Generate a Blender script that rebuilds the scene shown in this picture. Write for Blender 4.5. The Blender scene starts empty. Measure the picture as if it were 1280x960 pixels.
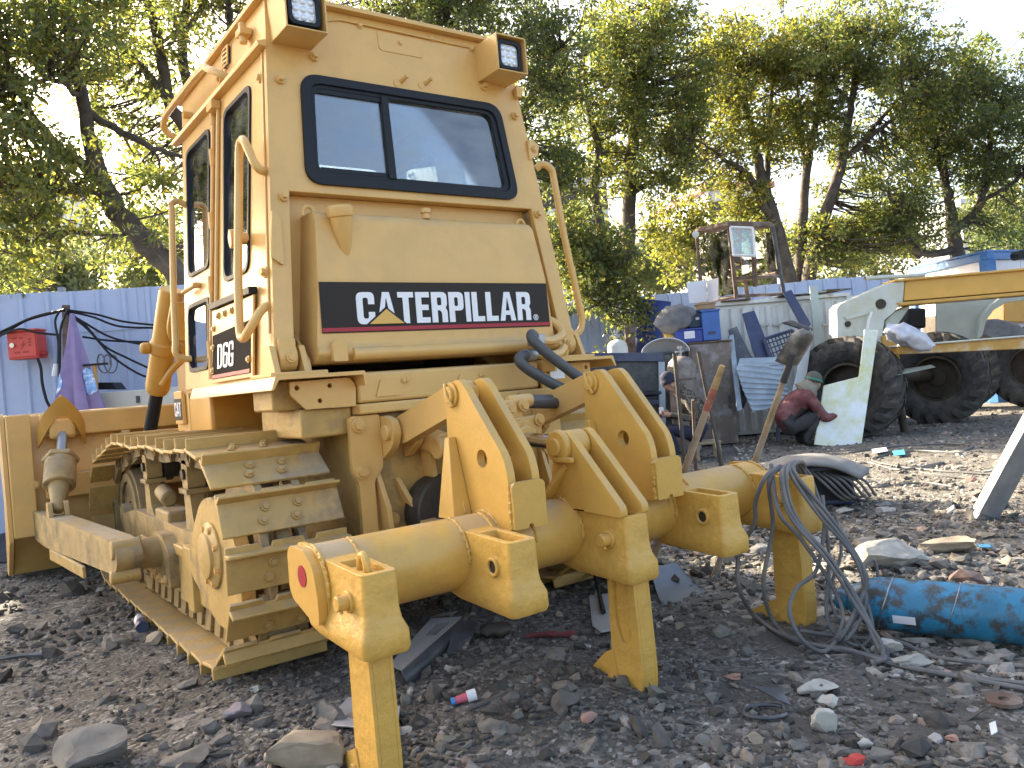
import bpy, bmesh, math, random
import numpy as np
from mathutils import Vector, Matrix, noise as mnoise
from mathutils.geometry import tessellate_polygon
random.seed(7); RNG = np.random.default_rng(11)
R = math.radians
scene = bpy.context.scene
COL = scene.collection

# ------------------------------------------------------------ camera
CAM = np.array([-2.111, -4.2415, 1.20]); FPX = 1016.0
YAW, PITCH, ROLL = R(35.658), R(-0.188), R(-4.559)
_f = np.array([math.sin(YAW)*math.cos(PITCH), math.cos(YAW)*math.cos(PITCH), math.sin(PITCH)])
_r0 = np.array([math.cos(YAW), -math.sin(YAW), 0.0]); _u0 = np.cross(_r0, _f)
_r = math.cos(ROLL)*_r0 + math.sin(ROLL)*_u0; _u = -math.sin(ROLL)*_r0 + math.cos(ROLL)*_u0
cd = bpy.data.cameras.new('camera'); cam = bpy.data.objects.new('camera', cd); COL.objects.link(cam)
m = Matrix.Identity(4)
for i in range(3):
    m[i][0] = _r[i]; m[i][1] = _u[i]; m[i][2] = -_f[i]; m[i][3] = CAM[i]
cam.matrix_world = m
cd.sensor_width = 36.0; cd.sensor_fit = 'HORIZONTAL'; cd.lens = FPX/1280*36; cd.clip_start = 0.05; cd.clip_end = 1500
scene.camera = cam
def ray(px, py): return _f + _r*(px-640)/FPX + _u*(480-py)/FPX
def gp(px, py, z=0.0):                       # pixel -> point on the plane at height z
    d = ray(px, py); t = (z-CAM[2])/d[2]; return Vector(CAM + t*d)
def dp(px, py, depth):                       # pixel -> point at a depth from the camera
    return Vector(CAM + ray(px, py)*depth)
FW = Vector((math.sin(YAW), math.cos(YAW), 0)); RT = Vector((math.cos(YAW), -math.sin(YAW), 0))

# ------------------------------------------------------------ sky, sun, exposure
SUN_EL, SUN_AZ = 30.0, -13.0     # azimuth measured from +Y towards +X
w = bpy.data.worlds.new('World'); scene.world = w; w.use_nodes = True
nt = w.node_tree; nt.nodes.clear()
sky = nt.nodes.new('ShaderNodeTexSky'); sky.sky_type = 'NISHITA'; sky.sun_disc = False
sky.sun_elevation = R(SUN_EL); sky.sun_rotation = R(SUN_AZ); sky.air_density = 0.9; sky.dust_density = 4.5; sky.ozone_density = 0.9
bg = nt.nodes.new('ShaderNodeBackground'); bg.inputs['Strength'].default_value = 0.13
wo = nt.nodes.new('ShaderNodeOutputWorld')
nt.links.new(sky.outputs[0], bg.inputs[0]); nt.links.new(bg.outputs[0], wo.inputs[0])
sd = bpy.data.lights.new('sun', 'SUN'); sd.energy = 4.6; sd.angle = R(0.55); sd.color = (1.0, 0.93, 0.80)
so = bpy.data.objects.new('sun', sd); COL.objects.link(so)
_az, _el = R(SUN_AZ), R(SUN_EL)
SUNV = Vector((math.sin(_az)*math.cos(_el), math.cos(_az)*math.cos(_el), math.sin(_el)))
so.rotation_euler = SUNV.to_track_quat('Z', 'Y').to_euler(); so.location = (0, 0, 30)
vs = scene.view_settings; vs.view_transform = 'Standard'; vs.look = 'None'; vs.gamma = 1.0; vs.use_curve_mapping = False
vs.exposure = 2.38
vs.use_white_balance = True; vs.white_balance_temperature = 7450; vs.white_balance_tint = 9          # camera balanced for open shade
scene.render.engine = 'CYCLES'
scene.cycles.max_bounces = 8; scene.cycles.transparent_max_bounces = 12

# ------------------------------------------------------------ helpers
WL = {}                                      # world translation of each object we make
def tag(o, label=None, cat=None, group=None, kind=None):
    if label: o['label'] = label
    if cat: o['category'] = cat
    if group: o['group'] = group
    if kind: o['kind'] = kind
    return o
def _par(o, parent, loc):
    o.location = loc; WL[o.name] = Vector(loc)
    if parent is not None:
        o.parent = parent; o.location = Vector(loc) - WL[parent.name]
def empty(name, loc, label=None, cat=None, group=None):
    o = bpy.data.objects.new(name, None); COL.objects.link(o); o.empty_display_size = 0.1
    _par(o, None, Vector(loc)); return tag(o, label, cat, group)
class MB:
    """collects vertices and faces in world coordinates, builds ONE mesh object"""
    def __init__(s): s.v = []; s.f = []; s.mi = []; s.cur = 0
    def add(s, vs, fs):
        n = len(s.v); s.v += [tuple(p) for p in vs]; s.f += [tuple(n+i for i in f) for f in fs]; s.mi += [s.cur]*len(fs); return s
    def box(s, x0, x1, y0, y1, z0, z1, M=None):
        vs = [Vector((x, y, z)) for z in (z0, z1) for y in (y0, y1) for x in (x0, x1)]
        if M is not None: vs = [M @ p for p in vs]
        return s.add(vs, [(0,2,3,1),(4,5,7,6),(0,1,5,4),(2,6,7,3),(0,4,6,2),(1,3,7,5)])
    def prism(s, prof, axis, a0, a1):        # prof in the two other axes, in order (x,y,z minus axis)
        k = 'xyz'.index(axis); n = len(prof)
        def P(p, a):
            q = list(p); q.insert(k, a); return Vector(q)
        vs = [P(p, a0) for p in prof] + [P(p, a1) for p in prof]
        tri = tessellate_polygon([[Vector((p[0], p[1], 0)) for p in prof]])
        fs = [tuple(range(n))[::-1], tuple(range(n, 2*n))] if len(prof) <= 4 else [t[::-1] for t in tri] + [tuple(n+i for i in t) for t in tri]
        return s.add(vs, fs + [(i, (i+1) % n, n+(i+1) % n, n+i) for i in range(n)])
    def plate(s, outer, holes, fn, th):      # flat plate with holes; fn(u,v,w) -> 3D, w across the thickness
        loops = [list(outer)] + [list(h) for h in holes]
        tri = tessellate_polygon([[Vector((p[0], p[1], 0)) for p in l] for l in loops])
        pts = [p for l in loops for p in l]; n = len(pts)
        vs = [fn(p[0], p[1], 0) for p in pts] + [fn(p[0], p[1], th) for p in pts]
        fs = [tuple(t) for t in tri] + [tuple(n+i for i in t[::-1]) for t in tri]
        b = 0
        for l in loops:
            k = len(l)
            fs += [(b+i, b+(i+1) % k, n+b+(i+1) % k, n+b+i) for i in range(k)]; b += k
        return s.add(vs, fs)
    def cyl(s, p0, p1, r0, r1=None, n=20, caps=True):
        r1 = r0 if r1 is None else r1; p0 = Vector(p0); p1 = Vector(p1); d = (p1-p0).normalized()
        a = d.orthogonal().normalized(); b = d.cross(a)
        A = [(math.cos(2*math.pi*i/n), math.sin(2*math.pi*i/n)) for i in range(n)]
        vs = [p0+a*c*r0+b*q*r0 for c, q in A] + [p1+a*c*r1+b*q*r1 for c, q in A]
        fs = [(i, (i+1) % n, n+(i+1) % n, n+i) for i in range(n)]
        if caps: fs += [tuple(range(n))[::-1], tuple(range(n, 2*n))]
        return s.add(vs, fs)
    def ring(s, p0, p1, ro, ri, n=24):       # hollow cylinder
        p0 = Vector(p0); p1 = Vector(p1); d = (p1-p0).normalized(); a = d.orthogonal().normalized(); b = d.cross(a); vs = []
        for p, r in ((p0, ro), (p1, ro), (p1, ri), (p0, ri)):
            vs += [p+a*math.cos(2*math.pi*i/n)*r+b*math.sin(2*math.pi*i/n)*r for i in range(n)]
        return s.add(vs, [(k*n+i, k*n+(i+1) % n, ((k+1) % 4)*n+(i+1) % n, ((k+1) % 4)*n+i) for k in range(4) for i in range(n)])
    def lathe(s, p0, p1, prof, n=20):        # prof: (t along p0->p1 in metres, radius)
        p0 = Vector(p0); d = (Vector(p1)-p0).normalized(); a = d.orthogonal().normalized(); b = d.cross(a); vs = []
        for t, r in prof: vs += [p0+d*t+(a*math.cos(2*math.pi*i/n)+b*math.sin(2*math.pi*i/n))*max(r, 1e-4) for i in range(n)]
        m_ = len(prof); fs = [(k*n+i, k*n+(i+1) % n, (k+1)*n+(i+1) % n, (k+1)*n+i) for k in range(m_-1) for i in range(n)]
        return s.add(vs, fs + [tuple(range(n))[::-1], tuple(range((m_-1)*n, m_*n))])
    def tube(s, pts, r, n=8, closed=False, caps=True):
        pts = [Vector(p) for p in pts]; k = len(pts); rr = r if hasattr(r, '__len__') else [r]*k
        t0 = (pts[1]-pts[0]).normalized(); a = t0.orthogonal().normalized(); vs = []
        for i, p in enumerate(pts):
            t = (pts[min(i+1, k-1)]-pts[max(i-1, 0)]).normalized()
            a = (a - t*a.dot(t)).normalized() if (a - t*a.dot(t)).length > 1e-6 else t.orthogonal().normalized(); b = t.cross(a)
            vs += [p+(a*math.cos(2*math.pi*j/n)+b*math.sin(2*math.pi*j/n))*rr[i] for j in range(n)]
        fs = [(i*n+j, i*n+(j+1) % n, (i+1)*n+(j+1) % n, (i+1)*n+j) for i in range(k-1) for j in range(n)]
        if caps: fs += [tuple(range(n))[::-1], tuple(range((k-1)*n, k*n))]
        return s.add(vs, fs)
    def build(s, name, mat, parent=None, bevel=0, smooth=True, ang=35, seg=2, subsurf=0, label=None):
        P = [Vector(p) for p in s.v]
        lo = Vector([min(p[i] for p in P) for i in range(3)]); hi = Vector([max(p[i] for p in P) for i in range(3)])
        c = (lo+hi)/2; c.z = lo.z
        me = bpy.data.meshes.new(name); me.from_pydata([p-c for p in P], [], s.f); me.validate()
        bm = bmesh.new(); bm.from_mesh(me); bmesh.ops.recalc_face_normals(bm, faces=bm.faces); bm.to_mesh(me); bm.free()
        for m_ in (mat if isinstance(mat, (list, tuple)) else [mat]): me.materials.append(m_)
        if isinstance(mat, (list, tuple)) and len(me.polygons) == len(s.mi): me.polygons.foreach_set('material_index', s.mi)
        if smooth:
            me.polygons.foreach_set('use_smooth', [True]*len(me.polygons)); me.set_sharp_from_angle(angle=R(ang))
        o = bpy.data.objects.new(name, me); COL.objects.link(o); _par(o, parent, c)
        if bevel:
            b = o.modifiers.new('bevel', 'BEVEL'); b.width = bevel; b.segments = seg; b.limit_method = 'ANGLE'; b.angle_limit = R(40); b.harden_normals = False
        if subsurf:
            b = o.modifiers.new('sub', 'SUBSURF'); b.levels = subsurf; b.render_levels = subsurf
        if label: o['label'] = label
        return o
def dup(o, parent=None, loc=None, rot=None):
    c = o.copy(); COL.objects.link(c); c.parent = parent
    if loc is not None: c.location = loc
    if rot is not None: c.rotation_euler = rot
    return c
def np_mesh(name, V, F, mats, parent=None, smooth=False, loc=(0, 0, 0), midx=None):
    """V (n,3), F (m,k) numpy -> mesh object, fast"""
    V = np.asarray(V, np.float32) - np.asarray(loc, np.float32); F = np.asarray(F, np.int32); k = F.shape[1]
    me = bpy.data.meshes.new(name); me.vertices.add(len(V)); me.vertices.foreach_set('co', V.ravel())
    me.loops.add(F.size); me.loops.foreach_set('vertex_index', F.ravel())
    me.polygons.add(len(F)); me.polygons.foreach_set('loop_start', np.arange(0, F.size, k, dtype=np.int32))
    for m_ in (mats if isinstance(mats, (list, tuple)) else [mats]): me.materials.append(m_)
    if midx is not None: me.polygons.foreach_set('material_index', np.asarray(midx, np.int32))
    me.update(calc_edges=True)
    me.polygons.foreach_set('use_smooth', [smooth]*len(F))
    o = bpy.data.objects.new(name, me); COL.objects.link(o); _par(o, parent, Vector(loc)); return o
def rrect(x0, x1, y0, y1, r, n=5):
    pts = []
    for cx, cy, a0 in ((x1-r, y1-r, 0), (x0+r, y1-r, 90), (x0+r, y0+r, 180), (x1-r, y0+r, 270)):
        pts += [(cx+r*math.cos(R(a0+90*i/n)), cy+r*math.sin(R(a0+90*i/n))) for i in range(n+1)]
    return pts
def rpoly(P, r, n=4):                        # round the corners of a polygon
    out = []; k = len(P); rs = r if hasattr(r, '__len__') else [r]*k
    for i in range(k):
        p = Vector(P[i]); a = Vector(P[i-1])-p; b = Vector(P[(i+1) % k])-p; q = min(rs[i], a.length*.45, b.length*.45)
        if q <= 0: out.append(tuple(p)); continue
        s, e = p+a.normalized()*q, p+b.normalized()*q
        for j in range(n+1):
            t = j/n; x = s*(1-t)**2 + p*2*t*(1-t) + e*t*t; out.append((x[0], x[1]))
    return out
def circ(cx, cy, r, n=16): return [(cx+r*math.cos(2*math.pi*i/n), cy+r*math.sin(2*math.pi*i/n)) for i in range(n)]
def smooth_path(P, n=6):                     # Catmull-Rom through points
    P = [Vector(p) for p in P]; out = []
    for i in range(len(P)-1):
        a = P[i-1] if i else P[i]*2-P[1]; b = P[i]; c = P[i+1]; d = P[i+2] if i+2 < len(P) else P[i+1]*2-P[i]
        for j in range(n):
            t = j/n; out.append(0.5*((2*b)+(c-a)*t+(2*a-5*b+4*c-d)*t*t+(3*b-a-3*c+d)*t**3))
    return out+[P[-1]]

# ------------------------------------------------------------ materials
def nodes_of(name):
    m = bpy.data.materials.new(name); m.use_nodes = True; n = m.node_tree; b = n.nodes['Principled BSDF']; return m, n, b
def mat(name, col, rough=.5, metal=0.0, var=.12, scale=6, bump=0.0, bscale=60, col2=None, thr=.55, scale2=3, soft=.12, dust=None, dustamt=.5, island=0.0, spec=None):
    """paint-like material: colour with noise variation, optional patches of col2 (stains, rust), optional dust lying on upward faces"""
    m, n, b = nodes_of(name); L = n.links.new; N = n.nodes.new
    tc = N('ShaderNodeTexCoord'); co = tc.outputs['Object']
    nz = N('ShaderNodeTexNoise'); nz.inputs['Scale'].default_value = scale; nz.inputs['Detail'].default_value = 6; L(co, nz.inputs['Vector'])
    mr = N('ShaderNodeMapRange'); mr.inputs[1].default_value = .3; mr.inputs[2].default_value = .7; mr.inputs[3].default_value = 1-var; mr.inputs[4].default_value = 1+var; L(nz.outputs[0], mr.inputs[0])
    mul = N('ShaderNodeVectorMath'); mul.operation = 'SCALE'; mul.inputs[0].default_value = col[:3]; L(mr.outputs[0], mul.inputs['Scale'])
    c = mul.outputs[0]
    if island:
        ge = N('ShaderNodeNewGeometry'); hs = N('ShaderNodeMapRange'); hs.inputs[3].default_value = 1-island; hs.inputs[4].default_value = 1+island; L(ge.outputs['Random Per Island'], hs.inputs[0])
        m2 = N('ShaderNodeVectorMath'); m2.operation = 'SCALE'; L(c, m2.inputs[0]); L(hs.outputs[0], m2.inputs['Scale']); c = m2.outputs[0]
    rg = None
    if col2 is not None:
        n2 = N('ShaderNodeTexNoise'); n2.inputs['Scale'].default_value = scale2; n2.inputs['Detail'].default_value = 10; n2.inputs['Roughness'].default_value = .65; L(co, n2.inputs['Vector'])
        r2 = N('ShaderNodeMapRange'); r2.inputs[1].default_value = thr-soft; r2.inputs[2].default_value = thr+soft; L(n2.outputs[0], r2.inputs[0])
        mx = N('ShaderNodeMix'); mx.data_type = 'RGBA'; L(r2.outputs[0], mx.inputs['Factor']); L(c, mx.inputs['A']); mx.inputs['B'].default_value = (*col2[:3], 1); c = mx.outputs['Result']
    if dust is not None:
        ge = N('ShaderNodeNewGeometry'); sx = N('ShaderNodeSeparateXYZ'); L(ge.outputs['Normal'], sx.inputs[0])
        n3 = N('ShaderNodeTexNoise'); n3.inputs['Scale'].default_value = 5; n3.inputs['Detail'].default_value = 8; L(co, n3.inputs['Vector'])
        ad = N('ShaderNodeMath'); ad.operation = 'MULTIPLY'; 
        r3 = N('ShaderNodeMapRange'); r3.inputs[1].default_value = .2; r3.inputs[2].default_value = 1.0; r3.inputs[4].default_value = dustamt*2; L(sx.outputs[2], r3.inputs[0])
        r4 = N('ShaderNodeMapRange'); r4.inputs[1].default_value = .35; r4.inputs[2].default_value = .65; L(n3.outputs[0], r4.inputs[0])
        L(r3.outputs[0], ad.inputs[0]); L(r4.outputs[0], ad.inputs[1]); ad.use_clamp = True
        mx = N('ShaderNodeMix'); mx.data_type = 'RGBA'; L(ad.outputs[0], mx.inputs['Factor']); L(c, mx.inputs['A']); mx.inputs['B'].default_value = (*dust[:3], 1); c = mx.outputs['Result']
        rr = N('ShaderNodeMapRange'); rr.inputs[3].default_value = rough; rr.inputs[4].default_value = .9; L(ad.outputs[0], rr.inputs[0]); rg = rr.outputs[0]
    L(c, b.inputs['Base Color'])
    if rg is None:
        rr = N('ShaderNodeMapRange'); rr.inputs[3].default_value = max(rough-.08, .02); rr.inputs[4].default_value = min(rough+.1, 1); L(nz.outputs[0], rr.inputs[0]); rg = rr.outputs[0]
    L(rg, b.inputs['Roughness']); b.inputs['Metallic'].default_value = metal
    if spec is not None: b.inputs['Specular IOR Level'].default_value = spec
    if bump:
        nb = N('ShaderNodeTexNoise'); nb.inputs['Scale'].default_value = bscale; nb.inputs['Detail'].default_value = 4; L(co, nb.inputs['Vector'])
        bp = N('ShaderNodeBump'); bp.inputs['Strength'].default_value = bump; bp.inputs['Distance'].default_value = .01; L(nb.outputs[0], bp.inputs['Height']); L(bp.outputs[0], b.inputs['Normal'])
    return m
YEL = (.69, .415, .138)
DUST = (.36, .31, .235)
M_YEL = mat('yellow_paint', YEL, .36, var=.06, scale=4, bump=.07, bscale=22, dust=DUST, dustamt=.3, col2=(.58, .345, .125), thr=.6, scale2=3.5, soft=.14)
M_RIP = mat('yellow_ripper_paint', (.64, .365, .085), .38, var=.08, scale=7, bump=.14, bscale=45, dust=DUST, dustamt=.42, col2=(.52, .30, .07), thr=.62, scale2=6)
M_CAST = mat('yellow_cast_paint', (.64, .365, .08), .44, var=.10, scale=8, bump=.6, bscale=30, dust=DUST, dustamt=.35, col2=(.48, .27, .055), thr=.62, scale2=9)
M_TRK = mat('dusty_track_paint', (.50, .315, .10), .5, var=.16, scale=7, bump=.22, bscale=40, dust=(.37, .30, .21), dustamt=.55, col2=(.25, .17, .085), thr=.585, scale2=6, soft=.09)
M_TRKD = mat('grimy_undercarriage_paint', (.34, .23, .10), .62, var=.2, scale=9, bump=.3, bscale=40, dust=(.36, .30, .22), dustamt=.5, col2=(.12, .085, .05), thr=.56, scale2=7)
M_TRKM = mat('dusty_brown_frame_paint', (.40, .27, .11), .58, var=.2, scale=8, bump=.35, bscale=30, dust=(.36, .30, .22), dustamt=.6, col2=(.17, .12, .065), thr=.57, scale2=6, soft=.1)
M_ORG = mat('orange_yellow_paint', (.55, .29, .06), .35, var=.08, scale=5, bump=.06, bscale=20)
M_BLK = mat('black_rubber', (.014, .016, .021), .5, var=.1, scale=10, bump=.05, spec=.25)
M_DECAL = mat('dark_decal_vinyl', (.026, .020, .018), .42, var=.12, scale=5, bump=.03, bscale=12, spec=.22)
M_DECALM = mat('matt_dark_decal', (.020, .017, .017), .75, var=.12, scale=5, spec=.05)
M_WHT = mat('white_vinyl', (.80, .81, .85), .4, var=.03)
M_RED = mat('red_vinyl', (.36, .010, .028), .4, var=.08)
M_TRI = mat('yellow_vinyl', (.72, .42, .10), .4, var=.05)
M_GREASE = mat('greasy_steel', (.05, .042, .034), .5, .3, var=.3, scale=10, bump=.2, col2=(.12, .09, .06), thr=.6)
M_CHROME = mat('chromed_steel', (.62, .60, .58), .16, 1.0, var=.04)
M_STEEL = mat('bare_steel', (.36, .36, .37), .38, .85, var=.1, col2=(.25, .2, .16), thr=.65)
M_HOSE = mat('grey_rubber_hose', (.075, .075, .08), .5, var=.12, scale=12, bump=.06)
M_CABLE = mat('grey_cable_sheath', (.11, .11, .115), .55, var=.25, scale=8, col2=(.2, .18, .155), thr=.58, bump=.05)
M_DARKIN = mat('dark_cab_trim', (.045, .045, .05), .75, var=.15)
M_GREYIN = mat('grey_cab_lining', (.22, .23, .25), .8, var=.08)
M_LED = mat('led_lens', (.75, .78, .82), .12, .2, var=.1, scale=60)
def glass_mat(name, tint=(.72, .78, .80), base=.06, dirt=.08):
    m, n, b = nodes_of(name); n.nodes.remove(b); L = n.links.new; N = n.nodes.new
    tr = N('ShaderNodeBsdfTransparent'); tr.inputs[0].default_value = (*tint, 1)
    gl = N('ShaderNodeBsdfGlossy'); gl.inputs['Roughness'].default_value = .02; gl.inputs[0].default_value = (.95, .97, 1, 1)
    lw = N('ShaderNodeFresnel'); lw.inputs['IOR'].default_value = 1.55
    ad = N('ShaderNodeMath'); ad.operation = 'MULTIPLY_ADD'; ad.inputs[1].default_value = 1.8; ad.inputs[2].default_value = base; ad.use_clamp = True; L(lw.outputs[0], ad.inputs[0])
    mx = N('ShaderNodeMixShader'); L(ad.outputs[0], mx.inputs[0]); L(tr.outputs[0], mx.inputs[1]); L(gl.outputs[0], mx.inputs[2])
    df = N('ShaderNodeBsdfDiffuse'); df.inputs[0].default_value = (.5, .48, .44, 1)
    nz = N('ShaderNodeTexNoise'); nz.inputs['Scale'].default_value = 4; nz.inputs['Detail'].default_value = 8
    mr = N('ShaderNodeMapRange'); mr.inputs[1].default_value = .4; mr.inputs[2].default_value = .8; mr.inputs[4].default_value = dirt*2.2; L(nz.outputs[0], mr.inputs[0])
    m2 = N('ShaderNodeMixShader'); L(mr.outputs[0], m2.inputs[0]); L(mx.outputs[0], m2.inputs[1]); L(df.outputs[0], m2.inputs[2])
    L(m2.outputs[0], n.nodes['Material Output'].inputs[0]); return m
M_GLASS = glass_mat('cab_glass')
M_GLASSS = glass_mat('dusty_side_glass', (.30, .33, .32), .20, .10)
# ============================================================ BULLDOZER (machine frame = world frame: +Y forward, camera behind and to the left)
DZ = empty('bulldozer', (0, .4, 0), 'large yellow crawler bulldozer with enclosed cab, dark lettered fuel tank and rear ripper', 'bulldozer')
def hw(z): return .735+.095*(2.75-z)          # half width of the cab, it tapers upwards
def yr(z): return -.572-.12*(2.75-z)          # rear face of the cab
def warp(mb, fn): mb.v = [tuple(fn(Vector(p))) for p in mb.v]; return mb
BOLT = None
def bolt(p, nrm, r=.016, h=.014, parent=DZ, mt=None, hexa=True):
    """a bolt head lying on a surface at p, pointing along nrm; all share one mesh"""
    global BOLT
    p = Vector(p); nrm = Vector(nrm).normalized()
    if BOLT is None:
        b = MB(); b.cyl((0, 0, -.2), (0, 0, .35), 1.35, n=16); b.cyl((0, 0, .35), (0, 0, 1.0), 1.0, .9, n=6)
        me = b.build('bolt', M_YEL); BOLT = me.data; bpy.data.objects.remove(me)
    o = bpy.data.objects.new('bolt', BOLT); COL.objects.link(o); WL[o.name] = p
    o.parent = parent; o.location = p - WL[parent.name]; o.scale = (r, r, h); o.rotation_mode = 'QUATERNION'; o.rotation_quaternion = nrm.to_track_quat('Z', 'Y')
    return o
# ---- cab shell
cab = MB()
W_OUT = rpoly([(-.605, 2.208), (.605, 2.208), (.565, 2.732), (-.565, 2.732)], .085, 6)
cab.plate([(-.867, 1.36), (-.775, 1.36), (-.70, 2.155), (.70, 2.155), (.775, 1.36), (.867, 1.36), (hw(3.10), 3.10), (-hw(3.10), 3.10)], [W_OUT], lambda u, v, t: Vector((u, yr(v)+t, v)), .035)
SIDE_OUT = [(-.70, 1.30), (.80, 1.30), (1.0, 2.86), (1.03, 3.10), (yr(3.10)+.02, 3.10), (yr(2.0)+.02, 2.0)]
H1 = rpoly([(-.36, 1.835), (.04, 1.835), (.09, 2.745), (-.345, 2.745)], .07)
H2 = rpoly([(.325, 1.965), (.76, 1.965), (.87, 2.745), (.37, 2.745)], .07)
H3 = rpoly([(.30, 1.405), (.69, 1.405), (.76, 1.79), (.315, 1.79)], .06)
for s in (-1, 1):
    cab.plate(SIDE_OUT, [H1, H2, H3], lambda u, v, t, s=s: Vector((s*(hw(v)-.002-t), u, v)), .03)
cab.plate([(-.86, 1.3), (.86, 1.3), (hw(3.1)-.04, 3.10), (-hw(3.1)+.04, 3.10)], [rpoly([(-.72, 1.75), (.72, 1.75), (.62, 2.78), (-.62, 2.78)], .07)], lambda u, v, t: Vector((u, .80+(v-1.3)*.12-t, v)), .03)
cab.box(-.84, .84, -.70, .80, 1.27, 1.30)
# ROPS posts at the rear corners and headboard behind the tank
for s in (-1, 1):
    cab.prism([(-.735, 1.33), (-.60, 1.33), (-.52, 2.15), (-.644, 2.15)], 'x', s*.70, s*.80) if False else None
cab.box(-.70, .70, -.56, -.535, 1.35, 2.157)
cab.box(-.74, .74, -.612, -.50, 2.158, 2.176)
CAB = cab.build('cab', M_YEL, DZ, bevel=.008)
roof = MB(); roof.plate(rrect(-.735, .735, -.575, 1.08, .03), [], lambda u, v, t: Vector((u, v, 3.10+t)), .022)
roof.box(-.69, .69, -.50, 1.0, 3.122, 3.15); roof.build('roof', M_YEL, CAB, bevel=.006)
lin = MB(); lin.box(-.66, .66, -.48, .93, 2.93, 2.97); lin.build('headlining', M_GREYIN, CAB)
for s in (-1, 1):
    g = MB(); g.prism([(s*(hw(2.85)-.002), 2.845), (s*(hw(2.85)+.038), 2.848), (s*(hw(2.85)+.044), 2.868), (s*(hw(2.85)-.002), 2.882)], 'y', -.57, 1.10)
    g.build('rain_gutter', M_YEL, CAB, bevel=.003)
# weld seam on the left rear corner and the crease along the rear headboard
g = MB(); g.tube([(-hw(z)-.002, yr(z)+.05, z) for z in np.linspace(1.5, 2.84, 12)], .006, 6); g.build('corner_seam', M_YEL, CAB)
g = MB(); g.tube([(x, yr(2.97+.09*abs(x)/.6)-.002, 2.97+.09*min(1, (x+.62)/.28) if x < -.34 else 3.06-.005*(x+.34)) for x in np.linspace(-.62, .5, 24)], .006, 6); g.build('weld_bead', M_YEL, CAB)
g = MB(); g.plate(rrect(-.128, .134, 2.94, 3.045, .02), [], lambda u, v, t: Vector((u, yr(v)-t, v)), .004); g.build('access_hatch', M_YEL, CAB, bevel=.002)
for x, z in ((-.679, 2.694), (.679, 2.694), (-.493, 2.837), (.493, 2.837), (-.733, 2.125), (.733, 2.125), (-.22, 3.05), (.2, 3.06), (.45, 3.05), (0, 3.0)):
    bolt((x, yr(z), z), (0, -1, .12), .017 if z < 2.9 else .011, .03 if z < 2.9 else .012, CAB)
for x, z, a in ((-.03, 2.785, .5), (.115, 2.795, .4)):       # two bent stubs above the window
    g = MB(); g.cyl((x, yr(z), z), (x+.02, yr(z)-.045, z+.02), .011, n=10); g.cyl((x-.02, yr(z)+.004, z-.01), (x-.02, yr(z)-.006, z-.01), .02, n=12); g.build('bracket_stub', M_YEL, CAB)
# rear window: rubber frame, mullions, sliding panes
def ringplate(outer, inner, fn, th, name, mt, parent, bevel=.004): 
    b = MB(); b.plate(outer, [inner], fn, th); return b.build(name, mt, parent, bevel=bevel)
def inset(P, d):
    c = Vector((sum(p[0] for p in P)/len(P), sum(p[1] for p in P)/len(P)))
    return [(c.x+(p[0]-c.x)*(1-d/max(abs(p[0]-c.x), d*2)) if abs(p[0]-c.x) > d*2 else p[0], c.y+(p[1]-c.y)*(1-d/max(abs(p[1]-c.y), d*2)) if abs(p[1]-c.y) > d*2 else p[1]) for p in P]
W_A = rpoly([(-.618, 2.196), (.618, 2.196), (.577, 2.744), (-.577, 2.744)], .09, 6)
W_B = rpoly([(-.573, 2.240), (.573, 2.240), (.537, 2.700), (-.537, 2.700)], .065, 6)
W_C = rpoly([(-.545, 2.262), (.545, 2.262), (.512, 2.680), (-.512, 2.680)], .05, 6)
RW = ringplate(W_A, W_B, lambda u, v, t: Vector((u, yr(v)-.018+t, v)), .034, 'rear_window_seal', M_BLK, CAB)
ringplate(W_B, W_C, lambda u, v, t: Vector((u, yr(v)-.006+t, v)), .024, 'rear_window_frame', M_BLK, CAB, .003)
b = MB(); b.plate([(-.178, 2.255), (-.135, 2.255), (-.122, 2.69), (-.162, 2.69)], [], lambda u, v, t: Vector((u, yr(v)-.014+t, v)), .03); b.build('window_mullion', M_BLK, CAB, bevel=.003)
b = MB()
b.plate([(-.53, 2.262), (-.18, 2.262), (-.18, 2.285), (-.53, 2.285)], [], lambda u, v, t: Vector((u, yr(v)-.004+t, v)), .02); b.build('sliding_sash', M_BLK, CAB, bevel=.002); b = MB()
b.plate([(-.51, 2.655), (-.16, 2.655), (-.16, 2.68), (-.51, 2.68)], [], lambda u, v, t: Vector((u, yr(v)-.004+t, v)), .02); b.build('sliding_sash', M_BLK, CAB, bevel=.002)
for P, off in (([(-.545, 2.262), (-.16, 2.262), (-.145, 2.68), (-.512, 2.68)], .004), ([(-.15, 2.262), (.545, 2.262), (.512, 2.68), (-.14, 2.68)], .014)):
    b = MB(); b.plate(P, [], lambda u, v, t: Vector((u, yr(v)+off+t, v)), .005); b.build('window_pane', M_GLASS, CAB, smooth=False)
for s in (-1, 1):
    for H, nm in ((H1, 'side_window'), (H2, 'door_window'), (H3, 'door_window')):
        c = Vector((sum(p[0] for p in H)/len(H), sum(p[1] for p in H)/len(H)))
        def off(P, d): 
            return [(c.x+(p[0]-c.x)+d*(1 if p[0] > c.x else -1), c.y+(p[1]-c.y)+d*(1 if p[1] > c.y else -1)) for p in P]
        fr = ringplate(off(H, .008), off(H, -.016), lambda u, v, t, s=s: Vector((s*(hw(v)+.008-t), u, v)), .03, nm+'_seal', M_BLK, CAB, .002)
        b = MB(); b.plate(H, [], lambda u, v, t, s=s: Vector((s*(hw(v)-.012-t), u, v)), .005); b.build(nm+'_pane', M_GLASSS, CAB, smooth=False)
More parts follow.
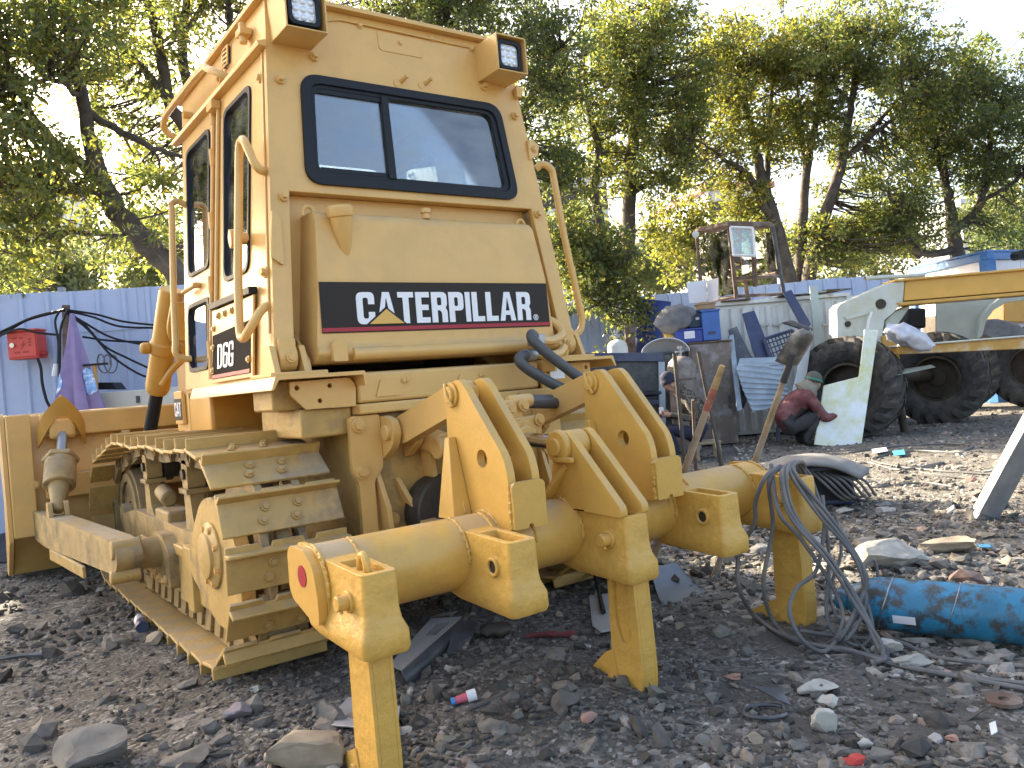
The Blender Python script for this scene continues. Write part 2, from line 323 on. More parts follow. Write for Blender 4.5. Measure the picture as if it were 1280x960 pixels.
b = MB(); b.plate(rpoly([(-.72, 1.75), (.72, 1.75), (.62, 2.78), (-.62, 2.78)], .07), [], lambda u, v, t: Vector((u, .80+(v-1.3)*.12-.012-t, v)), .005); b.build('windscreen', M_GLASS, CAB, smooth=False)
b = MB(); b.box(-.03, .03, .84, .90, 1.7, 2.85); b.build('windscreen_pillar', M_GREYIN, CAB)
# door edges, hinge rod, lock, latch
b = MB()
for y, k in ((.245, .0), (.15, 0)):
    b.tube([(-hw(z)-.008, y+.03*(z-1.4)/1.4*1.0, z) for z in np.linspace(1.34, 2.83, 8)], .011, 8)
b.build('door_hinge_rod', M_YEL, CAB)
for z in (1.5, 1.85, 2.2, 2.55, 2.78):
    b = MB(); yy = .245+.03*(z-1.4)/1.4; b.cyl((-hw(z)-.010, yy, z-.045), (-hw(z)-.010, yy, z+.045), .017, n=10); b.build('door_hinge', M_YEL, CAB)
b = MB(); b.box(-hw(2.8)-.05, -hw(2.8), .16, .26, 2.79, 2.835); b.build('door_hook', M_YEL, CAB, bevel=.004)
b = MB(); b.cyl((-hw(1.87)-.03, .50, 1.885), (-hw(1.87)-.035, .74, 1.875), .014, n=10); b.cyl((-hw(1.87), .52, 1.885), (-hw(1.87)-.03, .52, 1.885), .018, n=10); b.build('door_handle', M_YEL, CAB)
b = MB(); b.lathe((-hw(1.98), -.34, 1.99), (-hw(1.98)-.12, -.32, 1.985), [(0, .03), (.05, .028), (.055, .045), (.085, .045), (.09, .02)], 14); b.build('tail_lamp', M_YEL, CAB)
# lower side panel with the model decal
b = MB(); b.plate([(-.50, 1.315), (.17, 1.315), (.19, 1.70), (-.49, 1.70)], [], lambda u, v, t: Vector((-hw(v)-.008-t, u, v)), .012); SP = b.build('side_panel', M_YEL, CAB, bevel=.004)
b = MB(); b.box(-.875, -.835, -.49, .18, 1.705, 1.735); b.build('gap_shade_strip', M_BLK, CAB)  # solid black strip painted in for the shade of the gap above the panel
for y in (-.05, .06, -.17): bolt((-hw(1.66)-.02, y, 1.66), (-1, 0, .1), .014, .014, CAB)
for z in (1.38, 1.5, 1.6): bolt((-hw(z)-.02, .14, z), (-1, 0, .1), .013, .013, CAB)
for z in (1.4, 1.55): bolt((-hw(z)-.02, -.45, z), (-1, 0, .1), .013, .013, CAB)
b = MB(); b.plate([(-.47, 1.335), (.155, 1.335), (.16, 1.565), (-.46, 1.585)], [], lambda u, v, t: Vector((-hw(v)-.021-t, u, v)), .002); b.build('model_decal', M_DECALM, CAB, smooth=False)
b = MB(); b.plate([(-.47, 1.338), (.155, 1.338), (.155, 1.356), (-.47, 1.356)], [], lambda u, v, t: Vector((-hw(v)-.024-t, u, v)), .002); b.build('model_stripe', M_RED, CAB, smooth=False)
# ---- lettering
def glyph(ch, w, s=.21, t=.175):
    if ch == 'C': return rpoly([(w,.62),(w,1),(0,1),(0,0),(w,0),(w,.38),(w-s,.38),(w-s,t),(s,t),(s,1-t),(w-s,1-t),(w-s,.62)], [0,.2,.2,.2,.2,0,0,.07,.07,.07,.07,0]), []
    if ch == 'G': return rpoly([(w,.64),(w,1),(0,1),(0,0),(w,0),(w,.52),(.5*w,.52),(.5*w,.38),(w-s,.38),(w-s,t),(s,t),(s,1-t),(w-s,1-t),(w-s,.64)], [0,.2,.2,.2,.12,0,0,0,0,.06,.06,.06,.06,0]), []
    if ch == '6': return rpoly([(w,.80),(w,1),(0,1),(0,0),(w,0),(w,.61),(s,.61),(s,1-t),(w-s,1-t),(w-s,.80)], [0,.14,.2,.2,.16,.14,.01,.05,.03,0]), [rrect(s, w-s, t, .61-t, .04)]
    if ch == 'A': return [(0,0),(s*.95,0),(s*.95+.035,.2),(w-s*.95-.035,.2),(w-s*.95,0),(w,0),(w*.68,1),(w*.32,1)], [[(w/2-.01,.8),(w*.375,.35),(w*.625,.35),(w/2+.01,.8)]]
    if ch == 'T': return [(w/2-s/2,0),(w/2+s/2,0),(w/2+s/2,1-t),(w,1-t),(w,1),(0,1),(0,1-t),(w/2-s/2,1-t)], []
    if ch == 'E': return [(0,0),(w,0),(w,t),(s,t),(s,.5-t/2),(w*.92,.5-t/2),(w*.92,.5+t/2),(s,.5+t/2),(s,1-t),(w,1-t),(w,1),(0,1)], []
    if ch == 'L': return [(0,0),(w,0),(w,t),(s,t),(s,1),(0,1)], []
    if ch == 'I': return [(0,0),(w,0),(w,1),(0,1)], []
    if ch == 'P': return rpoly([(0,0),(s,0),(s,.38),(w,.38),(w,1),(0,1)], [0,0,0,.18,.18,0]), [rrect(s, w-s, .53, 1-t, .05)]
    if ch == 'R': return rpoly([(0,0),(s,0),(s,.40),(w*.5,.40),(w-s,.33),(w-s,0),(w,0),(w,.38),(w*.88,.48),(w,.58),(w,1),(0,1)], [0,0,0,0,.05,0,0,.08,.05,.08,.18,0]), [rrect(s, w-s, .56, 1-t, .05)]
    if ch == 'D': return rpoly([(0,0),(w,0),(w,1),(0,1)], [0,.24,.24,0]), [rpoly([(s,t),(w-s,t),(w-s,1-t),(s,1-t)], [0,.1,.1,0])]
def letters(txt, widths, gap, h, fn, mt, parent, total=None, st=.21, tt=.175):
    sc = h; x = 0; W = sum(widths)+gap*(len(txt)-1); kx = (total/(W*sc)) if total else 1
    for ch, w in zip(txt, widths):
        o, hs = glyph(ch, w, st, tt); b = MB()
        b.plate([((x+p[0])*sc*kx, p[1]*sc) for p in o], [[((x+p[0])*sc*kx, p[1]*sc) for p in q] for q in hs], fn, .002)
        b.build('letter', mt, parent, smooth=False); x += w+gap
letters('D6G', [.52, .52, .52], .1, .125, lambda u, v, t: Vector((-hw(1.385+v)-.024-t, .055-u, 1.385+v)), M_WHT, CAB, .27, .145, .115)
# ---- handrails, lamps, fittings
def rail(pts, r, name='handrail', parent=CAB, n=10, mt=None):
    b = MB(); b.tube(smooth_path(pts, 6), r, n); return b.build(name, mt or M_YEL, parent)
def xs(z, o=0): return -hw(z)-o
rail([(xs(2.28), -.58, 2.25), (xs(2.28, .05), -.60, 2.27), (xs(2.36, .085), -.56, 2.38), (xs(2.41, .085), -.50, 2.415), (xs(2.38, .085), -.46, 2.38), (xs(2.2, .085), -.46, 2.2), (xs(1.8, .085), -.47, 1.8), (xs(1.56, .085), -.50, 1.54), (xs(1.49, .085), -.56, 1.49), (xs(1.5, .08), -.63, 1.52), (xs(1.6, .04), -.655, 1.6), (xs(1.64), -.64, 1.63)], .020)
rail([(xs(2.45), .86, 2.42), (xs(2.43, .05), .86, 2.44), (xs(2.41, .085), .85, 2.42), (xs(2.36, .085), .845, 2.36), (xs(1.9, .085), .77, 1.9), (xs(1.6, .085), .70, 1.6), (xs(1.51, .085), .68, 1.51), (xs(1.49, .03), .68, 1.48), (xs(1.48), .68, 1.48)], .019)
rail([(.79, -.60, 2.40), (.82, -.63, 2.42), (.86, -.65, 2.39), (.875, -.65, 2.33), (.92, -.65, 2.0), (.985, -.66, 1.6), (.995, -.66, 1.52), (.97, -.66, 1.46), (.90, -.66, 1.43), (.86, -.66, 1.43)], .020)
rail([(xs(2.95), -.03, 2.88), (xs(2.95, .05), -.02, 2.90), (xs(2.95, .09), .06, 2.95), (xs(2.97, .10), .20, 2.99), (xs(2.97, .10), .9, 3.0), (xs(2.97, .10), 1.02, 2.98), (xs(2.95, .09), 1.07, 2.94), (xs(2.9, .04), 1.07, 2.90), (xs(2.9), 1.06, 2.89)], .020)
b = MB(); b.plate([(0, 0), (.105, 0), (.105, .105), (0, .105)], [[(.015, .015+.024*k), (.09, .008+.024*k), (.09, .020+.024*k), (.015, .027+.024*k)] for k in range(4)], lambda u, v, t: Vector((xs(2.96+v, .010)-t, .105-u, 2.975+v)), .005); b.build('louvre', M_YEL, CAB)
b = MB(); b.box(-.7135, -.7095, .002, .103, 2.982, 3.073); b.build('louvre_shade', M_BLK, CAB)  # black sheet behind the slots stands in for the shade inside them
b = MB(); b.ring((xs(2.97), .155, 2.95), (xs(2.97, .02), .155, 2.95), .035, .02); b.build('lifting_ring', M_YEL, CAB)
b = MB(); b.lathe((xs(2.95), .78, 2.945), (xs(2.95, .05), .78, 2.945), [(0, .022), (.05, .022)], 12); b.build('roof_boss', M_YEL, CAB)
b = MB(); b.box(xs(3.0, .06), xs(3.0), -.36, -.28, 2.985, 3.02); b.cyl((xs(3., .035), -.32, 2.95), (xs(3., .035), -.32, 3.05), .02, n=10); b.build('mirror_bracket', M_YEL, CAB, bevel=.006)
bolt((xs(2.72), -.50, 2.72), (-1, 0, .1), .018, .02, CAB); bolt((xs(1.78), -.62, 1.78), (-1, -.2, .1), .02, .03, CAB)
b = MB(); b.plate([(.735, 2.44), (.80, 2.47), (.81, 2.53), (.77, 2.56), (.735, 2.555)], [], lambda u, v, t: Vector((u, -.60-t, v)), .02); b.build('lifting_lug', M_YEL, CAB, bevel=.004); bolt((.772, -.622, 2.505), (0, -1, 0), .014, .012, CAB)
b = MB(); b.box(.695, .73, -.60, -.57, 2.80, 2.86); b.build('side_tab', M_YEL, CAB, bevel=.004)
def work_lamp(xc, z0, z1, y0, y1, hwid, tilt):
    b = MB(); t = .008
    P = [(xc-hwid, z0), (xc+hwid, z0), (xc+hwid, z1), (xc-hwid, z1)]; Q = [(xc-hwid+t, z0+t), (xc+hwid-t, z0+t), (xc+hwid-t, z1-t), (xc-hwid+t, z1-t)]
    b.plate(P, [Q], lambda u, v, w_: Vector((u, y0+w_, v)), y1-y0); b.box(xc-hwid+.001, xc+hwid-.001, y1-.012, y1-.002, z0+.001, z1-.001)
    h = b.build('work_lamp_housing', M_YEL, CAB, bevel=.003)
    zc = (z0+z1)/2; b = MB(); b.plate(rrect(xc-.078, xc+.078, zc-.078, zc+.078, .03), [rrect(xc-.058, xc+.058, zc-.06, zc+.06, .022)], lambda u, v, w_: Vector((u, y0+.02+w_, v)), .05); b.build('lamp_bezel', M_BLK, CAB, bevel=.004)
    b = MB(); b.plate(rrect(xc-.058, xc+.058, zc-.06, zc+.06, .022), [], lambda u, v, w_: Vector((u, y0+.035+w_, v)), .01); b.build('lamp_lens', M_LED, CAB)
    for i in range(3):
        for j in range(3):
            b = MB(); b.lathe((xc+(i-1)*.037, y0+.036, zc+(j-1)*.037), (xc+(i-1)*.037, y0+.02, zc+(j-1)*.037), [(0, .0165), (.004, .016), (.009, .011), (.011, .004)], 12); b.build('led', M_LED, CAB)
work_lamp(-.597, 2.872, 3.085, -.76, yr(2.95)+.01, .100, 0); work_lamp(.562, 2.862, 3.06, -.76, yr(2.95)+.01, .099, 0)
# ---- cab interior
b = MB(); b.box(-.28, .28, -.18, .36, 1.55, 1.70); b.box(-.25, .25, -.12, .34, 1.3, 1.56); b.build('seat_cushion', M_DARKIN, CAB, bevel=.04)
b = MB(); b.prism(rpoly([(-.30, 1.68), (-.18, 1.68), (-.27, 2.30), (-.36, 2.30)], .04), 'x', -.26, .26); b.build('seat_backrest', mat('seat_plastic_cover', (.35, .38, .42), .25, var=.2, scale=12, bump=.5, bscale=14), CAB, bevel=.03)
b = MB(); b.box(-.62, .62, .62, .80, 1.3, 1.95); b.box(.42, .60, -.1, .6, 1.3, 1.8); b.build('dashboard', M_DARKIN, CAB, bevel=.02)
b = MB()
for x in (-.2, -.1, .3): b.tube([(x, .55, 1.7), (x, .48, 2.05)], .012, 8); b.cyl((x, .48, 2.04), (x, .475, 2.1), .024, .02, 10)
b.build('control_levers', M_DARKIN, CAB)
# ---- fuel tank
def txw(p): z = p.z; k = .69-(z-1.34)*.095; return Vector((p.x*k, p.y, p.z))
b = MB(); b.prism(rpoly([(-.52, 1.345), (-.755, 1.345), (-.80, 1.385), (-.80, 1.405), (-.778, 1.43), (-.778, 1.74), (-.735, 2.02), (-.70, 2.055), (-.55, 2.055), (-.52, 2.0)], [.01, .03, .02, .01, .02, .02, .03, .03, .01, .01]), 'x', -1, 1); warp(b, txw)
TANK = b.build('fuel_tank', M_YEL, DZ, bevel=.028, seg=3, ang=50)
b = MB(); b.cyl((-.52, -.79, 1.383), (.68, -.79, 1.383), .031, n=16); b.build('tank_rail', M_YEL, TANK, bevel=.004)
b = MB(); b.plate(rpoly([(-.625, 1.352), (-.555, 1.352), (-.555, 1.448), (-.625, 1.448)], [.008, .008, .034, .034], 6), [], lambda u, v, t: Vector((u, -.82+t, v)), .03); b.build('tank_pad', M_YEL, TANK, bevel=.006)
b = MB(); b.lathe((-.49, -.745, 1.83), (-.519, -.775, 2.075), [(0, .012), (.06, .03), (.14, .045), (.19, .052), (.195, .06), (.215, .063), (.235, .061), (.245, .05), (.248, .01)], 24); b.build('filler_neck', M_YEL, TANK)
b = MB(); b.lathe((-.02, -.70, 2.05), (-.02, -.70, 2.11), [(0, .02), (.025, .02), (.03, .028), (.05, .026), (.055, .01)], 14); b.build('breather', M_YEL, TANK)
for x in (-.625, .60):
    b = MB(); b.tube([(x+.001+.028*math.cos(a), -.66, 2.05+.035*math.sin(a)) for a in np.linspace(-.3, 3.44, 12)], .009, 8); b.build('tank_lifting_eye', M_YEL, TANK)
b = MB(); b.plate([(-.654, 1.482), (.656, 1.482), (.652, 1.716), (-.652, 1.716)], [], lambda u, v, t: Vector((u, -.7805-t, v)), .002); b.build('name_decal', M_DECAL, TANK, smooth=False)
b = MB(); b.plate([(-.654, 1.488), (.656, 1.488), (.656, 1.506), (-.654, 1.506)], [], lambda u, v, t: Vector((u, -.7835-t, v)), .002); b.build('decal_stripe', M_RED, TANK, smooth=False)
letters('CATERPILLAR', [.60, .66, .56, .50, .58, .56, .19, .48, .48, .66, .58], .075, .150, lambda u, v, t: Vector((-.478+u, -.7835-t, 1.519+v)), M_WHT, TANK, 1.008)
for nm, P, o_, mt in (('emblem_outline', [(-.436, 1.5165), (-.222, 1.5165), (-.329, 1.60)], .7865, M_DECAL), ('emblem_triangle', [(-.420, 1.519), (-.238, 1.519), (-.329, 1.588)], .7895, M_TRI)):
    b = MB(); b.plate(P, [], lambda u, v, t: Vector((u, -o_-t, v)), .002); b.build(nm, mt, TANK, smooth=False)
b = MB(); b.plate(circ(.562, 1.533, .016, 20), [circ(.562, 1.533, .0125, 20)], lambda u, v, t: Vector((u, -.7835-t, v)), .002); b.build('registered_ring', M_WHT, TANK, smooth=False)
o_, hs = glyph('R', .6); b = MB(); b.plate([(.557+p[0]*.017, 1.525+p[1]*.017) for p in o_], [[(.557+p[0]*.017, 1.525+p[1]*.017) for p in q] for q in hs], lambda u, v, t: Vector((u, -.7835-t, v)), .002); b.build('registered_letter', M_WHT, TANK, smooth=False)
# ---- rear frame under the tank
b = MB(); b.box(-.535, .50, -.85, -.2, 1.155, 1.292); REAR = b.build('rear_housing', M_YEL, DZ, bevel=.012)
for x0 in (-.45, -.02): 
    b = MB(); b.plate(rpoly([(x0, 1.178), (x0+.135, 1.178), (x0+.15, 1.258), (x0+.03, 1.258)], .01), [], lambda u, v, t: Vector((u, -.852-t, v)), .006); b.build('inspection_cover', M_YEL, REAR, bevel=.002)
    bolt((x0+.145, -.856, 1.247), (0, -1, 0), .011, .012, REAR); bolt((x0+.165, -.854, 1.25), (0, -1, 0), .011, .012, REAR)
b = MB(); b.box(-.555, .56, -.90, -.25, 1.105, 1.152); b.build('rear_ledge', M_YEL, REAR, bevel=.008)
b = MB(); b.box(-.57, .57, -.84, .2, .36, 1.104); REARW = b.build('transmission_case', M_TRK, DZ, bevel=.02)
for s in (-1, 1):
    b = MB(); b.plate(rpoly([(s*.575, .50), (s*.575, .80), (s*.60, .84), (s*.60, 1.10), (s*.45, 1.10), (s*.45, .86), (s*.50, .80), (s*.50, .50)], .02), [], lambda u, v, t: Vector((u, -.845-t, v)), .03); b.build('mount_plate', M_YEL, REARW, bevel=.005)
    for z in (1.06, .85): bolt((s*.56, -.876, z), (0, -1, 0), .026, .022, REARW)
    for x, z in ((.27, .945), (.41, .61)): bolt((s*x, -.842, z), (0, -1, 0), .024, .02, REARW)
    for x0, x1, z0, z1 in ((.475, .455, .84, .52), (.375, .305, .80, .54), (.235, .205, 1.06, .66)):
        b = MB(); b.prism([(-.84, z0), (-.86, z0), (-.93, (z0+z1)/2), (-.93, z1), (-.84, z1)], 'x', -.012, .012); warp(b, lambda p: Vector((p.x+s*(x0+(x1-x0)*(z0-p.z)/(z0-z1)), p.y, p.z))); b.build('stiffener_rib', M_YEL, REARW, bevel=.003)
    # link clevis
    for dx in (-.06, .06):
        b = MB(); b.prism(rpoly([(-.85, .88), (-.85, 1.09), (-.90, 1.09), (-.985, 1.07), (-1.0, 1.0), (-.97, .95)], .03), 'x', s*.37+dx-.018, s*.37+dx+.018); b.build('link_clevis', M_YEL, REARW, bevel=.006)
    b = MB(); b.cyl((s*.37-.10, -.94, 1.015), (s*.37+.10, -.94, 1.015), .036, n=20); b.build('clevis_pin', M_YEL, REARW, bevel=.006)
# ---- fenders and mounting brackets
for s in (-1, 1):
    b = MB(); b.prism(rpoly([(s*.53, 1.235), (s*.545, 1.235), (s*.548, 1.283), (s*.93, 1.283), (s*.955, 1.24), (s*.965, 1.24), (s*.945, 1.298), (s*.54, 1.300)], .006), 'y', -.95, .35); F = b.build('fender', M_YEL, DZ, bevel=.003)
    b = MB(); b.plate(rpoly([(s*.852, 1.272), (s*.852, 1.215), (s*.787, 1.148), (s*.555, 1.145), (s*.548, 1.24), (s*.575, 1.276)], [.005, .01, .005, .005, .04, .04]), [circ(s*.822, 1.245, .012, 10), circ(s*.672, 1.245, .011, 10), circ(s*.722, 1.182, .011, 10)], lambda u, v, t: Vector((u, -.86+t, v)), .014); b.build('fender_bracket', M_YEL, F, bevel=.003)
    b = MB(); b.box(min(s*.56, s*.80), max(s*.56, s*.80), -.82, -.3, 1.02, 1.15); b.build('fender_box', M_TRK, F, bevel=.01)  # duller track paint puts the brown shade under the bracket into the colour
    b = MB(); b.box(min(s*.60, s*.90), max(s*.60, s*.90), -.76, -.5, 1.15, 1.28); b.build('fender_support', M_TRK, F, bevel=.01)  # shade under the fender put into the colour with the same track paint
    # roll-over post foot: trunnion between two cheeks
    b = MB(); b.cyl((s*.765, -.70, 1.385), (s*.85, -.70, 1.385), .062, n=24); b.box(min(s*.768, s*.848), max(s*.768, s*.848), -.75, -.64, 1.38, 1.47); b.build('post_foot', M_YEL, F, bevel=.006)
    for x in (.74, .875):
        b = MB(); b.prism(rpoly([(-.80, 1.30), (-.58, 1.30), (-.66, 1.44), (-.74, 1.44)], .015), 'x', s*x-.013, s*x+.013); b.build('post_cheek', M_YEL, F, bevel=.004)
    b = MB(); b.box(min(s*.66, s*.92), max(s*.66, s*.92), -.83, -.55, 1.30, 1.318); b.build('foot_plate', M_YEL, F, bevel=.003)
    bolt((s*.80, -.765, 1.385), (0, -1, 0), .018, .012, F)
    b = MB(); b.prism([(-.56, 1.46), (-.60, 1.50), (-.75, 1.37), (-.76, 1.32), (-.72, 1.32)], 'x', s*.715-.008, s*.715+.008); b.build('tank_stay', M_YEL, F, bevel=.003)
# post cover plate on the left ROPS leg
b = MB(); b.plate(rpoly([(-.832, 1.84), (-.775, 1.80), (-.765, 2.02), (-.80, 2.06)], .012), [], lambda u, v, t: Vector((u, yr(v)-.004-t, v)), .014); b.build('post_cover', M_YEL, CAB, bevel=.004)
# engine hood, side doors and radiator guard ahead of the cab
b = MB(); b.prism(rpoly([(.84, .75), (.84, 1.72), (2.35, 1.62), (2.45, 1.50), (2.45, .75)], .04), 'x', -.42, .42); HOOD = b.build('engine_hood', M_YEL, DZ, bevel=.02)
for s in (-1, 1):
    b = MB(); b.box(min(s*.40, s*.62), max(s*.40, s*.62), .70, 1.15, 1.05, 1.275); b.box(min(s*.40, s*.86), max(s*.40, s*.86), .35, .80, .98, 1.26); b.build('side_tank', M_ORG, HOOD, bevel=.02)
b = MB(); b.box(-.50, .50, 2.10, 2.55, .55, 1.70); b.build('radiator_guard', M_YEL, HOOD, bevel=.02)
b = MB(); b.cyl((.15, 1.5, 1.65), (.15, 1.5, 2.35), .055, n=16); b.build('exhaust_pipe', M_GREASE, HOOD)
b = MB(); b.box(-.885, -.862, .86, 1.04, 1.10, 1.30); b.box(-.86, -.60, .8, 1.1, 1.05, 1.28); PL = b.build('step_box', M_YEL, DZ, bevel=.004)
b = MB(); b.plate([(0, 0), (.17, 0), (.17, .13), (0, .13)], [], lambda u, v, t: Vector((-.8855-t, 1.035-u, 1.125+v)), .002); b.build('small_decal', M_DECAL, PL, smooth=False)
letters('CAT', [.56, .62, .54], .07, .085, lambda u, v, t: Vector((-.8885-t, 1.02-u, 1.148+v)), M_WHT, PL, .145, .17, .14)
# ---- tracks
SPC, SPR = (-.47, .53), .425; IDC, IDR = (2.03, .47), .37
def track_path():
    P = []
    for a in np.linspace(-90, -270, 40): P.append((SPC[0]+SPR*math.cos(R(a)), SPC[1]+SPR*math.sin(R(a))))
    P += [(-.22, .948), (0.05, .935), (.30, .96), (.55, .955), (.8, .94), (1.05, .955), (1.3, .965), (1.5, .95), (1.72, .895)]
    for a in np.linspace(75, -90, 34): P.append((IDC[0]+IDR*math.cos(R(a)), IDC[1]+IDR*math.sin(R(a))))
    P += [(y, .102) for y in np.linspace(1.9, -.4, 24)]
    P = np.array(P); return P
TP = track_path(); TPc = np.vstack([TP, TP[:1]]); seg = np.linalg.norm(np.diff(TPc, axis=0), axis=1); CUM = np.concatenate([[0], np.cumsum(seg)]); TLEN = CUM[-1]
NSH = int(round(TLEN/.203)); PIT = TLEN/NSH
def tpos(s):
    s %= TLEN; i = min(np.searchsorted(CUM, s, side='right')-1, len(seg)-1); t = (s-CUM[i])/seg[i]; p = TPc[i]*(1-t)+TPc[i+1]*t; return p
SHW = .26
def shoe_mesh():
    b = MB(); h = PIT/2
    # plate outline seen from above (x, t) with two notches in the leading edge
    n0, n1, d = .065, .125, .028
    out = [(-SHW, -h+.009), (SHW, -h+.009), (SHW, h-.006), (n1, h-.006), (n1-.008, h-d), (n0+.008, h-d), (n0, h-.006), (-n0, h-.006), (-n0-.008, h-d), (-n1+.008, h-d), (-n1, h-.006), (-SHW, h-.006)]
    b.plate(out, [], lambda u, v, t: Vector((u, v, .048+t-(.010 if v < -h+.01 else 0))), .016)
    b.prism([(h-.052, .06), (h-.030, .06), (h-.034, .112), (h-.048, .112)], 'x', -SHW, SHW)
    o = b.build('track_shoe', M_TRK, None, bevel=.004); me = o.data; c = WL[o.name]
    me.transform(Matrix.Translation(c)); bpy.data.objects.remove(o); return me
SHOE = shoe_mesh()
BOLTT = BOLT.copy(); BOLTT.materials[0] = M_TRK
def bolt4(parent):
    for x in (-.07, .07):
        for y in (-.045, .012):
            o = bpy.data.objects.new('bolt', BOLTT); COL.objects.link(o); o.parent = parent; o.location = (x+(-.02 if y < 0 else .0), y, .062); o.scale = (.015, .015, .014)
for s in (-1, 1):
    xc = s*.94
    b = MB()      # chain links: pairs of plates and bushings along the path
    for k in range(NSH):
        p0 = tpos(k*PIT-PIT*.56); p1 = tpos(k*PIT+PIT*.56); c = tpos(k*PIT)
        t = Vector((0, p1[0]-p0[0], p1[1]-p0[1])).normalized(); n = Vector((1, 0, 0)).cross(t)
        Mx = Matrix(((1, 0, 0, xc), (0, t.y, n.y, c[0]), (0, t.z, n.z, c[1]), (0, 0, 0, 1)))
        for dx in (-.082, .082):
            o2 = .012 if k % 2 else -.012
            b.box(dx-.016+o2, dx+.016+o2, -PIT*.5, PIT*.5, -.05, .034, Mx)
        b.cyl(Mx @ Vector((-.11, -PIT*.5, 0)), Mx @ Vector((.11, -PIT*.5, 0)), .030, n=8)
    b.build('track_chain', M_TRKD, DZ, smooth=False)
    for k in range(NSH):
        c = tpos((k+.5)*PIT-.04); p0 = tpos((k+.5)*PIT-.04-PIT*.45); p1 = tpos((k+.5)*PIT-.04+PIT*.45)
        t = Vector((0, p1[0]-p0[0], p1[1]-p0[1])).normalized(); n = Vector((1, 0, 0)).cross(t)
        o = bpy.data.objects.new('track_shoe', SHOE); COL.objects.link(o); o.modifiers.new('bevel', 'BEVEL'); bv = o.modifiers['bevel']; bv.width = .004; bv.segments = 2; bv.limit_method = 'ANGLE'
        Mx = Matrix(((1, 0, 0, 0), (0, t.y, n.y, 0), (0, t.z, n.z, 0), (0, 0, 0, 1))); jx = random.uniform(-.004, .004)
        mid = (Vector((0, p0[0], p0[1]))+Vector((0, p1[0], p1[1])))/2; mid = Vector((xc+jx, mid.y, mid.z)); 
        o.parent = DZ; o.rotation_mode = 'QUATERNION'; o.rotation_quaternion = Mx.to_quaternion(); o.location = mid - WL[DZ.name]
        if s < 0 and (c[1] > .3 and c[0] < .3): bolt4(o)
    # sprocket, idler
    b = MB(); b.ring((xc-.035, *SPC), (xc+.035, *SPC), .36, .20, 40)
    for k in range(13):
        a = 2*math.pi*k/13; y, z = SPC[0]+.385*math.cos(a), SPC[1]+.385*math.sin(a); b.cyl((xc-.03, y, z), (xc+.03, y, z), .045, n=8)
    b.build('sprocket', M_TRKD, DZ, bevel=.004)
    b = MB(); b.ring((xc-.06, *IDC), (xc+.06, *IDC), .33, .10, 40); b.ring((xc-.08, *IDC), (xc+.08, *IDC), .30, .24, 40); b.cyl((xc-.12, *IDC), (xc+.12, *IDC), .09, n=20); b.build('idler', M_TRKD, DZ, bevel=.004)
    # track frame with guards, rollers
    b = MB(); b.prism(rpoly([(-.10, .22), (-.10, .60), (.15, .56), (1.55, .56), (1.95, .50), (1.95, .40), (1.7, .24)], .02), 'x', xc-.13, xc+.13); TF = b.build('track_frame', M_TRKM, DZ, bevel=.01)
    for k in range(6):
        y = -.12+k*.33; b = MB(); b.lathe((xc-.12, y, .25), (xc+.12, y, .25), [(0, .07), (.03, .07), (.03, .10), (.07, .10), (.07, .085), (.17, .085), (.17, .10), (.21, .10), (.21, .07), (.24, .07)], 18); b.build('track_roller', M_TRKD, TF)
    xo = s*1.085
    b = MB(); b.box(min(xo, xo-s*.03), max(xo, xo-s*.03), -.50, 1.35, .215, .42); b.box(min(xo+s*.012, xo-s*.04), max(xo+s*.012, xo-s*.04), -.30, .75, .42, .475); b.build('roller_guard', M_TRK, TF, bevel=.008)
    for k in range(11):
        y = -.40+k*.16; b = MB(); b.prism([(y, .09), (y+.09, .09), (y+.04, .215), (y-.06, .215)], 'x', xo-s*.10, xo-s*.02); b.build('guard_tooth', M_TRKD, TF, bevel=.004)
    # outer final-drive bearing: fairing plate, flanged cover
    b = MB(); b.plate(rpoly([(-.84, .22), (-.45, .22), (-.02, .40), (-.14, .60), (-.32, .76), (-.50, .80), (-.72, .74), (-.86, .56)], .09, 6), [], lambda u, v, t: Vector((xo+s*.04-s*t, u, v)), .06); b.build('final_drive_fairing', M_TRK, TF, bevel=.012)
    HC = SPC
    b = MB(); b.lathe((xo+s*.02, *HC), (xo+s*.11, *HC), [(0, .150), (.03, .150), (.036, .140), (.045, .105), (.06, .10), (.066, .06), (.07, .02)], 30); HUB = b.build('hub_cover', M_TRK, TF, bevel=.003)
    for k in range(8):
        a = 2*math.pi*(k+.5)/8; bolt((xo+s*.05, HC[0]+.125*math.cos(a), HC[1]+.125*math.sin(a)), (s, 0, 0), .015, .016, HUB)
    # carrier rollers on posts
    for y in (.24, 1.22):
        b = MB(); b.prism(rpoly([(y-.30, .40), (y+.06, .40), (y+.06, .76), (y-.06, .76), (y-.09, .62)], .012), 'x', xo-s*.11, xo-s*.04); b.box(min(xo-s*.14, xo-s*.02), max(xo-s*.14, xo-s*.02), y-.08, y+.08, .75, .775)
        b.prism(rpoly([(y-.055, .775), (y+.055, .775), (y+.055, 1.0-.09), (y+.03, .925), (y-.03, .925), (y-.055, .905)], .02), 'x', xo-s*.125, xo-s*.035); CR = b.build('carrier_post', M_TRKM, TF, bevel=.006)
        b = MB(); b.lathe((xo-s*.02, y, .85), (xc+s*.10-s*.24, y, .85), [(0, .028), (.05, .028), (.05, .05), (.12, .05), (.12, .098), (.17, .098), (.17, .082), (.28, .082), (.28, .098), (.33, .098)], 24); b.build('carrier_roller', M_GREASE, CR)
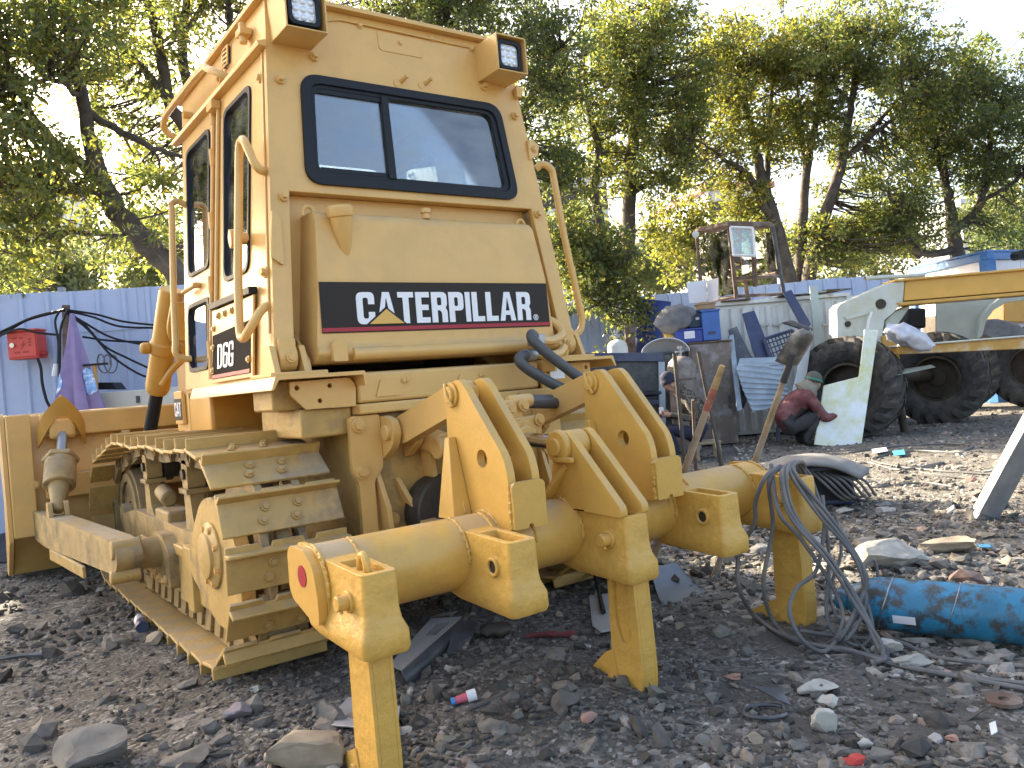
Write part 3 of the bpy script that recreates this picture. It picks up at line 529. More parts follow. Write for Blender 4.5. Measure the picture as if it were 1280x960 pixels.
    # recoil and trunnion hardware between push arm and frame
    b = MB(); b.prism(rpoly([(.36, .24), (.80, .24), (.80, .42), (.70, .52), (.50, .52), (.36, .44)], .03), 'x', xo-s*.03, xo+s*.05); b.cyl((xo+s*.03, .60, .42), (xo+s*.20, .60, .42), .085, n=22); b.build('push_arm_trunnion', M_TRKM, TF, bevel=.01)
    b = MB(); b.box(min(xo-s*.02, xo+s*.03), max(xo-s*.02, xo+s*.03), -.02, .10, .18, .50); b.prism([(.10, .50), (.16, .50), (.30, .20), (.14, .20)], 'x', xo-s*.02, xo+s*.02); b.build('frame_rib', M_TRK, TF, bevel=.006)
    b = MB(); b.box(min(xo-s*.16, xo-s*.02), max(xo-s*.16, xo-s*.02), .62, .95, .52, .62); b.cyl((xo-s*.10, .9, .66), (xo-s*.10, 1.08, .70), .05, n=14); b.build('adjuster_cover', M_TRKM, TF, bevel=.015)
    for k in range(3): bolt((xo+s*.052, .45+k*.12, .28), (s, 0, 0), .02, .02, TF)
    # push arm
    xa = s*1.31
    def pw(mb): return warp(mb, lambda p: Vector((p.x+s*.17*(p.y-.5)/2.25, p.y, p.z)))
    b = MB(); b.prism(rpoly([(.50, .345), (.43, .42), (.47, .50), (.62, .525), (2.55, .525), (2.78, .525), (2.78, .32), (2.3, .30), (.9, .335)], [.05, .07, .06, .06, .03, .03, .03, .05, .05], 6), 'x', xa-.065, xa+.065); pw(b); PA = b.build('push_arm', M_TRKM, DZ, bevel=.02, seg=3)
    b = MB(); b.cyl((xa-.075, .52, .475), (xa+.075, .52, .475), .052, n=18); b.build('arm_cap', M_TRK, PA, bevel=.008)
    b = MB(); b.cyl((xa-.09, .50, .335), (xa+.06, .50, .335), .036, n=16); b.build('trunnion_bolt', M_TRK, PA, bevel=.008)
    b = MB(); b.box(min(xa+s*.066, xa+s*.085), max(xa+s*.066, xa+s*.085), 1.15, 2.1, .245, .315); pw(b); b.build('wear_strip', M_TRK, PA, bevel=.004)
    # brace: clevis on arm, screw cylinder, ball joint under a shield at the blade
    xa = s*1.435; lo_, hi_ = Vector((xa, 2.20, .55)), Vector((xa-s*.12, 2.66, 1.09)); xh = xa-s*.12; d = (hi_-lo_).normalized()
    for dx in (-.05, .05):
        b = MB(); b.prism(rpoly([(2.1, .515), (2.28, .515), (2.25, .62), (2.15, .62)], .02), 'x', xa+dx-.014, xa+dx+.014); b.build('brace_clevis', M_TRK, PA, bevel=.005)
    b = MB(); b.cyl(lo_, lo_+d*.24, .035, .075, n=18); b.cyl(lo_+d*.22, lo_+d*.44, .105, n=24); b.cyl(lo_+d*.435, lo_+d*.475, .125, n=6); BR = b.build('tilt_brace', M_TRKM, PA, bevel=.01)
    b = MB(); b.cyl(lo_+d*.47, hi_-d*.02, .037, n=16); b.build('brace_screw', M_STEEL, BR)
    b = MB(); b.box(xh-.09, xh+.09, 2.62, 2.80, 1.04, 1.19); b.build('brace_socket', M_YEL, BR, bevel=.03)
    v = []; N_ = 14
    for i in range(N_+1):
        a = R(-78+156*i/N_); zz = 1.365-.25*(abs(a)/R(78))**1.15
        v.append((xh+.165*math.sin(a), 2.74-.17*math.cos(a)*1.0, zz))
    sh = MB(); vs = []
    for (x, y, z), dz in zip(v, np.linspace(0, 0, N_+1)):
        low = .93 + .28*math.cos((x-xh)/.165*1.4)
        vs += [(x, y, z), (x, y+.02, min(low, z-.02))]
    vs2 = [(xh+(p[0]-xh)*.92, p[1]+.012, p[2]) for p in vs]
    n_ = len(vs); fs = [(2*i, 2*i+2, 2*i+3, 2*i+1) for i in range(N_)] + [(n_+2*i, n_+2*i+1, n_+2*i+3, n_+2*i+2) for i in range(N_)]
    fs += [(2*i, n_+2*i, n_+2*i+2, 2*i+2) for i in range(N_)] + [(2*i+1, 2*i+3, n_+2*i+3, n_+2*i+1) for i in range(N_)] + [(0, 1, n_+1, n_), (n_-2, 2*n_-2, 2*n_-1, n_-1)]
    sh.add(vs+vs2, fs); sh.build('brace_shield', M_ORG, BR)
    # lift cylinder on its yoke beside the radiator
    A = dp(214, 360, 5.55) if s < 0 else None
    if s < 0: lt, lb, lr = dp(215, 362, 5.5), dp(196, 492, 5.72), dp(187, 530, 5.80)
    else:
        lt, lb, lr = [Vector((-p.x, p.y, p.z)) for p in (dp(215, 362, 5.5), dp(196, 492, 5.72), dp(187, 530, 5.80))]
    d = (lb-lt).normalized(); b = MB(); b.cyl(lt, lb-d*.04, .082, n=24); b.cyl(lb-d*.05, lb, .082, .065, n=24); LC = b.build('lift_cylinder', M_ORG, DZ, bevel=.012)
    q = lt+d*.42; b = MB(); b.lathe(q-d*.05, q+d*.05, [(0, .092), (.10, .092)], 24); b.box(min(q.x, q.x-s*.30), max(q.x, q.x-s*.30), q.y+.0, q.y+.12, q.z-.05, q.z+.05); b.cyl(q+Vector((s*.08, 0, 0)), q+Vector((s*.15, 0, 0)), .04, n=14); b.build('cylinder_yoke', M_ORG, LC, bevel=.02)
    b = MB(); b.cyl(lb-d*.02, lr+d*.5, .045, n=16); b.build('cylinder_rod', M_BLK, LC)
    b = MB(); e = Vector((-s*.0, -.11, 0)); b.tube(smooth_path([lt+d*.06+e, lt+d*.10+e*1.2, lt+d*.3+e*1.15, lt+d*.40+e*1.3+Vector((.05, 0, 0)), lt+d*.46+e*1.2+Vector((.12, 0, -.02)), lt+d*.6+e*1.1+Vector((.05, 0, 0)), lb-d*.06+e]), .024, 8); b.build('cylinder_pipe', M_ORG, LC)
    b = MB(); b.box(lt.x-.03, lt.x+.07, lt.y-.13, lt.y-.08, lt.z-.36, lt.z-.10); b.build('pipe_clamp', M_ORG, LC, bevel=.01)
# ---- blade
b = MB(); prof = [(2.80, .34), (2.80, 1.10), (2.86, 1.23), (2.98, 1.245), (3.05, 1.20), (2.97, .95), (2.95, .65), (3.02, .36), (3.16, .10), (3.19, .02), (3.10, .02), (2.95, .24)]
b.prism(prof, 'x', -1.67, 1.67); BL = b.build('blade', M_YEL, DZ, bevel=.012)
for s in (-1, 1):
    b = MB(); b.prism(rpoly([(2.76, .31), (2.76, 1.235), (2.82, 1.255), (3.02, 1.255), (3.08, 1.21), (3.02, .6), (3.24, .02), (3.10, .02)], .02), 'x', s*1.672, s*1.70); b.build('end_plate', M_YEL, BL, bevel=.006)
    b = MB(); b.box(min(s*1.51, s*1.669), max(s*1.51, s*1.669), 2.71, 2.80, .34, 1.24); b.build('end_stiffener', M_YEL, BL, bevel=.01)
    for x0 in (.25, .85):
        b = MB(); b.box(min(s*x0, s*(x0+.06)), max(s*x0, s*(x0+.06)), 2.66, 2.80, .40, 1.06); b.build('blade_rib', M_YEL, BL, bevel=.01)
b = MB(); b.box(-1.45, 1.45, 2.70, 2.80, 1.06, 1.235); b.build('top_box_rail', M_YEL, BL, bevel=.012)
b = MB(); b.box(-1.45, 1.45, 2.68, 2.80, .60, .78); b.build('mid_box_rail', M_YEL, BL, bevel=.012)
b = MB(); b.prism([(3.10, .0), (3.20, .0), (3.16, .14), (3.11, .14)], 'x', -1.66, 1.66); b.build('cutting_edge', M_GREASE, BL)
bolt((-1.51, 2.72, .72), (0, -1, 0), .022, .02, BL)

# ---- ripper
YB, ZB = -1.655, .585
b = MB(); b.lathe((-1.13, YB, ZB), (1.13, YB, ZB), [(0, .130), (2.26, .130)], 40); BEAM = b.build('ripper_beam', M_RIP, DZ, bevel=.006)
for s in (-1, 1):
    P = rpoly([(YB+.125, ZB-.02), (YB+.12, ZB+.10), (YB+.09, ZB+.125), (YB-.03, ZB+.122), (YB-.10, ZB+.07), (YB-.122, ZB-.03), (YB-.118, ZB-.105), (YB-.085, ZB-.112), (YB+.10, ZB-.055)], .025)
    b = MB(); b.prism(P, 'x', s*1.13, s*1.16); b.build('beam_end_plate', M_RIP, BEAM, bevel=.008)
    P2 = [(YB+(p[0]-YB)*1.05, ZB+(p[1]-ZB)*1.05) for p in P]; b = MB(); b.prism(P2, 'x', s*1.112, s*1.129); b.build('weld_collar', M_CAST, BEAM, bevel=.006)
b = MB(); b.plate(circ(YB-.005, ZB+.035, .036, 24), [], lambda u, v, t: Vector((-1.1605-t, u, v)), .002); b.build('reflector', M_RED, BEAM, smooth=False)
def rring(hx, y0, y1, r, n=5): return rrect(-hx, hx, y0, y1, min(r, hx*.9), n)
def pocket(xc, pin):
    secs = [(.665, .058, -2.03, -1.66, .018), (.55, .060, -2.035, -1.66, .02), (.52, .064, -2.04, -1.65, .022), (.485, .079, -2.055, -1.60, .026), (.455, .081, -2.055, -1.63, .026), (.438, .075, -2.045, -1.70, .022)]
    inn = [(.665, .036, -2.005, -1.82, .006), (.50, .034, -2.0, -1.83, .006)]
    b = MB(); rings = [[Vector((xc+p[0], p[1], z+(.018*(p[1]+2.03)/.37 if i == 0 else 0)+(-.035*(p[1]+1.66)/.4*-1*.6 if i >= 4 else 0))) for p in rring(hx, y0, y1, r)] for i, (z, hx, y0, y1, r) in enumerate(secs)]
    ir = [[Vector((xc+p[0], p[1], z+(.018*(p[1]+2.03)/.37 if i == 0 else 0))) for p in rring(hx, y0, y1, r)] for i, (z, hx, y0, y1, r) in enumerate(inn)]
    n = len(rings[0]); vs = [p for rg in ir[::-1]+rings for p in rg]; k = len(ir)+len(rings)
    fs = [(i*n+j, i*n+(j+1) % n, (i+1)*n+(j+1) % n, (i+1)*n+j) for i in range(k-1) for j in range(n)] + [tuple(range(n))[::-1], tuple(range((k-1)*n, k*n))]
    b.add(vs, fs); o = b.build('shank_pocket', M_CAST, BEAM, bevel=.004, ang=50)
    b = MB(); b.ring((xc-.052, -1.93, .575), (xc-.070, -1.93, .575), .034, .022, 24); b.build('pin_boss', M_CAST, o, bevel=.003)
    b = MB()
    if pin:
        b.cyl((xc-.055, -1.93, .575), (xc-.105, -1.93, .575), .024, n=18); b.build('shank_pin', M_CAST, o, bevel=.004)
        b = MB(); b.cyl((xc-.092, -1.94, .545), (xc-.092, -1.92, .60), .006, n=8); b.build('pin_clip', M_CAST, o)
        b = MB(); b.box(xc-.034, xc+.034, -1.995, -1.835, .50, .655); b.build('shank_head', M_CAST, o, bevel=.004)
        b = MB(); b.tube([(xc+.0, -1.92+.026*math.cos(a), .655+.05*math.sin(a)) for a in np.linspace(0, math.pi, 10)], .013, 8); b.build('lifting_eye', M_CAST, o)
    else:
        b.cyl((xc-.0605, -1.93, .575), (xc-.0625, -1.93, .575), .0225, n=20); b.build('pin_hole_shade', M_GREASE, o)  # dark disc painted in for the shade of an empty pin hole
    return o
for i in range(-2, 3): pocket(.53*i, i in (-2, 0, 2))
def shank(xc, dy=0.0, groove=False):
    b = MB(); P = rpoly([(-1.985+dy, .45), (-1.845+dy, .45), (-1.838+dy, .12), (-1.845+dy, -.03), (-1.93+dy, -.045), (-1.985+dy, -.02), (-2.0+dy, .06), (-1.995+dy, .2)], [0, 0, .05, .02, .04, .05, .06, .1])
    b.prism(P, 'x', xc-.028, xc+.028); o = b.build('ripper_shank', M_CAST, DZ, bevel=.004)
    HL = rpoly([(-1.955+dy, .44), (-1.875+dy, .44), (-1.868+dy, .26), (-1.90+dy, .17), (-1.955+dy, .20)], [0, 0, .04, .04, .04])
    for s in (-1, 1):
        b = MB(); b.plate(P, [[(p[0], min(p[1], .425)) for p in HL]] if groove else [], lambda u, v, t: Vector((xc+s*(.0285+t), u, v)), .012); b.build('shank_cheek', M_CAST, o, bevel=.006)
    b = MB(); b.prism(rpoly([(-2.0, .44), (-1.86, .44), (-1.845, .24), (-1.88, .15), (-1.985, .18)], .03), 'x', xc-.0405, xc-.037); b.build('shank_wear_face', M_CAST, o, bevel=.002) if False else None
    b = MB(); zt_ = .045 if groove else 0; b.prism(rpoly([(-1.80+dy, .075+zt_), (-1.85+dy, .10+zt_), (-1.885+dy, -.05), (-1.80+dy, -.055), (-1.655+dy, -.03), (-1.65+dy, -.008)], .008), 'x', xc-.045, xc+.045)
    warp(b, lambda p: Vector((xc+(p.x-xc)*(1.0 if p.y-dy < -1.8 else .55+.45*(-1.655-p.y+dy)/.145), p.y, p.z))); T = b.build('ripper_tip', M_CAST, o, bevel=.005)
    b = MB(); b.cyl((xc-.056, -1.835+dy, .03), (xc+.056, -1.835+dy, .03), .018, n=14); b.build('tip_pin', M_CAST, T, bevel=.003)
for i in (-1, 0, 1): shank(1.06*i, -.035 if i == 0 else 0, i == 0)
# lift arms: pairs of plates welded on the beam, end boxes, gussets, links to the machine
PL_ = rpoly([(-1.42, .66), (-1.445, 1.14), (-1.47, 1.21), (-1.55, 1.225), (-1.585, 1.20), (-1.815, .93), (-1.835, .86), (-1.835, .66)], [.01, .03, .04, .03, .02, .04, .03, .01], 6)
for s in (-1, 1):
    for dx in (-.055, .055):
        b = MB(); x = s*.365+dx; b.plate(PL_, [circ(-1.675, .918, .035, 20)] , lambda u, v, t: Vector((x-.017+t, u, v)), .034); LA = b.build('lift_plate', M_RIP, BEAM, bevel=.004)
    b = MB(); b.plate(rpoly([(s*.365-.075, .665), (s*.365-.012, .665), (s*.365-.008, .68), (s*.365+.008, .68), (s*.365+.012, .665), (s*.365+.075, .665), (s*.365+.075, .822), (s*.365+.060, .835), (s*.365-.060, .835), (s*.365-.075, .822)], .004), [], lambda u, v, t: Vector((u, -1.838-t, v)), .022); b.build('end_box', M_RIP, BEAM, bevel=.004)
    b = MB(); b.prism([(-1.46, .69), (-1.47, 1.0), (-1.50, 1.0), (-1.58, .69)], 'x', s*.365-.105, s*.365-.073); warp(b, lambda p: Vector((p.x-.05*(1.0-p.z)/.3 if p.x < s*.365-.09 else p.x, p.y, p.z))); b.build('arm_gusset', M_RIP, BEAM, bevel=.003)
    b = MB(); b.cyl((s*.365-.095, -1.495, 1.165), (s*.365+.095, -1.495, 1.165), .034, n=22); LP = b.build('link_pin', M_RIP, BEAM, bevel=.004)
    b = MB(); b.ring((s*.365-.073, -1.495, 1.165), (s*.365-.082, -1.495, 1.165), .05, .033, 24); b.build('pin_collar', M_RIP, BEAM, bevel=.002)
    b = MB(); b.tube([(s*.365-.088, -1.52, 1.12), (s*.365-.10, -1.50, 1.165), (s*.365-.088, -1.475, 1.21)], .007, 6); b.build('retaining_clip', M_RIP, BEAM)
    b = MB(); b.prism(rpoly([(-1.49, 1.22), (-1.44, 1.215), (-.92, 1.075), (-.885, 1.015), (-.93, .955), (-1.0, .965), (-1.48, 1.10), (-1.54, 1.15)], .03), 'x', s*.365-.033, s*.365+.033); b.build('tilt_link', M_YEL, DZ, bevel=.006)
    b = MB(); b.cyl((s*.22, -1.05, .93), (s*.22, -.84, .97), .06, n=18); b.cyl((s*.22-.06, -1.06, .925), (s*.22+.06, -1.06, .925), .05, n=18); b.build('lower_link_boss', M_YEL, DZ, bevel=.008)
    b = MB(); b.prism(rpoly([(-.84, .30), (-.84, .62), (-1.0, .60), (-1.62, .66), (-1.62, .56), (-1.0, .40)], .03), 'x', s*.30-.04, s*.30+.04); b.build('lower_link', M_YEL, DZ, bevel=.008)
def bead(pts, n=26):
    P = smooth_path(pts, max(2, n//max(1, len(pts)-1))); b = MB(); b.tube([p+Vector(RNG.normal(0, .0012, 3)) for p in P], [float(RNG.uniform(.0045, .0085)) for _ in P], 6); b.build('weld_seam', M_CAST, BEAM)
for s in (-1, 1):
    xl = s*.365
    for dx in (-.076, .076): bead([(xl+dx, -1.842, .67), (xl+dx, -1.842, .75), (xl+dx, -1.842, .825)])
    for dx in (-.074, .074): bead([(xl+dx, YB+.13*math.cos(a), ZB+.133*math.sin(a)) for a in np.linspace(R(50), R(178), 8)], 40)
    bead([(xl-.105, -1.50, .95), (xl-.10, -1.54, .80), (xl-.10, -1.575, .71)])
    for dx in (-.074, .074): bead([(s*.055+(dx*.25 if dx*s < 0 else dx*.25), YB+.13*math.cos(a), ZB+.133*math.sin(a)) for a in np.linspace(R(60), R(120), 6)], 24)
for i in range(-2, 3):
    for dx in (-.064, .064): bead([(.53*i+dx, YB+.132*math.cos(a), ZB+.132*math.sin(a)) for a in np.linspace(R(95), R(190), 8)], 36)
# lift cylinder of the ripper and its bracket
for s in (-1, 1):
    b = MB(); x = s*.055; b.plate(rpoly([(-1.60, .68), (-1.655, .93), (-1.68, .985), (-1.73, .99), (-1.765, .96), (-2.02, .70), (-2.02, .665)], [.01, .03, .03, .03, .03, .03, .01], 6), [], lambda u, v, t: Vector((x-.017+t, u, v)), .034); CB = b.build('cylinder_bracket', M_RIP, BEAM, bevel=.004)
    b = MB(); b.prism([(-1.62, .705), (-1.60, .72), (-1.72, .86), (-1.735, .84)], 'x', x+s*.017, x+s*.075) ; warp(b, lambda p: Vector((x+s*.017+(p.x-x-s*.017)*(.88-p.z)/.17, p.y, p.z))); b.build('bracket_gusset', M_RIP, BEAM, bevel=.003)
b = MB(); b.cyl((-.115, -1.70, .925), (.115, -1.70, .925), .036, n=22); b.build('cylinder_pin', M_RIP, BEAM, bevel=.004)
b = MB(); b.lathe((-.072, -1.70, .925), (-.10, -1.70, .925), [(0, .068), (.02, .068), (.028, .06)], 28); b.build('pin_washer', M_RIP, BEAM, bevel=.003)
b = MB(); b.box(-.108, -.09, -1.80, -1.70, .865, .885); b.build('pin_keeper', M_RIP, BEAM, bevel=.003)
b = MB(); b.cyl((0, -1.66, .927), (0, -1.73, .922), .052, n=22); b.cyl((-.035, -1.70, .925), (.035, -1.70, .925), .062, n=22); b.build('rod_eye', M_RIP, DZ, bevel=.006)
b = MB(); b.cyl((0, -1.64, .928), (0, -1.25, .948), .032, n=22); ROD = b.build('ripper_cylinder_rod', M_CHROME, DZ)
b = MB(); b.cyl((0, -1.38, .94), (0, -1.34, .942), .065, n=8); b.cyl((0, -1.35, .942), (0, -1.30, .944), .085, n=24); b.cyl((0, -1.32, .942), (0, -.86, .965), .072, n=24); b.box(-.12, .12, -1.34, -1.26, .93, 1.04); RC = b.build('ripper_cylinder', M_YEL, DZ, bevel=.008)
b = MB(); b.box(-.07, .03, -1.33, -1.22, 1.03, 1.12); b.cyl((-.03, -1.30, 1.11), (.10, -1.30, 1.11), .03, n=14); b.build('port_block', M_YEL, RC, bevel=.012)
for x, z in ((-.10, 1.0), (.10, 1.02), (-.05, 1.08), (.02, 1.09)): bolt((x, -1.342, z), (0, -1, 0), .02, .02, RC)
b = MB(); b.tube(smooth_path([(-.02, -1.25, 1.10), (-.06, -1.15, 1.11), (-.16, -1.05, 1.10), (-.2, -.9, 1.07)]), .024, 10); b.build('hydraulic_pipe', M_YEL, RC)
b = MB(); b.cyl((-.20, -.84, .62), (-.18, -.95, .62), .17, n=28); b.box(-.16, .05, -.97, -.85, .45, .72); b.build('drive_cover', M_GREASE, DZ, bevel=.01)
# right-hand side bracket, pipes and hoses
b = MB(); b.plate(rpoly([(.50, 1.125), (.76, 1.125), (.79, 1.20), (.79, 1.275), (.57, 1.275), (.50, 1.21)], .02), [circ(.545, 1.235, .012, 10), circ(.70, 1.24, .012, 10), circ(.62, 1.16, .012, 10)], lambda u, v, t: Vector((u, -.872+t, v)), .014); RB = b.build('valve_bracket', M_ORG, DZ, bevel=.003)
b = MB(); b.plate([(.56, 1.195), (.655, 1.195), (.655, 1.255), (.56, 1.255)], [], lambda u, v, t: Vector((u, -.8725-t, v)), .002); b.build('paper_label', M_WHT, RB, smooth=False)
b = MB(); b.box(.48, .72, -.88, -.70, 1.07, 1.10); b.build('valve_plate', M_STEEL, RB, bevel=.004)
b = MB(); b.lathe((.56, -.70, 1.44), (.80, -.70, 1.40), [(0, .05), (.03, .06), (.14, .06), (.17, .03), (.24, .03)], 16); b.build('filter_can', M_YEL, DZ)
for pts in ([(.43, -.93, 1.405), (.50, -.90, 1.40), (.60, -.86, 1.40), (.70, -.82, 1.43), (.72, -.78, 1.48), (.66, -.74, 1.53), (.55, -.72, 1.55)], [(.43, -.93, 1.335), (.52, -.90, 1.32), (.64, -.86, 1.33), (.71, -.82, 1.36), (.72, -.8, 1.30)]):
    b = MB(); b.tube(smooth_path(pts), .024, 10); b.build('hydraulic_pipe', M_YEL, DZ)
b = MB(); b.box(.40, .47, -.97, -.90, 1.375, 1.43); b.build('hose_flange', M_STEEL, DZ, bevel=.006)
for pts in ([(.44, -.93, 1.402), (.385, -.97, 1.43), (.365, -1.0, 1.40), (.42, -1.03, 1.33), (.53, -1.07, 1.23), (.60, -1.10, 1.16), (.585, -1.13, 1.10), (.50, -1.16, 1.075), (.36, -1.18, 1.078), (.20, -1.2, 1.09), (.06, -1.24, 1.105)],
            [(.40, -.95, 1.325), (.31, -.98, 1.325), (.27, -1.0, 1.30), (.31, -1.02, 1.25), (.42, -1.04, 1.18), (.52, -1.07, 1.12), (.50, -1.11, 1.10), (.40, -1.14, 1.095), (.25, -1.16, 1.10), (.1, -1.2, 1.115)]):
    b = MB(); b.tube(smooth_path(pts, 8), .027, 12); b.build('hydraulic_hose', M_HOSE, DZ)
b = MB(); b.cyl((.40, -.95, 1.325), (.33, -.975, 1.326), .03, n=14); b.build('hose_ferrule', M_STEEL, DZ)
# ============================================================ GROUND
_perm = RNG.permutation(512)
def vnoise(x, y):
    xi = np.floor(x).astype(int); yi = np.floor(y).astype(int); xf = x-xi; yf = y-yi
    u = xf*xf*(3-2*xf); v = yf*yf*(3-2*yf)
    def h(a, b): return _perm[(_perm[(a & 255)]+b) & 511]/511.0
    return (h(xi, yi)*(1-u)+h(xi+1, yi)*u)*(1-v)+(h(xi, yi+1)*(1-u)+h(xi+1, yi+1)*u)*v
def fbm(x, y, o=4):
    s = 0; a = .5
    for k in range(o): s = s+a*(vnoise(x*2**k+17.3*k, y*2**k-9.1*k)-.5); a *= .5
    return s
MOUNDS = [(gp(640, 860), .55, .07), (gp(520, 800), .45, .03), (gp(310, 900), .5, .035), (gp(1160, 705), .6, .05), (gp(100, 760), 1.0, .03), (gp(850, 760), .5, .02)]
def gh(x, y):
    x = np.asarray(x, float); y = np.asarray(y, float)
    h = .075*fbm(x*.7, y*.7, 3)+.035*fbm(x*3.1, y*3.1, 3)-.004
    for p, r, a in MOUNDS: h = h+a*np.exp(-((x-p.x)**2+(y-p.y)**2)/(r*r))
    far = np.clip((np.hypot(x-CAM[0], y-CAM[1])-20)/30, 0, 1); return h*(1-far)
def ghs(x, y): return float(gh(np.array([x]), np.array([y]))[0])
NR, NA = 330, 640
rr_ = np.concatenate([[0.05], .4*(900/.4)**(np.arange(NR)/(NR-1))]); aa_ = np.linspace(0, 2*np.pi, NA, endpoint=False)
# finer rings close by
rr_ = np.unique(np.concatenate([rr_, np.arange(1.2, 9, .025), np.arange(9, 18, .07)]))
gx = CAM[0]+rr_[:, None]*np.sin(aa_)[None, :]; gy = CAM[1]+rr_[:, None]*np.cos(aa_)[None, :]
gz = gh(gx, gy)+.010*fbm(gx*14, gy*14, 2)*(rr_[:, None] < 12)
V = np.stack([gx, gy, gz], -1).reshape(-1, 3); nr_ = len(rr_)
i0 = np.arange(nr_-1)[:, None]*NA+np.arange(NA)[None, :]; i1 = np.arange(nr_-1)[:, None]*NA+((np.arange(NA)+1) % NA)[None, :]
F = np.stack([i0, i0+NA, i1+NA, i1], -1).reshape(-1, 4)
def ground_mat():
    m, n, b = nodes_of('gravelly_soil'); L = n.links.new; N = n.nodes.new
    tc = N('ShaderNodeTexCoord'); co = tc.outputs['Object']
    def noise(s, d=6, r=.6):
        q = N('ShaderNodeTexNoise'); q.inputs['Scale'].default_value = s; q.inputs['Detail'].default_value = d; q.inputs['Roughness'].default_value = r; L(co, q.inputs['Vector']); return q.outputs[0]
    def ramp(inp, stops):
        q = N('ShaderNodeValToRGB'); e = q.color_ramp.elements
        while len(e) < len(stops): e.new(.5)
        for k, (p, c) in enumerate(stops): e[k].position = p; e[k].color = (*c, 1)
        L(inp, q.inputs[0]); return q.outputs[0]
    def mix(a, b_, f):
        q = N('ShaderNodeMix'); q.data_type = 'RGBA'; L(f, q.inputs['Factor']); L(a, q.inputs['A']); L(b_, q.inputs['B']); return q.outputs['Result']
    soil = ramp(noise(1.1, 8), [(.3, (.050, .043, .037)), (.5, (.098, .088, .078)), (.7, (.16, .146, .128))])
    vo = N('ShaderNodeTexVoronoi'); vo.inputs['Scale'].default_value = 55; L(co, vo.inputs['Vector'])
    vo2 = N('ShaderNodeTexVoronoi'); vo2.inputs['Scale'].default_value = 24; L(co, vo2.inputs['Vector'])
    sx = N('ShaderNodeSeparateColor'); L(vo.outputs['Color'], sx.inputs[0]); sx2 = N('ShaderNodeSeparateColor'); L(vo2.outputs['Color'], sx2.inputs[0])
    peb = ramp(sx.outputs[0], [(0, (.043, .039, .034)), (.5, (.122, .111, .097)), (.85, (.22, .203, .18)), (1, (.36, .345, .32))])
    peb2 = ramp(sx2.outputs[0], [(0, (.058, .052, .045)), (.6, (.137, .125, .11)), (1, (.30, .275, .25))])
    f1 = N('ShaderNodeMapRange'); f1.inputs[1].default_value = .40; f1.inputs[2].default_value = .58; L(noise(2.3, 5), f1.inputs[0])
    f2 = N('ShaderNodeMapRange'); f2.inputs[1].default_value = .5; f2.inputs[2].default_value = .62; L(noise(3.7, 5), f2.inputs[0])
    c = mix(mix(soil, peb, f1.outputs[0]), peb2, f2.outputs[0]); L(c, b.inputs['Base Color']); b.inputs['Roughness'].default_value = .93
    hgt = N('ShaderNodeMath'); hgt.operation = 'MULTIPLY_ADD'; L(vo.outputs['Distance'], hgt.inputs[0]); hgt.inputs[1].default_value = -.6; L(noise(40, 5), hgt.inputs[2])
    bp = N('ShaderNodeBump'); bp.inputs['Strength'].default_value = .85; bp.inputs['Distance'].default_value = .02; L(hgt.outputs[0], bp.inputs['Height']); L(bp.outputs[0], b.inputs['Normal'])
    return m
M_GROUND = ground_mat()
tag(np_mesh('ground', V, F, M_GROUND, smooth=True), kind='structure')

# ---- loose gravel (uncountable) as one mesh
def ico(sub=1):
    bm = bmesh.new(); bmesh.ops.create_icosphere(bm, subdivisions=sub, radius=1.0); bm.verts.ensure_lookup_table()
    v = np.array([p.co[:] for p in bm.verts]); f = np.array([[q.index for q in p.verts] for p in bm.faces]); bm.free(); return v, f
IV, IF = ico(1)
def stone_protos(n, jit=.3):
    P = []
    for k in range(n):
        v = IV*(1+RNG.uniform(-jit, jit, (len(IV), 1)))
        for c in range(3):            # a few flat cuts make it angular
            d = RNG.normal(size=3); d /= np.linalg.norm(d); h = RNG.uniform(.35, .75); t = v@d; v = v-np.outer(np.maximum(t-h, 0), d)
        P.append(v)
    return np.array(P)
PROT = stone_protos(40)
def rot_z_tilt(n, tilt=.5):
    a = RNG.uniform(0, 2*np.pi, n); b_ = RNG.normal(0, tilt, n); c = RNG.normal(0, tilt, n)
    ca, sa, cb, sb, cc, sc = np.cos(a), np.sin(a), np.cos(b_), np.sin(b_), np.cos(c), np.sin(c); Z = np.zeros(n); O = np.ones(n)
    Rz = np.stack([np.stack([ca, -sa, Z], -1), np.stack([sa, ca, Z], -1), np.stack([Z, Z, O], -1)], 1)
    Rx = np.stack([np.stack([O, Z, Z], -1), np.stack([Z, cb, -sb], -1), np.stack([Z, sb, cb], -1)], 1)
    Ry = np.stack([np.stack([cc, Z, sc], -1), np.stack([Z, O, Z], -1), np.stack([-sc, Z, cc], -1)], 1)
    return Rz@Rx@Ry
BARE = (gp(1060, 850), gp(230, 790))
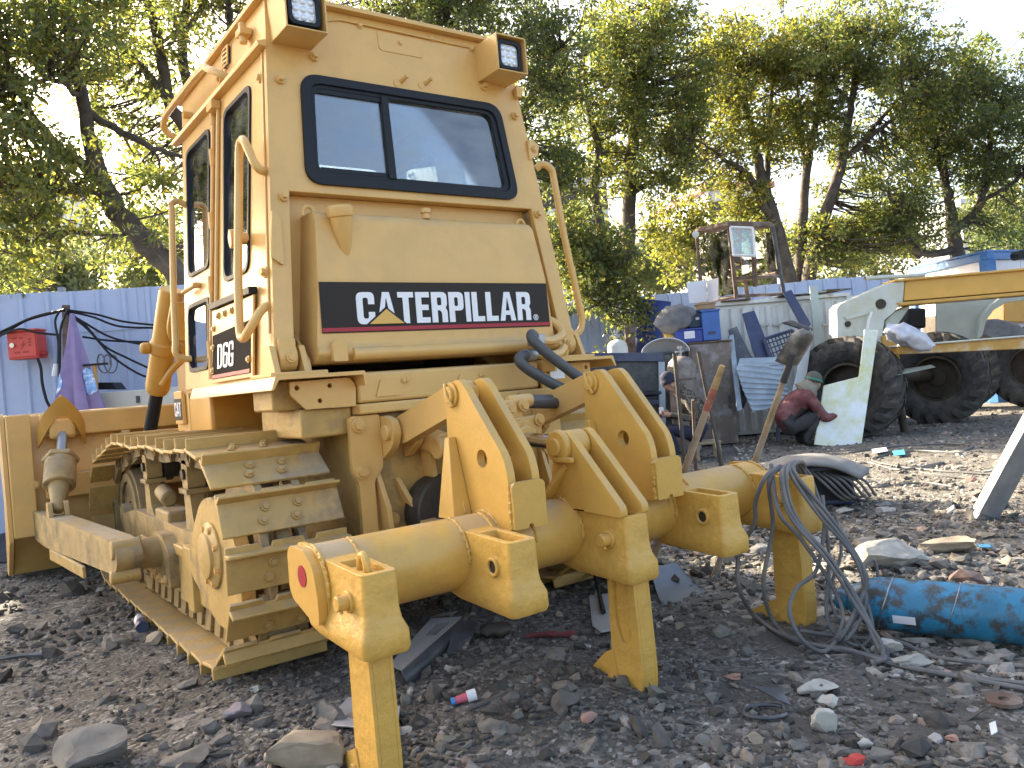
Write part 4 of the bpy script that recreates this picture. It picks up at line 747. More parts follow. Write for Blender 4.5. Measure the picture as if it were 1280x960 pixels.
def gravel(n, r0, r1, smed, smin, half=46, stretch=1.0):
    inv = RNG.uniform(1/r1, 1/r0, n); r = 1/inv; th = YAW+R(1)*RNG.uniform(-half, half, n)
    x = CAM[0]+r*np.sin(th); y = CAM[1]+r*np.cos(th)
    dens = fbm(x*1.3+5, y*1.3, 3)+.5*fbm(x*4, y*4, 2)-.42*np.exp(-((x-BARE[0].x)**2+(y-BARE[0].y)**2)/.55)-.35*np.exp(-((x-BARE[1].x)**2+(y-BARE[1].y)**2)/.5); keep = dens > RNG.uniform(-.34, .26, n); x, y, r = x[keep], y[keep], r[keep]; n = len(x)
    s = np.maximum(smed*np.exp(RNG.normal(0, .55, n)), smin*r)
    S = s[:, None]*np.stack([RNG.uniform(.8, 1.5, n)*stretch, RNG.uniform(.7, 1.1, n), RNG.uniform(.4, .85, n)], -1)
    v = PROT[RNG.integers(0, len(PROT), n)]*S[:, None, :]; v = np.einsum('nij,nkj->nki', rot_z_tilt(n, .5 if stretch < 2 else .12), v)
    v += np.stack([x, y, gh(x, y)+s*.10], -1)[:, None, :]
    f = IF[None]+(np.arange(n)*len(IV))[:, None, None]; return v.reshape(-1, 3), f.reshape(-1, 3)
def stone_mat(name, stops, rough=.9, bump=.5, bs=40, island=True):
    m, n, b = nodes_of(name); L = n.links.new; N = n.nodes.new
    ge = N('ShaderNodeNewGeometry'); oi = N('ShaderNodeObjectInfo'); tc = N('ShaderNodeTexCoord'); q = N('ShaderNodeValToRGB'); e = q.color_ramp.elements
    while len(e) < len(stops): e.new(.5)
    for k, (p, c) in enumerate(stops): e[k].position = p; e[k].color = (*c, 1)
    L(ge.outputs['Random Per Island'] if island else oi.outputs['Random'], q.inputs[0])
    nz = N('ShaderNodeTexNoise'); nz.inputs['Scale'].default_value = bs*.5; nz.inputs['Detail'].default_value = 7; L(tc.outputs['Object'], nz.inputs['Vector'])
    mr = N('ShaderNodeMapRange'); mr.inputs[1].default_value = .3; mr.inputs[2].default_value = .7; mr.inputs[3].default_value = .72; mr.inputs[4].default_value = 1.22; L(nz.outputs[0], mr.inputs[0])
    sc = N('ShaderNodeVectorMath'); sc.operation = 'SCALE'; L(q.outputs[0], sc.inputs[0]); L(mr.outputs[0], sc.inputs['Scale']); L(sc.outputs[0], b.inputs['Base Color']); b.inputs['Roughness'].default_value = rough
    bp = N('ShaderNodeBump'); bp.inputs['Strength'].default_value = bump; bp.inputs['Distance'].default_value = .01; L(nz.outputs[0], bp.inputs['Height']); L(bp.outputs[0], b.inputs['Normal']); return m
M_GRAV = stone_mat('grey_gravel', [(0, (.043, .038, .033)), (.3, (.083, .075, .065)), (.6, (.130, .117, .102)), (.85, (.19, .174, .153)), (.93, (.22, .185, .148)), (.965, (.20, .142, .118)), (1, (.40, .385, .36))], bs=70)
v1, f1_ = gravel(34000, 1.7, 7, .0085, .0016); v2, f2_ = gravel(20000, 4.5, 17, .016, .0021); v3, f3_ = gravel(3500, 2.2, 12, .016, .003); v4, f4_ = gravel(2600, 1.8, 10, .006, .0014, stretch=5.0)
tag(np_mesh('loose_gravel', np.vstack([v1, v2, v3, v4]), np.vstack([f1_, f2_+len(v1), f3_+len(v1)+len(v2), f4_+len(v1)+len(v2)+len(v3)]), M_GRAV), 'loose grey gravel and crushed stone covering the yard', 'gravel', kind='stuff')

# pale broken rubble on the right half of the yard
def rubble(n):
    px = RNG.uniform(915, 1420, n); py = RNG.uniform(528, 850, n); d = _f[None]+_r[None]*((px-640)/FPX)[:, None]+_u[None]*((480-py)/FPX)[:, None]; t = -CAM[2]/d[:, 2]
    x = CAM[0]+t*d[:, 0]; y = CAM[1]+t*d[:, 1]; keep = fbm(x*1.7+3, y*1.7, 3)+.12 > RNG.uniform(-.2, .35, n); keep &= ~((py > 770) & (px < 1090)); x, y, t = x[keep], y[keep], t[keep]; n = len(x)
    s = np.maximum(.014*np.exp(RNG.normal(0, .6, n)), .0022*t); S = s[:, None]*np.stack([RNG.uniform(.9, 1.9, n), RNG.uniform(.7, 1.2, n), RNG.uniform(.3, .7, n)], -1)
    v = np.einsum('nij,nkj->nki', rot_z_tilt(n, .35), PROT[RNG.integers(0, len(PROT), n)]*S[:, None, :])+np.stack([x, y, gh(x, y)+s*.12], -1)[:, None, :]
    return v.reshape(-1, 3), (IF[None]+(np.arange(n)*len(IV))[:, None, None]).reshape(-1, 3)
vr, fr2 = rubble(5200)
tag(np_mesh('pale_rubble', vr, fr2, stone_mat('pale_rubble', [(0, (.12, .11, .098)), (.4, (.21, .195, .172)), (.75, (.33, .31, .28)), (.9, (.34, .27, .20)), (.95, (.33, .20, .16)), (1, (.50, .48, .45))], bs=50)), 'pale broken rubble strewn around the blue cylinder and cables', 'rubble', kind='stuff')

# ============================================================ FENCE
M_FEN = mat('blue_grey_sheet', (.40, .48, .68), .42, .15, var=.06, scale=2, col2=(.35, .42, .58), thr=.6, scale2=1.2, soft=.2, bump=.03, bscale=5)
M_FENR = mat('fence_rail', (.23, .26, .33), .5, .3, var=.15, col2=(.2, .12, .08), thr=.62)
FZ = 2.60
def fence_panel_mesh(wd, h, ribs, pitch):
    b = MB(); xs_ = []
    for k in range(ribs):
        x = k*pitch; xs_ += [(x+(.02 if k else -.02), 0), (x+pitch*.5-.035, .0), (x+pitch*.5-.018, .026), (x+pitch*.5+.018, .026), (x+pitch*.5+.035, 0)]
    xs_.append((wd, 0)); n = len(xs_)
    vs = [(x, -d, z) for z in (0, h) for x, d in xs_] + [(x, -d+.0015, z) for z in (0, h) for x, d in xs_]
    fs = [(i, i+1, n+i+1, n+i) for i in range(n-1)] + [(2*n+i, 3*n+i, 3*n+i+1, 2*n+i+1) for i in range(n-1)] + [(n+i, n+i+1, 3*n+i+1, 3*n+i) for i in range(n-1)]
    b.add(vs, fs); o = b.build('fence_panel', M_FEN, smooth=False); c = WL[o.name]; me = o.data; me.transform(Matrix.Translation(c)); bpy.data.objects.remove(o); return me
FP = fence_panel_mesh(.78, FZ-.41, 3, .26); FPU = fence_panel_mesh(.78, .44, 3, .26)
def fence(P, Q, label, step=None):
    P = Vector((P.x, P.y, 0)); Q = Vector((Q.x, Q.y, 0)); d = (Q-P); n = int(d.length/.76); d.normalize(); a = math.atan2(d.y, d.x)
    root = empty('fence', P, label, 'fence'); root.rotation_euler.z = a
    for k in range(n):
        dz = random.uniform(-.012, .012)+(step(k) if step else 0)
        for me, z, dy in ((FP, 0.0, 0), (FPU, FZ-.45, -.012)):
            o = bpy.data.objects.new('fence_panel', me); COL.objects.link(o); o.parent = root; o.location = (k*.76, dy+random.uniform(-.004, .004), z+dz)
    for z in (.5, FZ-.42, FZ-.85):
        b = MB(); b.box(0, n*.76, .006, .05, z, z+.04); o = b.build('fence_rail', M_FENR); c = WL[o.name]; o.parent = root; o.location = c
    for k in range(0, n+1, 4):
        b = MB(); b.box(k*.76-.03, k*.76+.03, .055, .115, 0, FZ-.02); o = b.build('fence_post', M_FENR); c = WL[o.name]; o.parent = root; o.location = c
    return root
F0, F1 = dp(-330, 400, 8.15), dp(215, 400, 8.75); dF = (F1-F0).normalized()
F2 = F1+dF*2.2; F3, F4 = dp(640, 400, 15.2), dp(1165, 400, 14.6)
fence(F0, F2, 'blue-grey corrugated steel fence behind the blade and the red box', step=lambda k: -.07 if k < 6 else 0)
fence(F2, F3, 'blue-grey corrugated steel fence running back behind the bulldozer cab')
fence(F3, F4, 'blue-grey corrugated steel fence behind the scrap and white container', step=lambda k: .07 if k in (9, 10, 11) else 0)

# ============================================================ TREES
def leaf_mat(name, stops, trans=.45, rough=.34):
    m, n, b = nodes_of(name); L = n.links.new; N = n.nodes.new
    ge = N('ShaderNodeNewGeometry'); q = N('ShaderNodeValToRGB'); e = q.color_ramp.elements
    while len(e) < len(stops): e.new(.5)
    for k, (p, c) in enumerate(stops): e[k].position = p; e[k].color = (*c, 1)
    L(ge.outputs['Random Per Island'], q.inputs[0]); L(q.outputs[0], b.inputs['Base Color']); b.inputs['Roughness'].default_value = rough
    tl = N('ShaderNodeBsdfTranslucent'); hs = N('ShaderNodeVectorMath'); hs.operation = 'MULTIPLY'; hs.inputs[1].default_value = (2.2, 2.15, 1.05); L(q.outputs[0], hs.inputs[0]); L(hs.outputs[0], tl.inputs[0])
    mx = N('ShaderNodeMixShader'); mx.inputs[0].default_value = trans; L(b.outputs[0], mx.inputs[1]); L(tl.outputs[0], mx.inputs[2]); L(mx.outputs[0], n.nodes['Material Output'].inputs[0]); return m
L_GREEN = leaf_mat('leaves_green', [(0, (.068, .092, .044)), (.5, (.108, .136, .060)), (.8, (.145, .162, .062)), (1, (.22, .18, .05))], .56)
L_DARK = leaf_mat('leaves_dark', [(0, (.060, .082, .046)), (.6, (.095, .124, .062)), (.9, (.13, .148, .062)), (1, (.19, .165, .05))], .54)
L_YEL = leaf_mat('leaves_yellow', [(0, (.078, .098, .036)), (.4, (.115, .135, .044)), (.8, (.165, .165, .05)), (1, (.25, .20, .05))], .57)
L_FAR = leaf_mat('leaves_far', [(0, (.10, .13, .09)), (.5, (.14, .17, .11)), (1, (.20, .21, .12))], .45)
M_BARK = mat('bark', (.060, .048, .040), .9, var=.3, scale=9, bump=.7, bscale=18, col2=(.11, .095, .08), thr=.58, scale2=5)
def leaves(C, rad, per, size, droop=.4):
    """leaf quads spread round clump centres"""
    n = len(C)*per; c = np.repeat(C, per, 0); rr = np.repeat(rad, per)
    d = RNG.normal(size=(n, 3)); d /= np.linalg.norm(d, axis=1)[:, None]; rad_ = RNG.uniform(0, 1, n)**.45
    p = c+d*(rad_*rr)[:, None]*np.array([1, 1, .72])
    t = RNG.normal(size=(n, 3))+d*.6; t[:, 2] -= droop; t /= np.linalg.norm(t, axis=1)[:, None]
    s = np.cross(t, RNG.normal(size=(n, 3))); s /= np.linalg.norm(s, axis=1)[:, None]; nn = np.cross(s, t)
    l = size*RNG.uniform(.65, 1.3, n)[:, None]; w_ = l*RNG.uniform(.36, .52, n)[:, None]
    V = np.stack([p, p+t*l*.45+s*w_*.5+nn*l*.06, p+t*l, p+t*l*.45-s*w_*.5+nn*l*.06], 1).reshape(-1, 3)
    return V, np.arange(n*4).reshape(-1, 4)
def tree(name, label, limbs, ells, mt, base, per=300, size=.10, group='trees behind the fence', twig=.012, clr=.42, seed=0, fine=True):
    """limbs: list of [(px,py,depth,radius m)...]; ells: (px,py,rx px,ry px,depth,rz m,number of clumps)"""
    rs = np.random.default_rng(100+seed)
    root = empty(name, base, label, 'tree', group)
    b = MB(); S = []
    for L_ in limbs:
        pts = [dp(p[0], p[1], p[2]) for p in L_]
        path = smooth_path(pts, 5); rad = np.interp(np.linspace(0, len(L_)-1, len(path)), range(len(L_)), [p[3] for p in L_])
        path = [q+Vector(rs.normal(0, .012, 3)) if 0 < i < len(path)-1 else q for i, q in enumerate(path)]
        b.tube(path, list(rad), 8); S += [(q, r) for q, r in zip(path, rad)]
    C = []; RD = []
    for (px, py, rx, ry, dep, rz, n) in ells:
        for k in range(n):
            d = rs.normal(size=3); d /= np.linalg.norm(d); q = rs.uniform(.15, 1)**.5; d *= q
            dd = dep+d[2]*rz; C.append(np.array(dp(px+d[0]*rx, py+d[1]*ry, dd))); RD.append(clr*rs.uniform(.5, 1.15))
            if fine:
                for e in range(2): C.append(C[-1-e]+rs.normal(0, clr*.75, 3)); RD.append(clr*rs.uniform(.35, .8))
    C = np.array(C); RD = np.array(RD); SP = np.array([s[0][:] for s in S])
    TWG = []
    for c in C:                              # twigs reach every clump
        dist = np.linalg.norm(SP-c, axis=1); j = int(np.argmin(dist+.35*np.abs(np.minimum(0, c[2]-SP[:, 2])))) ; p0 = S[j][0]; c_ = Vector(c)
        if dist[j] < .15: continue
        mid = (p0+c_)/2+Vector((rs.normal(0, .12), rs.normal(0, .12), -.08*dist[j]))
        path = smooth_path([p0, mid, c_], 4); r0 = min(S[j][1]*.7, twig+.006*dist[j]); b.tube(path, list(np.linspace(r0, .005, len(path))), 5)
        for e in range(1 if fine else 2):
            k = path[random.randint(3, len(path)-2)]; q = c_+Vector(rs.normal(0, .3, 3)); b.tube([k, (k+q)/2+Vector((0, 0, -.03)), q], [.008, .006, .003], 4)
    b.build('trunk', M_BARK, root, ang=60)
    Vl, Fl = leaves(C, RD*.95, int(per*(.235 if fine else .8)), size*(.82 if fine else 1)); np_mesh('crown', Vl, Fl, mt, root, loc=tuple(WL[root.name])); return root
def B(px, py, d): p = dp(px, py, d); return (p.x, p.y, 0)
# 1 leaning tree on the left
tree('broadleaf_tree', 'broadleaf tree with a thick bare trunk leaning out beside the cab', [
    [(232, 420, 10.4, .16), (226, 350, 10.3, .15), (190, 312, 10.1, .145), (152, 272, 9.9, .135), (126, 225, 9.8, .12), (111, 165, 9.8, .085), (100, 110, 9.8, .075), (86, 40, 9.8, .06), (78, -40, 9.8, .04), (70, -140, 9.8, .02)],
    [(124, 222, 9.8, .07), (62, 172, 9.6, .055), (25, 115, 9.4, .04), (5, 60, 9.3, .02)], [(112, 150, 9.8, .05), (90, 85, 10, .045), (55, 30, 10.2, .03), (30, -30, 10.2, .02)],
    [(133, 240, 9.8, .04), (75, 238, 9.5, .03), (0, 236, 9.3, .02), (-60, 250, 9.2, .012)], [(153, 296, 9.9, .04), (80, 292, 9.6, .033), (20, 310, 9.4, .025), (-60, 330, 9.2, .015)],
    [(112, 140, 9.8, .05), (160, 170, 9.9, .045), (200, 188, 10, .035), (240, 200, 10.1, .02)], [(80, 294, 9.6, .02), (65, 330, 9.6, .014), (55, 360, 9.6, .01)], [(105, 125, 9.8, .04), (70, 100, 9.4, .03), (20, 108, 9.2, .02)]],
    [(20, 60, 110, 90, 9.4, 1.2, 30), (120, 30, 90, 80, 9.9, 1.2, 22), (30, 190, 90, 55, 9.2, .9, 18), (40, 275, 85, 32, 9.3, .7, 15), (175, 235, 45, 40, 10.2, .5, 9), (175, 300, 40, 25, 10.4, .4, 6), (-140, 100, 110, 160, 9.2, 1.5, 36), (60, -140, 190, 90, 9.6, 1.5, 46), (5, 330, 40, 22, 9.2, .4, 5)],
    L_GREEN, B(236, 470, 10.4), 250, .105, clr=.36, seed=1)
# 2 many-stemmed tree behind the cab
tree('broadleaf_tree', 'tall tree with several upright stems standing behind the cab roof', [
    [(262, 440, 12.4, .15), (258, 330, 12.4, .14), (238, 180, 12.4, .11), (214, 130, 12.3, .10), (200, 60, 12.2, .085), (185, 0, 12.2, .07), (170, -90, 12.2, .03)],
    [(258, 330, 12.4, .12), (250, 200, 12.5, .10), (235, 110, 12.5, .085), (228, 45, 12.5, .07), (240, -60, 12.5, .04)], [(228, 48, 12.5, .05), (258, 0, 12.5, .04), (280, -60, 12.5, .02)], [(228, 45, 12.5, .05), (205, -5, 12.6, .04), (190, -70, 12.6, .02)],
    [(216, 135, 12.3, .07), (180, 85, 12.1, .055), (140, 40, 11.9, .04), (95, -5, 11.7, .02)], [(285, 250, 12.5, .08), (288, 60, 12.5, .06), (282, -40, 12.5, .03)]],
    [(200, 40, 95, 80, 12.4, 1.0, 20), (290, -30, 110, 90, 12.6, 1.2, 34), (150, 110, 60, 50, 12.6, .8, 12), (200, 180, 45, 40, 12.9, .5, 8), (200, 300, 50, 30, 13, .5, 9), (240, -140, 170, 80, 12.4, 1.4, 34)],
    L_GREEN, B(264, 490, 12.4), 250, .11, clr=.38, seed=2)
# 3 dark tree behind the roof
tree('broadleaf_tree', 'dark dense tree rising over the roof lamps', [
    [(600, 470, 14.2, .17), (600, 300, 14.2, .15), (585, 120, 14.2, .11), (560, 30, 14.2, .07), (540, -60, 14.2, .03)], [(600, 250, 14.2, .1), (660, 130, 14, .07), (700, 60, 13.9, .03)], [(590, 150, 14.2, .09), (500, 40, 14.2, .05), (450, -30, 14.1, .02)]],
    [(480, 10, 90, 45, 14.2, 1.0, 24), (580, 30, 85, 55, 14.2, 1.1, 34), (670, 80, 40, 90, 14, .8, 30), (690, 200, 28, 60, 14, .6, 14), (620, 200, 60, 110, 14.6, .8, 26), (540, -70, 130, 60, 14.2, 1.2, 24)],
    L_DARK, B(600, 520, 14.2), 290, .115, clr=.42, seed=3)
# 4 tree right of the cab, low branches hanging over the fence
tree('broadleaf_tree', 'round-crowned green tree whose low branches hang over the fence', [
    [(786, 470, 15.8, .17), (786, 330, 15.8, .15), (786, 235, 15.8, .125), (794, 150, 15.8, .10), (800, 118, 15.8, .085), (806, 60, 15.8, .05), (810, 10, 15.8, .03)], [(798, 128, 15.8, .06), (775, 100, 15.7, .045), (770, 60, 15.7, .02)], [(786, 245, 15.8, .07), (815, 225, 15.6, .05), (850, 205, 15.5, .03)],
    [(772, 400, 15.5, .12), (745, 250, 15.2, .09), (748, 190, 15.2, .07), (735, 130, 15.2, .05), (730, 70, 15.2, .02)], [(750, 260, 15.2, .07), (722, 225, 15.0, .055), (700, 205, 14.9, .03)], [(722, 228, 15, .04), (710, 170, 15, .03), (705, 120, 15, .015)],
    [(770, 360, 15.5, .07), (720, 335, 14.6, .06), (690, 320, 14.3, .05), (670, 290, 14.3, .02)], [(760, 330, 15.4, .06), (745, 330, 14.2, .05), (750, 380, 13.8, .02)]],
    [(790, 45, 95, 62, 15.8, 1.1, 56), (740, 120, 55, 60, 15.3, .8, 30), (830, 130, 60, 60, 15.6, .9, 34), (800, 195, 60, 45, 15.9, .7, 16), (740, 205, 35, 35, 15.3, .6, 8), (840, 210, 45, 40, 15.5, .6, 14), (750, 320, 45, 50, 14.0, .5, 24), (765, 365, 40, 30, 13.8, .4, 13), (720, 300, 30, 40, 14.2, .4, 8)],
    L_GREEN, B(786, 515, 15.8), 280, .12, clr=.42, seed=4)
# 5 yellowing tree
tree('broadleaf_tree', 'yellowing tree behind the wrecked cab', [
    [(1000, 420, 17, .2), (985, 350, 17, .18), (972, 290, 17, .15), (955, 235, 17, .12), (945, 190, 17, .09), (930, 120, 17, .06), (915, 60, 17, .03)], [(970, 285, 17, .09), (935, 220, 16.8, .07), (905, 200, 16.7, .04), (880, 180, 16.6, .02)], [(957, 235, 17, .07), (962, 150, 17.2, .05), (970, 70, 17.2, .02)], [(985, 345, 17, .09), (920, 325, 16.6, .07), (870, 310, 16.4, .05), (830, 290, 16.2, .02)], [(940, 330, 16.7, .05), (880, 340, 16.4, .03), (840, 330, 16.3, .015)]],
    [(915, 85, 60, 60, 17, 1.0, 38), (960, 60, 50, 50, 17.2, 1.0, 26), (900, 170, 45, 45, 16.8, .8, 18), (970, 150, 55, 55, 17.3, .9, 22), (850, 300, 50, 45, 16.4, .6, 22), (930, 260, 40, 30, 17.3, .6, 8), (890, 245, 40, 30, 17, .6, 9)],
    L_YEL, B(1000, 505, 17), 270, .125, clr=.46, seed=5)
# 6 forked tree
tree('broadleaf_tree', 'tall fork-trunked tree above the white container', [
    [(1000, 450, 17.2, .16), (1012, 340, 17.2, .15), (1030, 275, 17.2, .125), (1050, 210, 17.2, .105), (1060, 155, 17.2, .085), (1066, 110, 17.2, .06), (1075, 40, 17.2, .03)], [(1052, 200, 17.2, .07), (1095, 165, 17, .055), (1125, 140, 16.9, .04), (1140, 100, 16.9, .02)], [(1060, 195, 17.2, .05), (1100, 150, 17.3, .045), (1125, 115, 17.4, .03), (1130, 60, 17.4, .015)], [(1063, 125, 17.2, .05), (1078, 90, 17.2, .04), (1095, 50, 17.2, .02)],
    [(995, 400, 17.4, .13), (1002, 300, 17.4, .11), (1008, 215, 17.4, .09), (1022, 140, 17.4, .06), (1030, 70, 17.4, .03)], [(1006, 215, 17.4, .05), (1000, 150, 17.4, .04), (995, 90, 17.4, .02)], [(1064, 130, 17.2, .04), (1040, 105, 17.1, .03), (1015, 95, 17, .015)]],
    [(1030, 65, 60, 55, 17.3, 1.1, 36), (1090, 60, 65, 55, 17.2, 1.1, 38), (1140, 110, 55, 55, 17, 1.0, 28), (1010, 150, 55, 50, 17.5, .8, 20), (1085, 210, 70, 45, 17.6, .8, 18), (1030, 300, 55, 35, 17.5, .6, 22), (1100, 280, 60, 40, 17.6, .7, 24)],
    L_GREEN, B(1000, 520, 17.2), 280, .125, clr=.46, seed=6)
# 7 tree above the site office
tree('broadleaf_tree', 'dark spreading tree above the blue and white site office', [
    [(1205, 430, 17.6, .2), (1196, 320, 17.6, .17), (1190, 285, 17.6, .14), (1185, 240, 17.6, .10), (1172, 195, 17.6, .075), (1165, 140, 17.6, .04)], [(1192, 288, 17.6, .11), (1222, 262, 17.4, .09), (1234, 210, 17.4, .07), (1240, 140, 17.4, .03)], [(1185, 250, 17.6, .06), (1182, 180, 17.8, .05), (1200, 120, 17.8, .02)], [(1150, 320, 17.4, .1), (1135, 300, 17.3, .08), (1110, 285, 17.2, .05), (1085, 290, 17.1, .02)], [(1196, 310, 17.6, .09), (1160, 318, 17.4, .08), (1130, 300, 17.2, .06), (1110, 240, 17.2, .03)], [(1230, 250, 17.4, .05), (1270, 225, 17.2, .04), (1310, 180, 17.1, .02)]],
    [(1185, 115, 60, 50, 17.6, 1.0, 28), (1240, 130, 60, 60, 17.3, 1.0, 34), (1170, 195, 55, 45, 17.7, .8, 20), (1240, 205, 50, 40, 17.6, .8, 18), (1140, 270, 55, 40, 17.4, .7, 20), (1240, 275, 45, 30, 17.8, .6, 12), (1330, 160, 60, 90, 17.2, 1, 24)],
    L_DARK, B(1205, 515, 17.6), 280, .125, clr=.46, seed=7)
# trees outside the frame on the left: they go on along the fence and shade the yard
for k, (px, d, lab) in enumerate(((-250, 10.1, 'fence-line tree next to the leaning tree, towards the open end'), (-420, 10.5, 'fence-line tree standing to the left of the leaning tree'), (-760, 10.0, 'fence-line tree at the far left end of the row'))):
    tree('broadleaf_tree', lab, [[(px, 470, d, .17), (px+10, 300, d, .15), (px-10, 120, d, .1), (px, -60, d, .04)], [(px+5, 260, d, .08), (px-90, 120, d, .05), (px-150, 20, d, .02)], [(px, 220, d, .08), (px+90, 80, d, .05), (px+140, -20, d, .02)]],
         [(px, -20, 190, 140, d, 1.8, 70), (px, -210, 160, 110, d, 1.6, 44), (px-110, 120, 110, 80, d, 1.2, 24), (px+110, 120, 110, 80, d, 1.2, 24)], L_GREEN, B(px, 560, d), 200, .16, clr=.5, seed=20+k, fine=False)
# paler trees further back, seen through the gaps
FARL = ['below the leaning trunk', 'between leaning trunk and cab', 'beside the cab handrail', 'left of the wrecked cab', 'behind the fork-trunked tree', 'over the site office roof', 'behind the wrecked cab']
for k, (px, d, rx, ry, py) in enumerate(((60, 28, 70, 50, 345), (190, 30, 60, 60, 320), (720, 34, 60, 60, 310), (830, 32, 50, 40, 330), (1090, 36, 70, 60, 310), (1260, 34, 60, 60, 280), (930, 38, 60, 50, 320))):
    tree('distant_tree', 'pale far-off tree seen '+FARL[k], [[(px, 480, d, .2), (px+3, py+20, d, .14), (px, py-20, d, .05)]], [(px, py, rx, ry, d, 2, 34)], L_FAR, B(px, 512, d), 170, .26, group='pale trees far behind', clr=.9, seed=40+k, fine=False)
# ============================================================ BACKGROUND THINGS
AX = Matrix(((RT.x, FW.x, 0, 0), (RT.y, FW.y, 0, 0), (0, 0, 1, 0), (0, 0, 0, 1)))       # local x = right, y = away, z = up as seen in the yard
def frame(loc, turn=0): return Matrix.Translation(Vector(loc)) @ AX @ Matrix.Rotation(R(turn), 4, 'Z')
def xf(mb, M): mb.v = [tuple(M @ Vector(p)) for p in mb.v]; return mb
def pxplate(mb, pts, D, th, away=None):       # outline at its own depth(s), given a real thickness
    a = (away or FW)*th; n = len(pts); Ds = D if hasattr(D, '__len__') else [D]*n
    P = [dp(p[0], p[1], d) for p, d in zip(pts, Ds)]
    tri = tessellate_polygon([[Vector((p[0], p[1], 0)) for p in pts]])
    return mb.add(P+[p+a for p in P], [tuple(t) for t in tri]+[tuple(n+i for i in t[::-1]) for t in tri]+[(i, (i+1) % n, n+(i+1) % n, n+i) for i in range(n)])
def gpt(px, D): q = dp(px, 500, D); return Vector((q.x, q.y, ghs(q.x, q.y)))
def zat(px, py, D): return dp(px, py, D).z
def lat(px, D, ref): return (dp(px, 480, D)-dp(ref, 480, D)).dot(RT)
M_CONT = mat('rusty_white_container', (.66, .67, .66), .55, var=.08, scale=3, col2=(.30, .17, .10), thr=.66, scale2=3.2, soft=.09, bump=.08, bscale=9)
M_RUST = mat('rusty_steel', (.14, .085, .06), .85, .1, var=.3, scale=8, col2=(.24, .21, .19), thr=.58, scale2=4, bump=.4, bscale=35)
M_BLUE = mat('blue_paint', (.035, .13, .42), .4, var=.12, scale=5, col2=(.06, .09, .2), thr=.62)
M_NAVY = mat('navy_paint', (.035, .05, .115), .4, var=.15, scale=5, col2=(.09, .10, .14), thr=.62)
M_ROYAL = mat('royal_plastic', (.02, .05, .28), .4, var=.12)
M_TEAL = mat('dark_teal_plastic', (.01, .045, .09), .4, var=.15)
M_PAPER = mat('white_card', (.70, .70, .76), .8, var=.05, bump=.1, bscale=6)
M_CARD = mat('brown_card', (.42, .26, .15), .85, var=.1)
M_SACK = mat('grey_sack', (.15, .15, .16), .85, var=.3, scale=7, bump=.9, bscale=14)
M_TARP = mat('blue_tarp', (.012, .03, .16), .5, var=.25, scale=5, bump=.4, bscale=5)
M_PRIMER = mat('pale_primer', (.56, .58, .53), .5, var=.12, scale=4, col2=(.45, .43, .28), thr=.6, scale2=2.5, soft=.15)
M_PRIMG = mat('green_grey_primer', (.44, .49, .44), .55, var=.1, scale=3)
M_TYRE = mat('dusty_tyre', (.032, .032, .034), .8, var=.3, scale=9, dust=(.16, .145, .125), dustamt=.45, col2=(.085, .078, .07), thr=.58, scale2=7, bump=.3, bscale=40)
M_LUG = mat('dusty_tyre_lug', (.060, .056, .052), .85, var=.3, scale=9, dust=(.20, .18, .155), dustamt=.5, bump=.3, bscale=40)
M_GALV = mat('galvanised_bar', (.33, .355, .375), .38, .6, var=.12, scale=6, col2=(.45, .49, .51), thr=.6)
M_GREYP = mat('grey_blue_sheet', (.28, .34, .40), .5, .2, var=.15, scale=5, col2=(.40, .46, .50), thr=.58)
M_DKMET = mat('dark_scratched_metal', (.07, .075, .085), .45, .4, var=.25, scale=8, col2=(.20, .20, .21), thr=.62, scale2=6)
M_WOOD = mat('weathered_wood', (.34, .25, .16), .8, var=.25, scale=14, bump=.4, bscale=50, col2=(.22, .18, .14), thr=.58)
M_WHITEP = mat('white_paint', (.72, .73, .76), .4, var=.06)
M_OFFW = mat('site_office_white', (.62, .65, .72), .45, var=.06)
M_PURPLE = mat('purple_umbrella_cloth', (.24, .19, .36), .8, var=.1, scale=9, bump=.12, bscale=160)
M_UBLUE = mat('pale_blue_print', (.25, .46, .78), .8, var=.25, scale=26, col2=(.75, .80, .88), thr=.55, scale2=18, soft=.03)
M_REDBOX = mat('red_enclosure', (.62, .075, .06), .42, var=.06)
M_REDDK = mat('dark_red_print', (.38, .03, .03), .5, var=.05)
M_GLASSD = glass_mat('dirty_glass', (.66, .72, .68), .10, .10)
M_LAV = mat('crumpled_foil', (.52, .53, .60), .45, .25, var=.2, scale=9, bump=.6, bscale=22)

# ---- white storage container
t = empty('storage_container', gpt(985, 13.6), 'white rust-streaked metal container with a wrecked cab on its roof', 'container')
x0, x1 = 900, 1072; D0 = 13.2; zt = zat(985, 370, D0)
fr_ = frame(gpt(985, D0)); zb = WL[t.name].z; W2 = lat(x1, D0, x0)/2
b = MB(); b.box(-W2, W2, .03, 1.7, .05, zt-.06); xf(b, fr_); b.build('wall', M_CONT, t, bevel=.01)
for k in range(11):
    xa_ = -W2+.06+k*(2*W2-.12)/11; b = MB(); b.prism([(xa_+.02, 0.028), (xa_+.05, -.01), (xa_+.12, -.01), (xa_+.15, .028)], 'z', .12, zt-.12); xf(b, fr_); b.build('wall_rib', M_CONT, t)
b = MB(); b.box(-W2-.02, W2+.02, -.03, 1.72, zt-.06, zt); xf(b, fr_); b.build('roof', M_CONT, t, bevel=.01)
for s in (-1, 1):
    b = MB(); b.box(s*W2-.05, s*W2+.05, -.04, .06, 0, zt-.06); xf(b, fr_); b.build('corner_post', M_CONT, t, bevel=.008)
